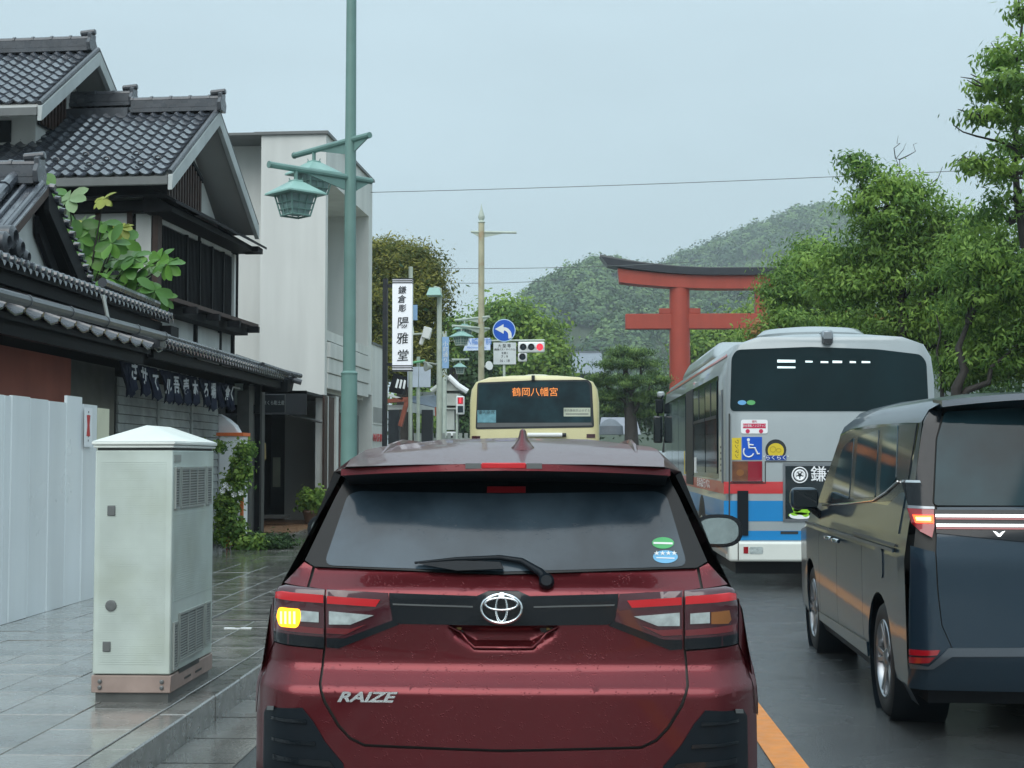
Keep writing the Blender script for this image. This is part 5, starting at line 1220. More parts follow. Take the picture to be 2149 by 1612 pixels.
class Car:
    def __init__(s, name, x, y, rot, g, hr, hw, L, label, cat):
        s.t = thing(name, (x, y, 0), label, cat, rotz=rot); s.M = wm(s.t); s.g = g; s.hr = hr; s.hw = hw; s.L = L
    def P(s, u, v, z): return s.M @ Vector((u, v, z))
    def rear(s, u, z, off=0): return s.M @ Vector((u, s.g(z, u) + s.hr(abs(u)) - off, z))
    def left(s, v, z, off=0): return s.M @ Vector((-(s.hw(z) + off), v, z))
    def right(s, v, z, off=0): return s.M @ Vector((s.hw(z) + off, v, z))
    def pr(s, name, poly, mat, off=0., parent=None, mirror=True, half=True, rnd=0, thick=.012, res=.035, uv=False):
        """panel on the rear; px polygon; half=True: right half outline mirrored about the centre line"""
        q = poly if uv else [solve(a, b, s.rear, 0, 1) for a, b in poly]
        out_ = []
        if half:       # symmetric single panel: outline given from the centre outwards
            q = [(0 if a < .012 else a, b) for a, b in q]
            left = [(-a, b) for a, b in q if a > 1e-4][::-1]
            out_.append(patch(name, q + left, s.rear, mat, parent or s.t, off, thick, res, px=False, rnd=rnd))
        else:
            out_.append(patch(name, q, s.rear, mat, parent or s.t, off, thick, res, px=False, rnd=rnd))
            if mirror: out_.append(patch(name, [(-a, b) for a, b in q][::-1], s.rear, mat, parent or s.t, off, thick, res, px=False, rnd=rnd))
        return out_
    def ps(s, name, poly, mat, off=0., parent=None, px=True, rnd=0, thick=.012, res=.08, both=True):
        q = [solve(a, b, s.left, 2, 1) for a, b in poly] if px else poly
        o = patch(name, q, s.left, mat, parent or s.t, off, thick, res, px=False, rnd=rnd)
        if both: patch(name, q, s.right, mat, parent or s.t, off, thick, res, px=False, rnd=rnd)
        return o
    def loft(s, stations, rule):
        """stations: lists of (u, y, z); rule(i, j) -> group name or None"""
        groups = {}
        n = len(stations[0])
        for sgn in (1, -1):
            for i in range(len(stations) - 1):
                for j in range(n - 1):
                    r = rule(i, j)
                    if r is None: continue
                    q = [stations[i][j], stations[i + 1][j], stations[i + 1][j + 1], stations[i][j + 1]]
                    key = (r[0], r[1], sgn if r[0] in ('rear_pillar', 'side_window', 'side_glass_band') else 0)
                    groups.setdefault(key, MB())
                    G_ = groups[key]; G_.add([s.P(sgn * a, b, c) for a, b, c in q], [(0, 1, 2, 3)])
        res = {}
        for (nm, mat, _s), G_ in groups.items():
            me = bpy.data.meshes.new(nm); inv = s.M.inverted(); me.from_pydata([inv @ Vector(v) for v in G_.v], [], G_.f)
            bm = bmesh.new(); bm.from_mesh(me); bmesh.ops.remove_doubles(bm, verts=bm.verts, dist=1e-4); bmesh.ops.recalc_face_normals(bm, faces=bm.faces)
            up = sum(f.normal.z * f.calc_area() for f in bm.faces)
            if up < 0: bmesh.ops.reverse_faces(bm, faces=bm.faces)
            bm.to_mesh(me); bm.free(); me.materials.append(mat); me.shade_smooth(); me.set_sharp_from_angle(angle=R(38 if nm == 'roof' else 14))
            o = link_mesh(nm, me, s.t); res[nm] = o
        return res
    def wheel(s, v, r, wd=.2, inset=.02, nsp=5, only=(-1, 1)):
        for sg in only:
            u0 = sg * (s.hw(.5) - inset); ax = (s.M.to_3x3() @ Vector((sg, 0, 0))); c = s.P(u0, v, r)
            m = MB(); m.lathe(c, ax, [(r * .68, -wd), (r * .93, -wd), (r, -wd * .85), (r, -wd * .12), (r * .95, -.004), (r * .80, .004), (r * .70, -.006), (r * .67, -.05)], 36, close=True)
            w_ = m.obj('wheel', m_rubber, s.t, smooth=50)
            m = MB(); m.lathe(c, ax, [(r * .70, -.008), (r * .68, .0), (r * .655, -.008), (r * .64, -.06), (r * .62, -.12)], 36, close=True)
            m.lathe(c - ax * .11, ax, [(r * .64, 0), (r * .2, .005)], 24); m.lathe(c - ax * .03, ax, [(r * .16, -.05), (r * .17, .015), (r * .12, .024), (0.001, .026)], 16)
            rim = m.obj('rim', m_rim, w_, smooth=40)
            fwd = s.M.to_3x3() @ Vector((0, 1, 0)); up = Vector((0, 0, 1)); m = MB()
            for k in range(nsp * 2):
                a = 6.283 * (k // 2) / nsp + (.16 if k % 2 else -.16); d = fwd * math.cos(a) + up * math.sin(a); e = fwd * -math.sin(a) + up * math.cos(a)
                p0 = c + d * r * .13 - ax * .02; p1 = c + d * r * .665 - ax * .006; ww = .016
                m.hexa([p0 - e*ww - ax*.03, p0 + e*ww - ax*.03, p1 + e*ww*.8 - ax*.03, p1 - e*ww*.8 - ax*.03, p0 - e*ww, p0 + e*ww, p1 + e*ww*.8, p1 - e*ww*.8])
            m.obj('spokes', m_rim, rim, bevel=.003)
    def arch(s, v, r, ra):
        for sg in (-1, 1):
            ax = (s.M.to_3x3() @ Vector((sg, 0, 0))); c = s.P(sg * (s.hw(.5) - .012), v, r); m = MB()
            m.lathe(c, ax, [(ra * .985, 0), (ra + .005, -.02), (ra + .005, -.30)], 32, close=True); m.lathe(c - ax * .3, ax, [(ra + .005, 0), (ra + .005, -.01)], 32)
            m.obj('wheel_well', m_blkm, s.t)
def arcpts(v, z, r, ra, z0):
    a0 = math.asin(max(-1, min(1, (z0 - z) / ra)))
    return [(v - ra * math.cos(a), z + ra * math.sin(a)) for a in [a0 + (math.pi - 2 * a0) * i / 16 for i in range(17)]]
def side_panels(car, ya, yb, yr, yf, wr, ra, s1, s2, s3, z0, zt, mat):
    gp = .004
    car.ps('rear_quarter_panel', [(ya, z0)] + arcpts(yr, wr, wr, ra, z0) + [(s1 - gp, z0), (s1 - gp, zt), (ya, zt)], mat, px=False)
    car.ps('rear_door', [(s1 + gp, z0), (s2 - gp, z0), (s2 - gp, zt), (s1 + gp, zt)], mat, px=False)
    car.ps('front_door', [(s2 + gp, z0), (s3 - gp, z0), (s3 - gp, zt), (s2 + gp, zt)], mat, px=False)
    car.ps('front_wing', [(s3 + gp, z0)] + arcpts(yf, wr, wr, ra, z0) + [(yb, z0), (yb, zt), (s3 + gp, zt)], mat, px=False)
    car.ps('sill', [(yr + ra * .98, z0 - .07), (yf - ra * .98, z0 - .07), (yf - ra * .98, z0 - .003), (yr + ra * .98, z0 - .003)], m_blkm, -.004, px=False)
    car.ps('door_gap', [(s1 - .05, z0 + .02), (s3 + .05, z0 + .02), (s3 + .05, zt), (s1 - .05, zt)], m_joint, -.016, px=False, thick=0)

# ---------------------------------------------------------------- red compact SUV ahead
g0 = interp([(.2, .06), (.32, .02), (.45, .0), (.715, .0), (.728, .002), (.742, .02), (.79, .072), (.802, .08), (.85, .082), (1.03, .075), (1.042, .078), (1.055, .09), (1.098, .145), (1.108, .155), (1.12, .165), (1.42, .34), (1.5, .38)])
rec = []      # number plate recess outline in (u, z)
def inpoly(x, y, p):
    ins = False; n = len(p)
    for i in range(n):
        x1, y1 = p[i]; x2, y2 = p[(i + 1) % n]
        if (y1 > y) != (y2 > y) and x < (x2 - x1) * (y - y1) / (y2 - y1) + x1: ins = not ins
    return ins
def edist(x, y, p):
    d = 9
    for i in range(len(p)):
        x1, y1 = p[i]; x2, y2 = p[(i + 1) % len(p)]; dx, dy = x2 - x1, y2 - y1
        t_ = max(0, min(1, ((x - x1) * dx + (y - y1) * dy) / (dx * dx + dy * dy))); d = min(d, math.hypot(x - x1 - dx * t_, y - y1 - dy * t_))
    return d
recess = [(-.19, .938), (.19, .938), (.165, .90), (.105, .862), (-.105, .862), (-.165, .90)]
def g_suv(z, u):
    r = g0(z)
    if .84 < z < .96 and abs(u) < .22 and inpoly(u, z, recess): r += .045 * min(1, edist(u, z, recess) / .018)
    return r
hr_suv = lambda r: .05 * (r / .8) ** 2 + (6 * (r - .70) ** 2 if r > .70 else 0)
hw_suv = interp([(.2, .80), (.3, .835), (.5, .845), (.75, .85), (.95, .825), (1.07, .775), (1.12, .755), (1.46, .60)])
suv = Car('parked_suv', at(1054, 1450, 4.75).x, 4.75, 0, g_suv, hr_suv, hw_suv, 3.99, 'dark red compact SUV waiting directly ahead with its left turn lamp glowing amber', 'car')
suv.t.name = 'compact_suv'; MW['compact_suv'] = suv.M; t = suv.t
cols = [(.79, .21), (.835, .30), (.845, .5), (.85, .75), (.815, .98), (.765, 1.08), (.62, 1.44), (.55, 1.49), (.3, 1.505), (0, 1.51)]
def st(y, dz=0, topy=None, zr=(1.44, 1.49, 1.505, 1.51), ur=(.62, .56, .3, 0)):
    r = [(u, y, z) for u, z in cols[:6]]
    return r + [(ur[k], (topy if topy is not None else y), zr[k]) for k in range(4)]
s0 = [(u, g0(z) + hr_suv(u) + .004, z) for u, z in cols[:6]] + [(.60, .40, 1.44), (.545, .14, 1.468), (.3, .11, 1.476), (0, .105, 1.479)]
s0[2] = (.845, s0[2][1], .5)
stn = [s0, st(.36, zr=(1.45, 1.495, 1.507, 1.512)), st(.75, zr=(1.465, 1.53, 1.545, 1.55)), st(1.2, zr=(1.475, 1.545, 1.575, 1.582)), st(1.9, zr=(1.48, 1.55, 1.582, 1.59)), st(2.4, zr=(1.465, 1.525, 1.56, 1.57))]
stn += [[(u, 3.05, z) for u, z in cols[:4]] + [(.80, 3.05, .98), (.75, 3.05, 1.06), (.70, 3.05, 1.08), (.6, 3.05, 1.10), (.3, 3.1, 1.11), (0, 3.1, 1.115)],
        [(u * .985, 3.75, z) for u, z in cols[:4]] + [(.76, 3.75, .92), (.70, 3.75, .98), (.6, 3.75, 1.0), (.5, 3.78, 1.01), (.3, 3.8, 1.015), (0, 3.8, 1.02)],
        [(u * .9, 3.97 - .1 * (j > 3), min(z, .85)) for j, (u, z) in enumerate(cols[:6])] + [(.5, 3.94, .86), (.4, 3.96, .86), (.2, 3.98, .86), (0, 3.99, .86)],
        [(u * .85, 3.9, .3) for u, z in cols[:6]] + [(.4, 3.95, .3), (.3, 3.97, .3), (.2, 3.98, .3), (0, 3.99, .3)]]
def rule_suv(i, j):
    if i in (1, 2, 3, 4, 5) and j < 5 and j <= 3: return None
    if j == 5 and 1 <= i <= 4: return ('side_window', m_glb)
    if j == 5 and i == 0: return ('rear_pillar', m_blk)
    if i == 5 and j >= 5: return ('windscreen', m_glb)
    if j == 0: return ('lower_cladding', m_blkm)
    if j >= 6 and i <= 4: return ('roof', m_red)
    return ('body_shell', m_red)
suv.loft(stn, rule_suv)
side_panels(suv, .36, 3.05, .75, 3.27, .33, .39, 1.25, 2.05, 2.95, .30, .98, m_red) if False else None
suv.ps('side_body', [(.36, .3)] + arcpts(.82, .33, .33, .39, .3) + [(3.05, .3), (3.05, .98), (.36, .98)], m_red, px=False)
suv.wheel(.82, .33); suv.wheel(3.35, .33); suv.arch(.82, .33, .39)
m = MB(); m.box((-.74, .25, .2), (.74, 3.8, .42), suv.M); m.obj('underbody', m_blkm, t)
# spoiler lip with its dark underside
m = MB(); n = 16
vs = []
for i in range(n + 1):
    u = -.57 + 1.14 * i / n; yb_ = .10 + .10 * (u / .57) ** 2; drop = .018 * (u / .57) ** 2
    vs += [suv.P(u, yb_, 1.478 - drop), suv.P(u, yb_ - .004, 1.455 - drop), suv.P(u * .99, .40, 1.44 - drop), suv.P(u, .42, 1.5 - drop)]
fs = []
for i in range(n):
    for k in range(4): fs.append((i * 4 + k, i * 4 + (k + 1) % 4, i * 4 + 4 + (k + 1) % 4, i * 4 + 4 + k))
fs += [(0, 1, 2, 3), tuple(n * 4 + k for k in (3, 2, 1, 0))]
m.add(vs, fs); sp = m.obj('roof_spoiler', m_red, t, smooth=30)
m = MB(); vs = []
for i in range(n + 1):
    u = -.562 + 1.124 * i / n; yb_ = .112 + .10 * (u / .57) ** 2; drop = .018 * (u / .57) ** 2
    vs += [suv.P(u, yb_, 1.4535 - drop), suv.P(u * 1.0, .40, 1.405 - drop)]
m.add(vs, [(i * 2, i * 2 + 1, i * 2 + 3, i * 2 + 2) for i in range(n)]); m.obj('spoiler_underside', m_blkm, sp, fix=False)
m = MB(); m.box((-.075, .096, 1.462), (.075, .12, 1.482), suv.M); m.obj('brake_lamp', m_lrb, sp, bevel=.003)
for s_ in (-1, 1): m = MB(); m.box((min(s_*.078, s_*.13), .099, 1.462), (max(s_*.078, s_*.13), .12, 1.48), suv.M); m.obj('spoiler_trim', m_greysteel, sp)
for s_ in (-1, 1):      # roof grooves
    m = MB(); m.tube([suv.P(s_ * .47, .5, 1.508), suv.P(s_ * .475, .8, 1.541), suv.P(s_ * .48, 1.3, 1.563), suv.P(s_ * .48, 2.2, 1.562)], [.004, .012, .014, .014], 6); m.obj('roof_rail', m_red, t)
# shark fin aerial
m = MB(); bz = 1.526; rg = []
for (hz, hw_, y0_, y1_) in ((0, .050, .50, .80), (.010, .046, .515, .795), (.022, .034, .53, .785), (.038, .022, .55, .77), (.055, .0155, .57, .755), (.070, .0125, .585, .745), (.078, .009, .595, .735), (.081, .003, .605, .725)):
    rg.append([suv.P(.048 + hw_ * math.cos(a), (y0_ + y1_) / 2 + (y1_ - y0_) / 2 * math.sin(a), bz + hz) for a in [6.28318 * i / 16 for i in range(16)]])
m.add(sum(rg, []), [(a*16+i, a*16+(i+1)%16, a*16+16+(i+1)%16, a*16+16+i) for a in range(7) for i in range(16)] + [tuple(range(112, 128))])
m.obj('shark_fin_aerial', m_red, t, smooth=80)
# rear panels, outlines measured from the photograph
suv.pr('inner_shell', [(1054, 985), (1405, 1000), (1478, 1190), (1520, 1240), (1540, 1350), (1575, 1500), (1580, 1690), (1054, 1690)], m_joint, -.022, thick=0, res=.05)
tg = suv.pr('tailgate', [(1054, 1208), (1462, 1194), (1470, 1234), (1434, 1241), (1434, 1362), (1438, 1395), (1440, 1440), (1428, 1478), (1400, 1525), (1376, 1551), (1345, 1566), (1054, 1573)], m_red, res=.014)[0]
suv.pr('corner_panel', [(1468, 1192), (1486, 1182), (1505, 1202), (1527, 1226), (1476, 1235)], m_red, half=False)
suv.pr('rear_bumper', [(1054, 1579), (1347, 1572), (1379, 1557), (1405, 1530), (1434, 1482), (1446, 1440), (1443, 1395), (1440, 1367), (1549, 1353), (1562, 1380), (1578, 1430), (1588, 1500), (1588, 1700), (1054, 1700)], m_red, res=.02)
suv.pr('rear_shoulder', [(1551, 1258), (1557, 1290), (1568, 1345), (1581, 1400), (1591, 1470), (1591, 1502), (1579, 1430), (1563, 1380), (1551, 1352)], m_red, half=False, thick=.06, res=.02)
tr = suv.pr('bumper_corner_trim', [(1480, 1491), (1560, 1488), (1568, 1502), (1570, 1690), (1375, 1690), (1392, 1608), (1430, 1563), (1456, 1520)], m_blkm, .004, half=False, res=.03)
for q_ in ([(1472, 1515), (1550, 1508), (1550, 1514), (1470, 1523)], [(1452, 1562), (1548, 1552), (1548, 1559), (1450, 1570)], [(1420, 1602), (1545, 1588), (1545, 1600), (1410, 1616)]):
    suv.pr('trim_rib', q_, m_blk, .012, half=False)
suv.pr('reflector', [(1543, 1488), (1559, 1488), (1560, 1496), (1544, 1496)], m_greysteel, .010, half=False)
gb_ = suv.pr('garnish_bar', [(1054, 1239), (1088, 1240), (1112, 1251), (1298, 1246), (1292, 1304), (1274, 1311), (1172, 1312), (1054, 1313)], m_blk, .006, res=.03)[0]
suv.pr('garnish_line', [(1120, 1272), (1290, 1268), (1289, 1271), (1120, 1275)], m_greysteel, .009, parent=gb_, half=False)
li = suv.pr('inner_tail_lamp', [(1300, 1246), (1432, 1239), (1432, 1361), (1408, 1363), (1352, 1338), (1290, 1304)], m_lrd, .008, half=False)
lo = suv.pr('outer_tail_lamp', [(1436, 1239), (1522, 1230), (1538, 1234), (1546, 1246), (1549, 1290), (1549, 1348), (1530, 1353), (1437, 1362)], m_lrd, .008, half=False)
def lampbits(nm, poly, mat, off, parents):
    q = [solve(a, b, suv.rear, 0, 1) for a, b in poly]
    for s_, p_ in zip((1, -1), parents):
        qq = q if s_ == 1 else [(-a, b) for a, b in q][::-1]
        mt = mat[0 if s_ == 1 else 1] if isinstance(mat, tuple) else mat
        patch(nm, qq, suv.rear, mt, p_, off, .006, .04, px=False)
lampbits('lamp_black_base', [(1276, 1312), (1290, 1303), (1392, 1342), (1432, 1342), (1432, 1362), (1406, 1364)], m_blk, .010, li)
lampbits('lamp_black_base', [(1437, 1340), (1549, 1328), (1549, 1349), (1530, 1354), (1437, 1363)], m_blk, .010, lo)
lampbits('red_strip', [(1316, 1260), (1430, 1253), (1430, 1269), (1326, 1275)], m_lrb, .013, li)
lampbits('red_strip', [(1438, 1251), (1530, 1243), (1544, 1245), (1545, 1258), (1438, 1268)], m_lrb, .013, lo)
lampbits('reverse_lens', [(1330, 1293), (1426, 1285), (1426, 1313), (1380, 1313)], m_lc, .013, li)
lampbits('lower_reflector', [(1345, 1312), (1380, 1322), (1431, 1320), (1431, 1332), (1390, 1334)], m_lrm, .011, li)
lampbits('lower_reflector', [(1438, 1322), (1547, 1308), (1547, 1322), (1438, 1334)], m_lrm, .011, lo)
lampbits('clear_lens', [(1448, 1287), (1489, 1284), (1489, 1307), (1448, 1309)], m_lc, .013, lo)
ql = [solve(a, b, suv.rear, 0, 1) for a, b in [(1492, 1284), (1530, 1280), (1534, 1300), (1528, 1308), (1492, 1309)]]
patch('turn_lens', ql, suv.rear, m_la, lo[0], .013, .006, .04, px=False)
ql = [(-a, b) for a, b in [solve(a, b, suv.rear, 0, 1) for a, b in [(1488, 1281), (1536, 1277), (1542, 1298), (1534, 1318), (1494, 1321), (1486, 1300)]]][::-1]
lit_ = patch('lit_turn_lens', ql, suv.rear, m_lit_a, lo[1], .0135, .006, .04, px=False, rnd=.012)
for k in range(4):
    a_ = 1498 + k * 10; ql = [(-a, b) for a, b in [solve(a, b, suv.rear, 0, 1) for a, b in [(a_, 1286), (a_ + 5, 1286), (a_ + 5, 1312), (a_, 1313)]]][::-1]
    patch('filament_glow', ql, suv.rear, m_lit_ac, lit_, .015, .001, 0, px=False)
# rear window
suv.pr('rear_window_surround', [(1054, 985), (1380, 990), (1402, 1000), (1424, 1042), (1484, 1178), (1462, 1191), (1054, 1205)], m_surr, .006, res=.05)
wpane = suv.pr('rear_window', chaikin([(1054, 1036), (1376, 1031), (1399, 1040), (1443, 1188), (1054, 1199)], 0), m_gl, .009, rnd=.035, res=.06)[0]
suv.pr('high_brake_lamp', [(1054, 1021), (1103, 1021), (1103, 1034), (1054, 1034)], pm('unlit brake lens', (.22, .01, .015), .3), .012, half=False, mirror=True)
def flat(nm, poly, mat, off, parent, surf=suv.rear, rnd=0): return patch(nm, poly, surf, mat, parent, off, .002, .05, rnd=rnd)
e_ = flat('green_oval_sticker', ellipse(1391, 1139, 23, 12), pm('green sticker', (.05, .38, .12), .4, var=.1), .0115, wpane)
flat('sticker_band', [(1371, 1137), (1411, 1138), (1411, 1142), (1371, 1141)], m_white, .013, e_)
e_ = flat('blue_oval_sticker', ellipse(1396, 1168, 26, 13.5), pm('blue sticker', (.12, .38, .62), .4, var=.1), .0115, wpane)
sx_ = solve(1396, 1161, suv.rear, 0, 1); pp = suv.rear(*sx_, .014)
text_mesh('★★★★', m_white, 'sticker_stars', e_, pp, (1, .1, 0), (0, .5, 1), .021, .0005)
flat('sticker_band', [(1377, 1169), (1415, 1170), (1415, 1172), (1377, 1171)], m_white, .013, e_)
# wiper
wp = MB(); pts = [(1150, 1221), (1135, 1200), (1095, 1176), (1050, 1169), (960, 1172), (872, 1180)]
wp.tube([suv.rear(*solve(a, b, suv.rear, 0, 1), .03) for a, b in pts], [.017, .015, .011, .009, .007, .004], 8); wa = wp.obj('wiper_arm', m_blkm, t, smooth=60)
wp = MB(); wp.prism([suv.rear(*solve(a, b, suv.rear, 0, 1), .02) for a, b in ((876, 1181), (950, 1174), (1050, 1178), (1058, 1192), (960, 1196))], (0, -.012, 0)); wp.obj('wiper_blade', m_blkm, wa)
p_ = suv.rear(*solve(1147, 1222, suv.rear, 0, 1), .0); m = MB(); m.lathe(p_, (0, -1, .25), [(.026, -.01), (.026, .03), (.018, .042)], 16); m.obj('wiper_pivot', m_blkm, wa)
# emblem of three interlaced ovals
def oring(cx_, cy_, rx, ry, w_, off, tf=1.0):
    v_ = []; n = 40
    c_ = solve(cx_, cy_, suv.rear, 0, 1); k = 4.82 / F
    m = MB(); pts = []
    for i in range(n + 1):
        a = 6.28318 * i / n; pts.append(suv.rear(c_[0] + rx * k * math.cos(a), c_[1] + ry * k * math.sin(a), off))
    m.tube(pts, w_, 6, cap=False); return m
em = oring(1053, 1276, 42, 30, .0062, .018).obj('emblem', m_chrome, t, smooth=60)
oring(1053, 1276, 11.5, 27, .0052, .019).obj('inner_oval', m_chrome, em, smooth=60); oring(1053, 1266, 34, 12.5, .0052, .020).obj('wide_oval', m_chrome, em, smooth=60)
pp = suv.rear(*solve(766, 1463, suv.rear, 0, 1), .006)
text_mesh('RAIZE', m_chrome, 'name_lettering', t, pp, (1, -.02, 0), (0, 0, 1), .046, .004, sx=1.52, shear=.35, off=.0016)
for s_ in (-1, 1):
    pp = suv.rear(s_ * .165, .925, -.01); m = MB(); m.box((pp.x - .022, pp.y - .012, pp.z - .008), (pp.x + .022, pp.y + .01, pp.z + .008)); m.obj('plate_lamp', pm('yellowish lamp', (.3, .2, .04), .3), t, bevel=.003)
m = MB(); n = 14; m.tube([suv.rear(-.17 + .34 * i / n if 0 < i < n else (-.185 if i == 0 else .185), .862 if 2 < i < n - 2 else .862 + (.07 if i in (0, n) else .045 if i in (1, n-1) else .02), .004) for i in range(n + 1)], .005, 6); m.obj('recess_lip', m_red, t, smooth=60)
# door mirrors
for s_ in (-1, 1):
    m = MB(); c = suv.P(s_ * .955, 2.35, 1.14); ax = Vector((0, -1, 0))
    def mr(r1, r2, y, n=24): return [c + Vector((s_ * (r1 * math.copysign(abs(math.cos(a)) ** .75, math.cos(a))), y, r2 * math.copysign(abs(math.sin(a)) ** .8, math.sin(a)))) for a in [6.28318 * i / n for i in range(n)]]
    loops = [mr(.07, .04, .12), mr(.115, .075, .05), mr(.120, .082, -.02), mr(.105, .068, -.022)]
    vs = sum(loops, []); fs = [(a * 24 + i, a * 24 + (i + 1) % 24, a * 24 + 24 + (i + 1) % 24, a * 24 + 24 + i) for a in range(3) for i in range(24)] + [tuple(range(24)), tuple(72 + i for i in range(24))[::-1]]
    m.add(vs, fs); mo = m.obj('door_mirror', m_blk, t, smooth=50)
    m = MB(); g_ = mr(.100, .064, -.0225); m.prism(g_, (0, -.002, 0)); m.obj('mirror_glass', pm('mirror glass', (.28, .34, .34), .04, metal=.9, var=.35, vs=7), mo)
    m = MB(); m.tube([suv.P(s_ * .74, 2.38, 1.07), suv.P(s_ * .88, 2.36, 1.1)], .022, 8); m.obj('mirror_stalk', m_blk, mo)

# ---------------------------------------------------------------- dark minivan on the right
gv0 = interp([(.2, .10), (.3, .05), (.45, .0), (.95, .02), (1.08, .04), (1.22, .08), (1.7, .20), (1.8, .26)])
hrv = lambda r: .04 * (r / .86) ** 2 + (8 * (r - .76) ** 2 if r > .76 else 0)
hwv = interp([(.18, .80), (.28, .85), (.45, .865), (.95, .868), (1.0, .872), (1.03, .860), (1.10, .848), (1.22, .825), (1.70, .735)])
van = Car('minivan', 2.668, 7.6, -math.atan(.028), lambda z, u: gv0(z), hrv, hwv, 4.69, 'dark blue-grey minivan at the right edge with a lit red tail lamp and chrome strips', 'minivan')
cols = [(.80, .18), (.85, .28), (.865, .45), (.868, .95), (.848, 1.10), (.825, 1.22), (.735, 1.70), (.712, 1.765), (.665, 1.81), (.58, 1.842), (.42, 1.862), (0, 1.875)]
def sv(y, top=None): return [(u, y, z) for u, z in cols[:6]] + [(u, y, z + (top or 0)) for u, z in cols[6:]]
s0 = [(u, gv0(z) + hrv(u) + .003, z) for u, z in cols[:6]] + [(.73, .30, 1.70), (.705, .25, 1.76), (.66, .19, 1.79), (.57, .14, 1.815), (.4, .10, 1.83), (0, .08, 1.84)]
stv = [s0, sv(.34, -.01), sv(.7, 0), sv(1.6, .01), sv(2.6, .0), [(u, 3.15, z) for u, z in cols[:6]] + [(.72, 3.12, 1.67), (.69, 3.13, 1.725), (.64, 3.15, 1.76), (.55, 3.17, 1.785), (.4, 3.2, 1.80), (0, 3.2, 1.81)],
       [(u, 3.95, z) for u, z in cols[:4]] + [(.83, 3.95, 1.06), (.80, 3.95, 1.12), (.76, 3.95, 1.16), (.72, 3.97, 1.165), (.66, 4.0, 1.17), (.55, 4.02, 1.175), (.4, 4.05, 1.18), (0, 4.08, 1.18)],
       [(u * .97, 4.45, min(z, .9)) for u, z in cols[:4]] + [(.78, 4.45, .96), (.74, 4.45, 1.0), (.68, 4.45, 1.02), (.64, 4.45, 1.025), (.6, 4.45, 1.03), (.5, 4.47, 1.03), (.4, 4.5, 1.03), (0, 4.52, 1.03)],
       [(u * .9, 4.62, min(z, .8)) for u, z in cols[:6]] + [(.6, 4.66, .85), (.56, 4.665, .85), (.5, 4.67, .85), (.4, 4.68, .85), (.3, 4.69, .85), (0, 4.69, .85)],
       [(u * .85, 4.6, .25) for u, z in cols[:6]] + [(.5, 4.62, .25), (.45, 4.63, .25), (.4, 4.64, .25), (.35, 4.645, .25), (.3, 4.65, .25), (0, 4.66, .25)]]
def rule_van(i, j):
    if 1 <= i <= 5 and j <= 2: return None
    if j == 5 and 0 < i <= 4: return ('side_glass_band', m_glb)
    if i == 5 and j >= 5: return ('windscreen', m_glb)
    if j >= 6 and i <= 4: return ('roof', m_navy_p)
    return ('body_shell', m_navy_p)
van.loft(stv, rule_van)
side_panels(van, .34, 3.95, .90, 3.75, .325, .385, 1.45, 2.45, 3.28, .27, .95, m_navy_p)
for a, b in ((.325, .385),): van.arch(.90, a, b); van.arch(3.75, a, b)
van.wheel(.90, .325, nsp=5); van.wheel(3.75, .325, nsp=5)
m = MB(); m.box((-.72, .3, .17), (.72, 4.4, .45), van.M); m.obj('underbody', m_blkm, van.t)
van.pr('inner_shell', [(0, 1.76), (.70, 1.72), (.80, 1.2), (.84, .9), (.84, .3), (0, .28)], m_joint, -.02, uv=True, thick=0, res=.06)
van.pr('tailgate', [(0, 1.24), (.70, 1.235), (.72, 1.0), (.715, .8), (.70, .62), (.64, .475), (0, .475)], m_navy_p, uv=True)
van.pr('rear_bumper', [(0, .47), (.645, .47), (.705, .62), (.722, .8), (.727, 1.0), (.84, 1.03), (.855, .6), (.855, .27), (0, .27)], m_navy_p, uv=True)
van.pr('rear_window', [(0, 1.78), (.62, 1.75), (.675, 1.60), (.715, 1.245), (0, 1.245)], m_gly, .004, uv=True, rnd=.02)
van.pr('rear_pillar_trim', [(.63, 1.765), (.70, 1.755), (.735, 1.70), (.760, 1.60), (.823, 1.25), (.725, 1.245), (.683, 1.60)], m_blk, .003, uv=True, half=False)
def pv(nm, poly, mat, off, par=None, rnd=0, mirror=False): return van.pr(nm, poly, mat, off, par, mirror=mirror, half=False, rnd=rnd, thick=.01)
van.pr('garnish_bar', [(0, 1.222), (.716, 1.222), (.716, 1.10), (0, 1.03)], m_blk, .008, uv=True)
for z in (1.19, 1.14):
    van.pr('chrome_strip', [(0, z + .009), (.715, z + .009), (.715, z - .006), (0, z - .006)], m_chrome, .016, uv=True)
    van.pr('red_reflector_strip', [(0, z - .009), (.715, z - .009), (.715, z - .019), (0, z - .019)], m_lr, .014, uv=True)
tl_ = pv('tail_lamp', [(1903, 1066), (1959, 1069), (1960, 1105), (1955, 1128), (1930, 1115), (1912, 1098)], m_lr, .012, mirror=False)[0]
van.pr('tail_lamp', [(.722, 1.235), (.82, 1.235), (.81, 1.14), (.74, 1.06), (.722, 1.10)], m_lr, .012, uv=True, half=False, mirror=False)
pv('lit_bar', [(1914, 1080), (1958, 1081), (1958, 1098), (1920, 1097)], m_lit_r, .018, tl_)
pv('lamp_glow_core', [(1920, 1085), (1952, 1085), (1952, 1093), (1922, 1092)], m_lit_ac, .0185, tl_)
pv('lamp_silver_top', [(1903, 1060), (1960, 1063), (1960, 1068), (1903, 1066)], m_rim, .013)
pv('pillar_garnish', [(1891, 1012), (1930, 1012), (1960, 1062), (1905, 1060)], m_blk, .012)
pv('garnish_top', [(1889, 1007), (1929, 1008), (1931, 1013), (1890, 1012)], m_chrome, .016)
pv('badge', [(2082, 1114), (2090, 1116), (2095, 1121), (2101, 1116), (2108, 1114), (2098, 1126), (2093, 1126)], m_chrome, .014)
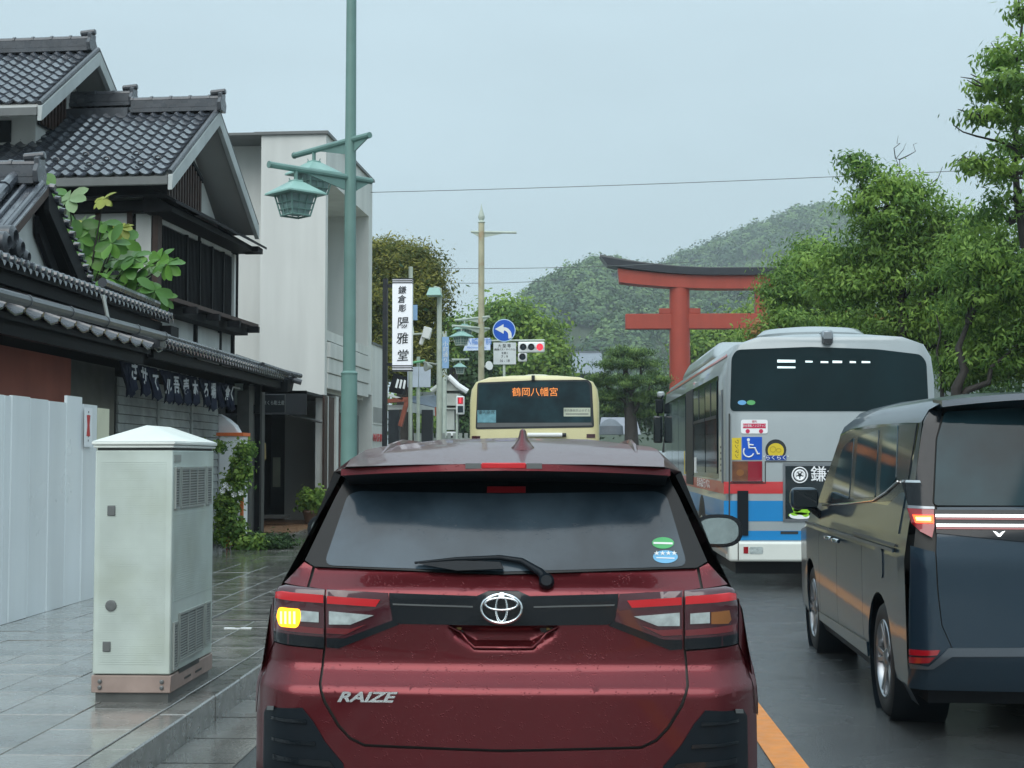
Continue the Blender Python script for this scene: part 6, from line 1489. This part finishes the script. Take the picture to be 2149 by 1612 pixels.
rf_ = pv('rear_reflector', [(1907, 1362), (1972, 1364), (1966, 1375), (1907, 1374)], m_lr, .01); pv('rear_reflector', [(1907, 1378), (1962, 1379), (1950, 1391), (1907, 1391)], m_lr, .01)
pv('bumper_trim', [(1906, 1392), (1948, 1399), (1990, 1360), (2300, 1358), (2300, 1376), (1997, 1378), (1958, 1404), (1910, 1403)], m_rim if False else pm('satin grey trim', (.10, .12, .14), .3, metal=.6), .012)
# spoiler
m = MB(); vs = []; n = 16
for i in range(n + 1):
    u = -.66 + 1.32 * i / n; q_ = (u / .66) ** 2
    vs += [van.P(u, -.0 + .14 * q_, 1.845 - .04 * q_), van.P(u, -.01 + .14 * q_, 1.81 - .04 * q_), van.P(u, .32, 1.76), van.P(u, .36, 1.85 - .03 * q_)]
m.add(vs, [(i * 4 + k, i * 4 + (k + 1) % 4, i * 4 + 4 + (k + 1) % 4, i * 4 + 4 + k) for i in range(n) for k in range(4)] + [(0, 1, 2, 3), tuple(n * 4 + k for k in (3, 2, 1, 0))]); m.obj('roof_spoiler', m_navy_p, van.t, smooth=30)
# side glass, mouldings, handles
def vs_(nm, poly, mat, off, par=None, rnd=0): return patch(nm, [solve(a, b, van.left, 2, 1.2) for a, b in poly], van.left, mat, par or van.t, off, .006, .08, px=False, rnd=rnd)
van.ps('window_surround', [(.36, 1.27), (.95, 1.24), (3.5, 1.15), (2.95, 1.66), (2.5, 1.69), (.4, 1.69)], m_blk, .003, px=False)
vs_('front_door_window', [(1745, 1045), (1757, 985), (1772, 938), (1794, 918), (1783, 1048)], m_gly, .008, rnd=.03)
vs_('sliding_door_window', [(1793, 1046), (1803, 917), (1846, 902), (1838, 1043)], m_gly, .008, rnd=.02)
vs_('rear_side_window', [(1848, 1040), (1856, 900), (1886, 892), (1882, 1006), (1866, 1030)], m_gly, .008, rnd=.02)
van.ps('window_kick_panel', [(.36, 1.08), (1.6, 1.08), (1.35, 1.13), (.9, 1.19), (.5, 1.30), (.36, 1.31)], m_navy_p, .006, px=False)
m = MB(); m.tube([van.left(*solve(a, b, van.left, 2, 1.1), .012) for a, b in ((1730, 1060), (1780, 1057), (1836, 1050), (1862, 1034), (1888, 1010))], .006, 6); m.obj('belt_moulding', m_chrome, van.t)
van.ps('sliding_rail', [(.40, 1.005), (1.75, 1.005), (1.75, 1.02), (.40, 1.02)], m_joint, .004, px=False)
van.ps('door_crease', [(.40, .975), (3.9, .975), (3.9, .995), (.40, .995)], m_navy_p, .012, px=False)
van.ps('rocker_moulding', [(1.3, .28), (3.3, .28), (3.3, .34), (1.3, .37)], m_navy_p, .014, px=False)
van.ps('fuel_lid', roundc([(.75, .80), (.98, .80), (.98, .98), (.75, .98)], .05), m_navy_p, .006, px=False, both=False)
for v in (2.30, 2.62): m = MB(); m.tube([van.left(v - .09, .93, .02), van.left(v - .04, .935, .045), van.left(v + .04, .935, .045), van.left(v + .09, .93, .02)], .014, 8); m.obj('door_handle', m_chrome, van.t)
m = MB(); c = van.P(-.975, 3.25, 1.19)
m.box((-.105, -.06, -.08), (.105, .08, .085), Matrix.Translation(c) @ van.M.to_3x3().to_4x4()); mo = m.obj('door_mirror', m_navy_p, van.t, bevel=.05, segs=4)
m = MB(); m.box((-.088, -.064, -.06), (.088, -.0605, .068), Matrix.Translation(c) @ van.M.to_3x3().to_4x4()); m.obj('mirror_glass', m_glb, mo, bevel=.0015)
m = MB(); m.tube([van.P(-.84, 3.3, 1.06), van.P(-.93, 3.28, 1.13)], .03, 8); m.obj('mirror_stalk', m_blk, mo)

# ---------------------------------------------------------------- buses
def bus(name, cx_, Y0, hw_, zt_, L_, mat, label):
    t = thing(name, (cx_, Y0, 0), label, 'bus')
    prof = [(hw_ - .04, .30), (hw_, .42), (hw_, 1.2), (hw_ - .005, zt_ - .52), (hw_ - .035, zt_ - .28), (hw_ - .12, zt_ - .13), (hw_ - .36, zt_ - .045), (hw_ * .35, zt_ - .008), (0, zt_)]
    rings = []
    for (y, ins) in ((0, .10), (.015, .05), (.05, .015), (.11, 0), (L_ - .2, 0), (L_ - .05, .04), (L_, .12)):
        k = [(max(0, u - ins) if u > 0 else 0, min(z, zt_ - ins * .9) if z > 1 else z) for u, z in prof]
        rings.append([(cx_ + u, Y0 + y, z) for u, z in k] + [(cx_ - u, Y0 + y, z) for u, z in k[::-1][1:]])
    n = len(rings[0]); m = MB(); m.add(sum(rings, []), [(a*n+i, a*n+i+1, a*n+n+i+1, a*n+n+i) for a in range(len(rings)-1) for i in range(n-1)] + [tuple(range(n)), tuple((len(rings)-1)*n+i for i in range(n))[::-1], ] + [(a*n+n-1, a*n, a*n+n, a*n+n+n-1) for a in range(len(rings)-1)])
    m.obj('body', mat, t, smooth=40)
    su = lambda u, z, off=0: Vector((cx_ + u, Y0 - off, z)); sl = lambda v, z, off=0: Vector((cx_ - (hw_ + off - max(0, z - (zt_ - .52)) ** 2 * .55), Y0 + v, z)); sr = lambda v, z, off=0: Vector((cx_ + (hw_ + off), Y0 + v, z))
    return t, su, sl, sr
m_silver = pm('silver bus paint', (.30, .345, .36), .3, var=.05, coat=.6, metal=.1)
m_busred = pm('red bus stripe', (.50, .035, .04), .35, coat=.5, var=.05); m_busblue = pm('blue bus stripe', (.012, .21, .50), .35, coat=.5, var=.05)
m_buswhite = pm('cream white bumper', (.62, .66, .62), .35, var=.05)
m_busglass = pm('dark bus rear glass', (.004, .016, .020), .05, var=.5, vs=.9, spec=.3)
sb, su, sl, sr = bus('silver_bus', 3.062, 16.7, 1.215, 2.945, 10.7, m_silver, 'silver city bus with red and blue stripes stopped behind the minivan')
def br(nm, poly, mat, off=.004, par=None, rnd=0, surf=None, th=.005, res=0): return patch(nm, poly, surf or su, mat, par or sb, off, th, res, rnd=rnd)
bwn = br('rear_window', [(1535, 750), (1546, 734), (1700, 728), (1840, 733), (1932, 744), (1944, 760), (1949, 863), (1532, 863)], m_busglass, .006, rnd=.06)
for (x0, y0_, x1, y1_) in ((1631, 769, 1669, 773), (1631, 755, 1669, 761), (1690, 757, 1705, 761), (1722, 758, 1738, 762), (1747, 757, 1767, 762), (1783, 758, 1796, 762), (1808, 758, 1826, 762)):
    br('saloon_glow_strip', [(x0, y0_), (x1, y0_ + .5), (x1, y1_), (x0, y1_)], pm('saloon glow strip', (.8, .9, .9), .5, var=0, emit=(.75, .95, 1), es=.45), .0075, bwn, th=.001)  # glowing strips on the outer pane imitate lamps seen inside the saloon
for x_, cl in ((1557, (.15, .4, .7)), (1576, (.12, .42, .15))): br('oval_sticker', ellipse(x_, 845, 9, 5), pm('oval %g' % x_, cl, .5), .0095, bwn, th=.001)
br('window_trim', [(1535, 733), (1700, 725), (1850, 730), (1932, 741), (1700, 730), (1546, 734)], m_busred, .005) if False else None
def rect(x0, y0_, x1, y1_): return [(x0, y0_), (x1, y0_), (x1, y1_), (x0, y1_)]
br('red_stripe', rect(1519, 1011, 1955, 1036), m_busred, .003); br('blue_stripe', rect(1519, 1051, 1955, 1094), m_busblue, .003); br('blue_stripe', rect(1519, 1114, 1955, 1134), m_busblue, .003)
bmp = MB(); bmp.box((3.062 - 1.20, 16.64, .30), (3.062 + 1.20, 17.0, .53)); bmp = bmp.obj('rear_bumper', m_buswhite, sb, bevel=.03, segs=3)
br('bumper_gap', rect(1547, 1136, 1549, 1175), m_joint, .064, bmp)
br('panel_gap', rect(1529, 868, 1532, 1134), m_joint, .005); br('panel_gap', rect(1605, 968, 1900, 970), m_joint, .005); br('panel_gap', rect(1605, 970, 1607, 1014), m_joint, .006); br('panel_gap', rect(1530, 1013, 1607, 1015), m_joint, .0055)
tlp = br('tail_lamp', rect(1536, 968, 1599, 1010), pm('amber lamp glass', (.14, .05, .02), .2, coat=1, var=.5, vs=9), .02)
br('red_half', rect(1569, 968, 1599, 1010), pm('deep red lens', (.24, .006, .02), .15, coat=1), .023, tlp)
br('amber_glow', ellipse(1553, 992, 8, 7), m_la, .0215, tlp)
br('lamp_lip', rect(1534, 1010, 1601, 1012), m_lrd, .022, tlp)
wc = br('wheelchair_sticker', rect(1557, 917, 1599, 965), m_signblue, .006)
def poly_line(pts, r, mat, nm, par, off):
    surf = su
    m = MB(); m.tube([surf(*solve(a, b, surf, 0, 1), off) for a, b in pts], r, 6); return m.obj(nm, mat, par)
poly_line([(1570.5, 927), (1572, 940), (1584, 940), (1590, 953), (1594, 952)], .011, m_white, 'wheelchair_figure', wc, .008)
poly_line([(1571, 933), (1581, 934)], .009, m_white, 'wheelchair_figure', wc, .008)
poly_line([(1576 + 11 * math.cos(R(a)) - 5, 948 + 11 * math.sin(R(a))) for a in range(20, 240, 20)], .009, m_white, 'wheelchair_figure', wc, .008)
br('wheelchair_head', ellipse(1570.5, 923, 3.2, 3.4, 12), m_white, .009, wc)
ys_t = br('yellow_sticker', rect(1536, 919, 1555, 965), pm('yellow sticker', (.62, .48, .03), .4), .006)
text_mesh('ワンマン', m_ink, 'sticker_lettering', ys_t, su(*solve(1545.5, 942, su), .0075), (0, 0, -1), (1, 0, 0), .055, .0005)
st_ = br('bus_sticker', roundc(rect(1555, 881, 1611, 910), 5), m_signwhite, .006); br('sticker_red_band', rect(1559, 889, 1607, 899), pm('sticker red', (.55, .03, .09), .4), .0075, st_)
text_mesh('安全運転ノンステップ', m_signwhite, 'sticker_lettering', st_, su(*solve(1583, 894, su), .009), (1, 0, 0), (0, 0, 1), .034, .0003, sx=.8)
text_mesh('優先', pm('sticker red', (.5, .03, .08)), 'sticker_lettering', st_, su(*solve(1583, 885, su), .009), (1, 0, 0), (0, 0, 1), .03, .0003)
for x_ in (1569, 1597): br('sticker_wheel', ellipse(x_, 905, 4.5, 4.5, 14), pm('sticker red', (.5, .03, .08)), .0078, st_)
bd = br('round_badge', ellipse(1628, 944, 22, 22), m_ink, .006); bdw = br('badge_yellow', ellipse(1628, 946, 17, 16), pm('yellow sticker', (.62, .5, .03)), .0078, bd)
br('badge_base', rect(1607, 956, 1650, 966), pm('dark blue', (.01, .05, .28), .4), .009, bd); text_mesh('"らくらく"', m_signwhite, 'badge_lettering', bd, su(*solve(1628.5, 961, su), .0105), (1, 0, 0), (0, 0, 1), .06, .0005, sx=1.05)
for (a, b, c_, d_) in ((1622, 943, 6, 6), (1634, 945, 5, 4)): poly_line([(a + c_ * math.cos(k), b + d_ * math.sin(k)) for k in np.linspace(0, 6.28, 13)], .003, pm('badge ochre', (.35, .26, .02)), 'badge_drawing', bd, .0085)
adf = br('advert_frame', rect(1643, 972, 1850, 1095), m_rim, .012); ad = br('advert_face', rect(1648, 978, 1846, 1089), pm('advert black', (.008, .016, .02), .25, coat=.4), .015, adf)
for r_, w_ in ((16, .008), (10, .012)): poly_line([(1678 + r_ * math.cos(k), 997 + r_ * math.sin(k)) for k in np.linspace(0, 6.28, 25)], w_, m_signwhite, 'advert_crest', ad, .017)
for k in range(5): br('crest_petal', ellipse(1678 + 6.5 * math.cos(k * 1.257 - 1.57), 997 + 6.5 * math.sin(k * 1.257 - 1.57), 3, 3, 10), m_signwhite, .0175, ad, th=.001)
text_mesh('鎌倉', m_signwhite, 'advert_lettering', ad, su(*solve(1735, 997, su), .017), (1, .0, 0), (0, .0, 1), .19, .001, off=.001)
gsw = pm('green sweet', (.25, .55, .03), .35, var=.3, vs=30)
for (x_, y_, rx, ry) in ((1668, 1048, 5, 12), (1672, 1064, 11, 10), (1682, 1072, 18, 9), (1676, 1081, 22, 6)): br('green_sweet', ellipse(x_, y_, rx, ry, 18), gsw, .0165, ad, th=.001)
br('sweet_tray', chaikin([(1655, 1076), (1665, 1084), (1680, 1079), (1690, 1087), (1700, 1080), (1700, 1089), (1658, 1089)]), m_signwhite, .0185, ad, th=.001)
br('engine_handle', rect(1547, 1030, 1570, 1124), m_blkm, .02); br('latch_slot', rect(1638, 1115, 1675, 1121), m_ink, .006)
br('bumper_reflector', rect(1559, 1147, 1569, 1161), m_lr, .064, bmp); br('reverse_lamp', roundc(rect(1571, 1147, 1600, 1162), 4), m_lc, .064, bmp)
m = MB(); p_ = su(*solve(1736, 712, su), .0); m.box((p_.x - .065, 16.66, p_.z - .06), (p_.x + .065, 16.95, p_.z + .10)); cm_ = m.obj('rear_camera', m_rim, sb, bevel=.02); m = MB(); m.box((p_.x - .045, 16.62, p_.z - .05), (p_.x + .045, 16.66, p_.z)); m.obj('camera_lens', m_ink, cm_)
m = MB(); m.lathe((3.0, 17.7, 2.93), (0, 0, 1), [(.66, 0), (.66, .06), (.58, .125), (.3, .155), (.02, .16)], 28); m.obj('roof_vent', m_silver, sb, smooth=40)
m = MB(); m.hexa([(1.93, 19.0, 2.80), (4.1, 19.0, 2.80), (4.1, 24.6, 2.80), (1.93, 24.6, 2.80), (2.02, 19.3, 3.05), (3.9, 19.3, 3.05), (3.9, 23.6, 3.05), (2.02, 23.6, 3.05)]); m.obj('air_conditioner', m_silver, sb, bevel=.08, segs=3)
# left flank of the silver bus
def bs_(nm, v0, v1, z0, z1, mat, off=.006, par=None, rnd=0): return patch(nm, [(v0, z0), (v1, z0), (v1, z1), (v0, z1)], sl, mat, par or sb, off, .006, 0, px=False, rnd=rnd)
for nm, z0, z1, mt in (('red_stripe', 1.07, 1.215, m_busred), ('blue_stripe', .75, .99, m_busblue), ('blue_stripe', .53, .645, m_busblue)): 
    patch(nm, [(.12, z0), (10.5, z0), (10.5, z1), (.12, z1)], sl, mt, sb, .003, .003, 0, px=False)
    patch(nm, [(.12, z0), (10.5, z0), (10.5, z1), (.12, z1)], sr, mt, sb, .003, .003, 0, px=False)
patch('roof_red_line', [(.25, 2.69), (10.5, 2.69), (10.5, 2.72), (.25, 2.72)], sl, m_busred, sb, .006, .004, .3, px=False)
bs_('side_window_band', .85, 10.5, 1.24, 2.50, m_glb, .004, rnd=.04)
for v0, v1 in ((.95, 2.35), (2.45, 4.1)):
    sw_ = bs_('side_window', v0, v1, 1.3, 2.45, m_gly, .012, rnd=.03); bs_('window_bar', v0, v1, 1.98, 2.02, m_ink, .018, sw_); bs_('window_bar', (v0 + v1) / 2 - .02, (v0 + v1) / 2 + .02, 2.0, 2.45, m_ink, .018, sw_)
bs_('window_post', 4.3, 5.5, 1.1, 2.5, m_ink, .012)
for v0, v1 in ((5.6, 7.0), (7.05, 8.4), (8.45, 9.9)): bs_('side_window', v0, v1, 1.28, 2.45, m_gly, .012, rnd=.02)
bs_('notice', 3.75, 4.05, 1.28, 1.5, m_signwhite, .016); bs_('yellow_grab_mark', 5.75, 5.82, 1.24, 1.6, pm('yellow sticker', (.6, .5, .03)), .016)
p_ = sl(2.8, 1.145, .008); text_mesh('京浜急行バス', m_signwhite, 'side_lettering', sb, p_, (0, -1, 0), (0, 0, 1), .13, .001, sx=2.4)
m = MB()
for k in range(5): m.box((sl(.5, 0).x - .012, 16.7 + .42, 1.33 + k * .07), (sl(.5, 0).x + .004, 16.7 + .56, 1.355 + k * .07))
m.obj('side_vent', m_ink, sb)
m = MB(); m.tube([sl(.35, z, .01) for z in (1.2, 2.3)], .012, 6); m.obj('drain_pipe', m_rim, sb)
for v in (3.0, 8.3):
    for sgn in (-1, 1):
        xx = 3.062 + sgn * 1.2; m = MB(); m.lathe((xx, 16.7 + v, .46), (sgn, 0, 0), [(.53, -.02), (.53, .022), (.50, .024)], 28); m.obj('wheel_arch', m_ink, sb)
        m = MB(); m.lathe((xx, 16.7 + v, .46), (sgn, 0, 0), [(.46, -.2), (.46, .026), (.40, .034), (.28, .03), (.26, .0), (.1, .01)], 28); w_ = m.obj('wheel', m_rubber, sb); m = MB(); m.lathe((xx, 16.7 + v, .46), (sgn, 0, 0), [(.26, .0), (.25, .032), (.12, .05), (.1, .04)], 20); m.obj('rim', m_rim, w_)
m = MB(); m.box((2.0, 17.2, .12), (4.1, 26.9, .35)); m.obj('underbody', m_ink, sb)
for (a, b, c_, d_, mt) in ((1371, 930, 1390, 873, m_glb), (1376, 868, 1392, 838, m_blkm), (1379, 834, 1394, 822, m_silver)):
    p0 = at(a, b, 27.5); p1 = at(c_, d_, 27.5); m = MB(); m.box((p0.x, 27.4, p0.z), (p1.x, 27.55, p1.z)); o = m.obj('front_mirror', mt, sb, bevel=.03, segs=2)
m = MB(); m.tube([at(1392, 830, 27.4), at(1381, 850, 27.5), at(1380, 900, 27.5)], .02, 6); m.obj('mirror_arm', m_blkm, sb)
# yellow bus
m_yel = pm('cream yellow bus paint', (.60, .56, .31), .3, var=.05, coat=.5)
yb, su, sl, sr = bus('cream_bus', -.617, 27, 1.232, 3.06, 9.8, m_yel, 'cream yellow city bus with an orange destination display ahead of the red SUV')
bwn = br('rear_window', [(1002, 803), (1120, 798), (1234, 797), (1242, 805), (1247, 897), (998, 901)], m_ink, .006, yb, rnd=.05)
br('window_glass', [(1005, 807), (1120, 801), (1231, 801), (1237, 807), (1241, 887), (1002, 887)], m_gly, .009, bwn, rnd=.05)
br('parcel_shelf', [(1002, 888), (1241, 887), (1243, 893), (1001, 897)], m_greysteel, .0095, bwn)
br('display_panel', rect(1072, 812, 1173, 835), m_glb, .010, bwn)
text_mesh('鶴岡八幡宮', pm('orange led letters', (.5, .15, .02), .5, var=0, emit=(1, .32, .08), es=.6), 'destination_lettering', bwn, su(*solve(1123, 824, su), .013), (1, 0, 0), (0, 0, 1), .175, .0005, off=0)
s1_ = br('notice_board', rect(1002, 861, 1041, 887), pm('pale cyan notice', (.14, .32, .38), .4, var=.3, vs=12), .0115, bwn); text_mesh('優先座席', m_ink, 'notice_lettering', s1_, su(*solve(1021, 866, su), .013), (1, 0, 0), (0, 0, 1), .08, .0005)
s2_ = br('notice_board', rect(1183, 856, 1239, 874), pm('pale green notice', (.50, .55, .44), .4), .0115, bwn); text_mesh('車内事故防止ゆずる', m_greysteel, 'notice_lettering', s2_, su(*solve(1211, 862, su), .013), (1, 0, 0), (0, 0, 1), .055, .0005)
br('notice_line', rect(1187, 868, 1235, 870), m_greysteel, .013, s2_)
m = MB(); a = su(*solve(1107, 913, su), .05); b = su(*solve(1180, 913, su), .05); m.tube([a, b], .042, 12); m.tube([b, b + Vector((.075, 0, 0))], .036, 12, mi=1); m.obj('rolled_blind', [m_white, m_ink], yb)
br('tail_lamp', rect(1231, 911, 1249, 919), m_lrd, .01, yb)
br('tail_lamp', rect(990, 915, 1008, 923), m_lrd, .01, yb)
m = MB(); m.lathe((-.6, 28.3, 3.05), (0, 0, 1), [(.34, 0), (.32, .05), (.2, .085), (.02, .09)], 24); m.obj('roof_vent', m_yel, yb, smooth=40)
m = MB(); p_ = su(*solve(1119, 795, su), 0); m.box((p_.x - .03, 26.92, p_.z - .03), (p_.x + .03, 27.1, p_.z + .06)); m.obj('rear_camera', m_ink, yb)
m = MB(); m.box((-1.7, 27.05, .15), (.45, 36.4, .4)); m.obj('underbody', m_ink, yb)
m = MB(); m.box((-.617 - 1.21, 26.93, .32), (-.617 + 1.21, 27.2, .62)); m.obj('rear_bumper', m_yel, yb, bevel=.03, segs=2)
m = MB()
for k in range(6): m.box((-1.1, 26.985, .72 + k * .07), (-.13, 26.996, .76 + k * .07))
m.obj('engine_grille', m_blkm, yb)
for s_ in (-1, 1):
    for k, mt in enumerate((m_lr, m_la, m_lc)): m = MB(); x_ = -.617 + s_ * 1.08; m.box((x_ - .06, 26.975, .75 + k * .14), (x_ + .06, 27.01, .87 + k * .14)); m.obj('tail_lamp', mt, yb, bevel=.006)
for v in (2.6, 7.9):
    for sgn in (-1, 1):
        xx = -.617 + sgn * 1.215; m = MB(); m.lathe((xx, 27 + v, .46), (sgn, 0, 0), [(.46, -.2), (.46, .024), (.40, .03), (.1, .01)], 24); w_ = m.obj('wheel', m_rubber, yb)
        m = MB(); m.lathe((xx, 27 + v, .46), (sgn, 0, 0), [(.26, .0), (.25, .034), (.1, .04)], 18); m.obj('rim', m_rim, w_)
patch('side_window_band', [(.8, 1.3), (9.5, 1.3), (9.5, 2.5), (.8, 2.5)], sl, m_glb, yb, .006, .005, 0, px=False, rnd=.05); patch('side_window_band', [(.8, 1.3), (9.5, 1.3), (9.5, 2.5), (.8, 2.5)], sr, m_glb, yb, .006, .005, 0, px=False, rnd=.05)

# ---------------------------------------------------------------- rain mist in the air
m = MB(); m.box((-640, -40, -1.2), (900, 1400, 190))
HZ = m.obj('haze', pm('dummy', (1, 1, 1)), smooth=0); HZ.data.materials.clear()
mh = bpy.data.materials.new('rain haze'); mh.use_nodes = True; mh.node_tree.nodes.clear(); nn = mh.node_tree.nodes
pvn = nn.new('ShaderNodeVolumePrincipled'); on = nn.new('ShaderNodeOutputMaterial'); mh.node_tree.links.new(pvn.outputs[0], on.inputs['Volume'])
pvn.inputs['Color'].default_value = (.86, .95, 1, 1); pvn.inputs['Density'].default_value = .00045; pvn.inputs['Anisotropy'].default_value = .2
HZ.data.materials.append(mh); tag(HZ, kind='stuff')
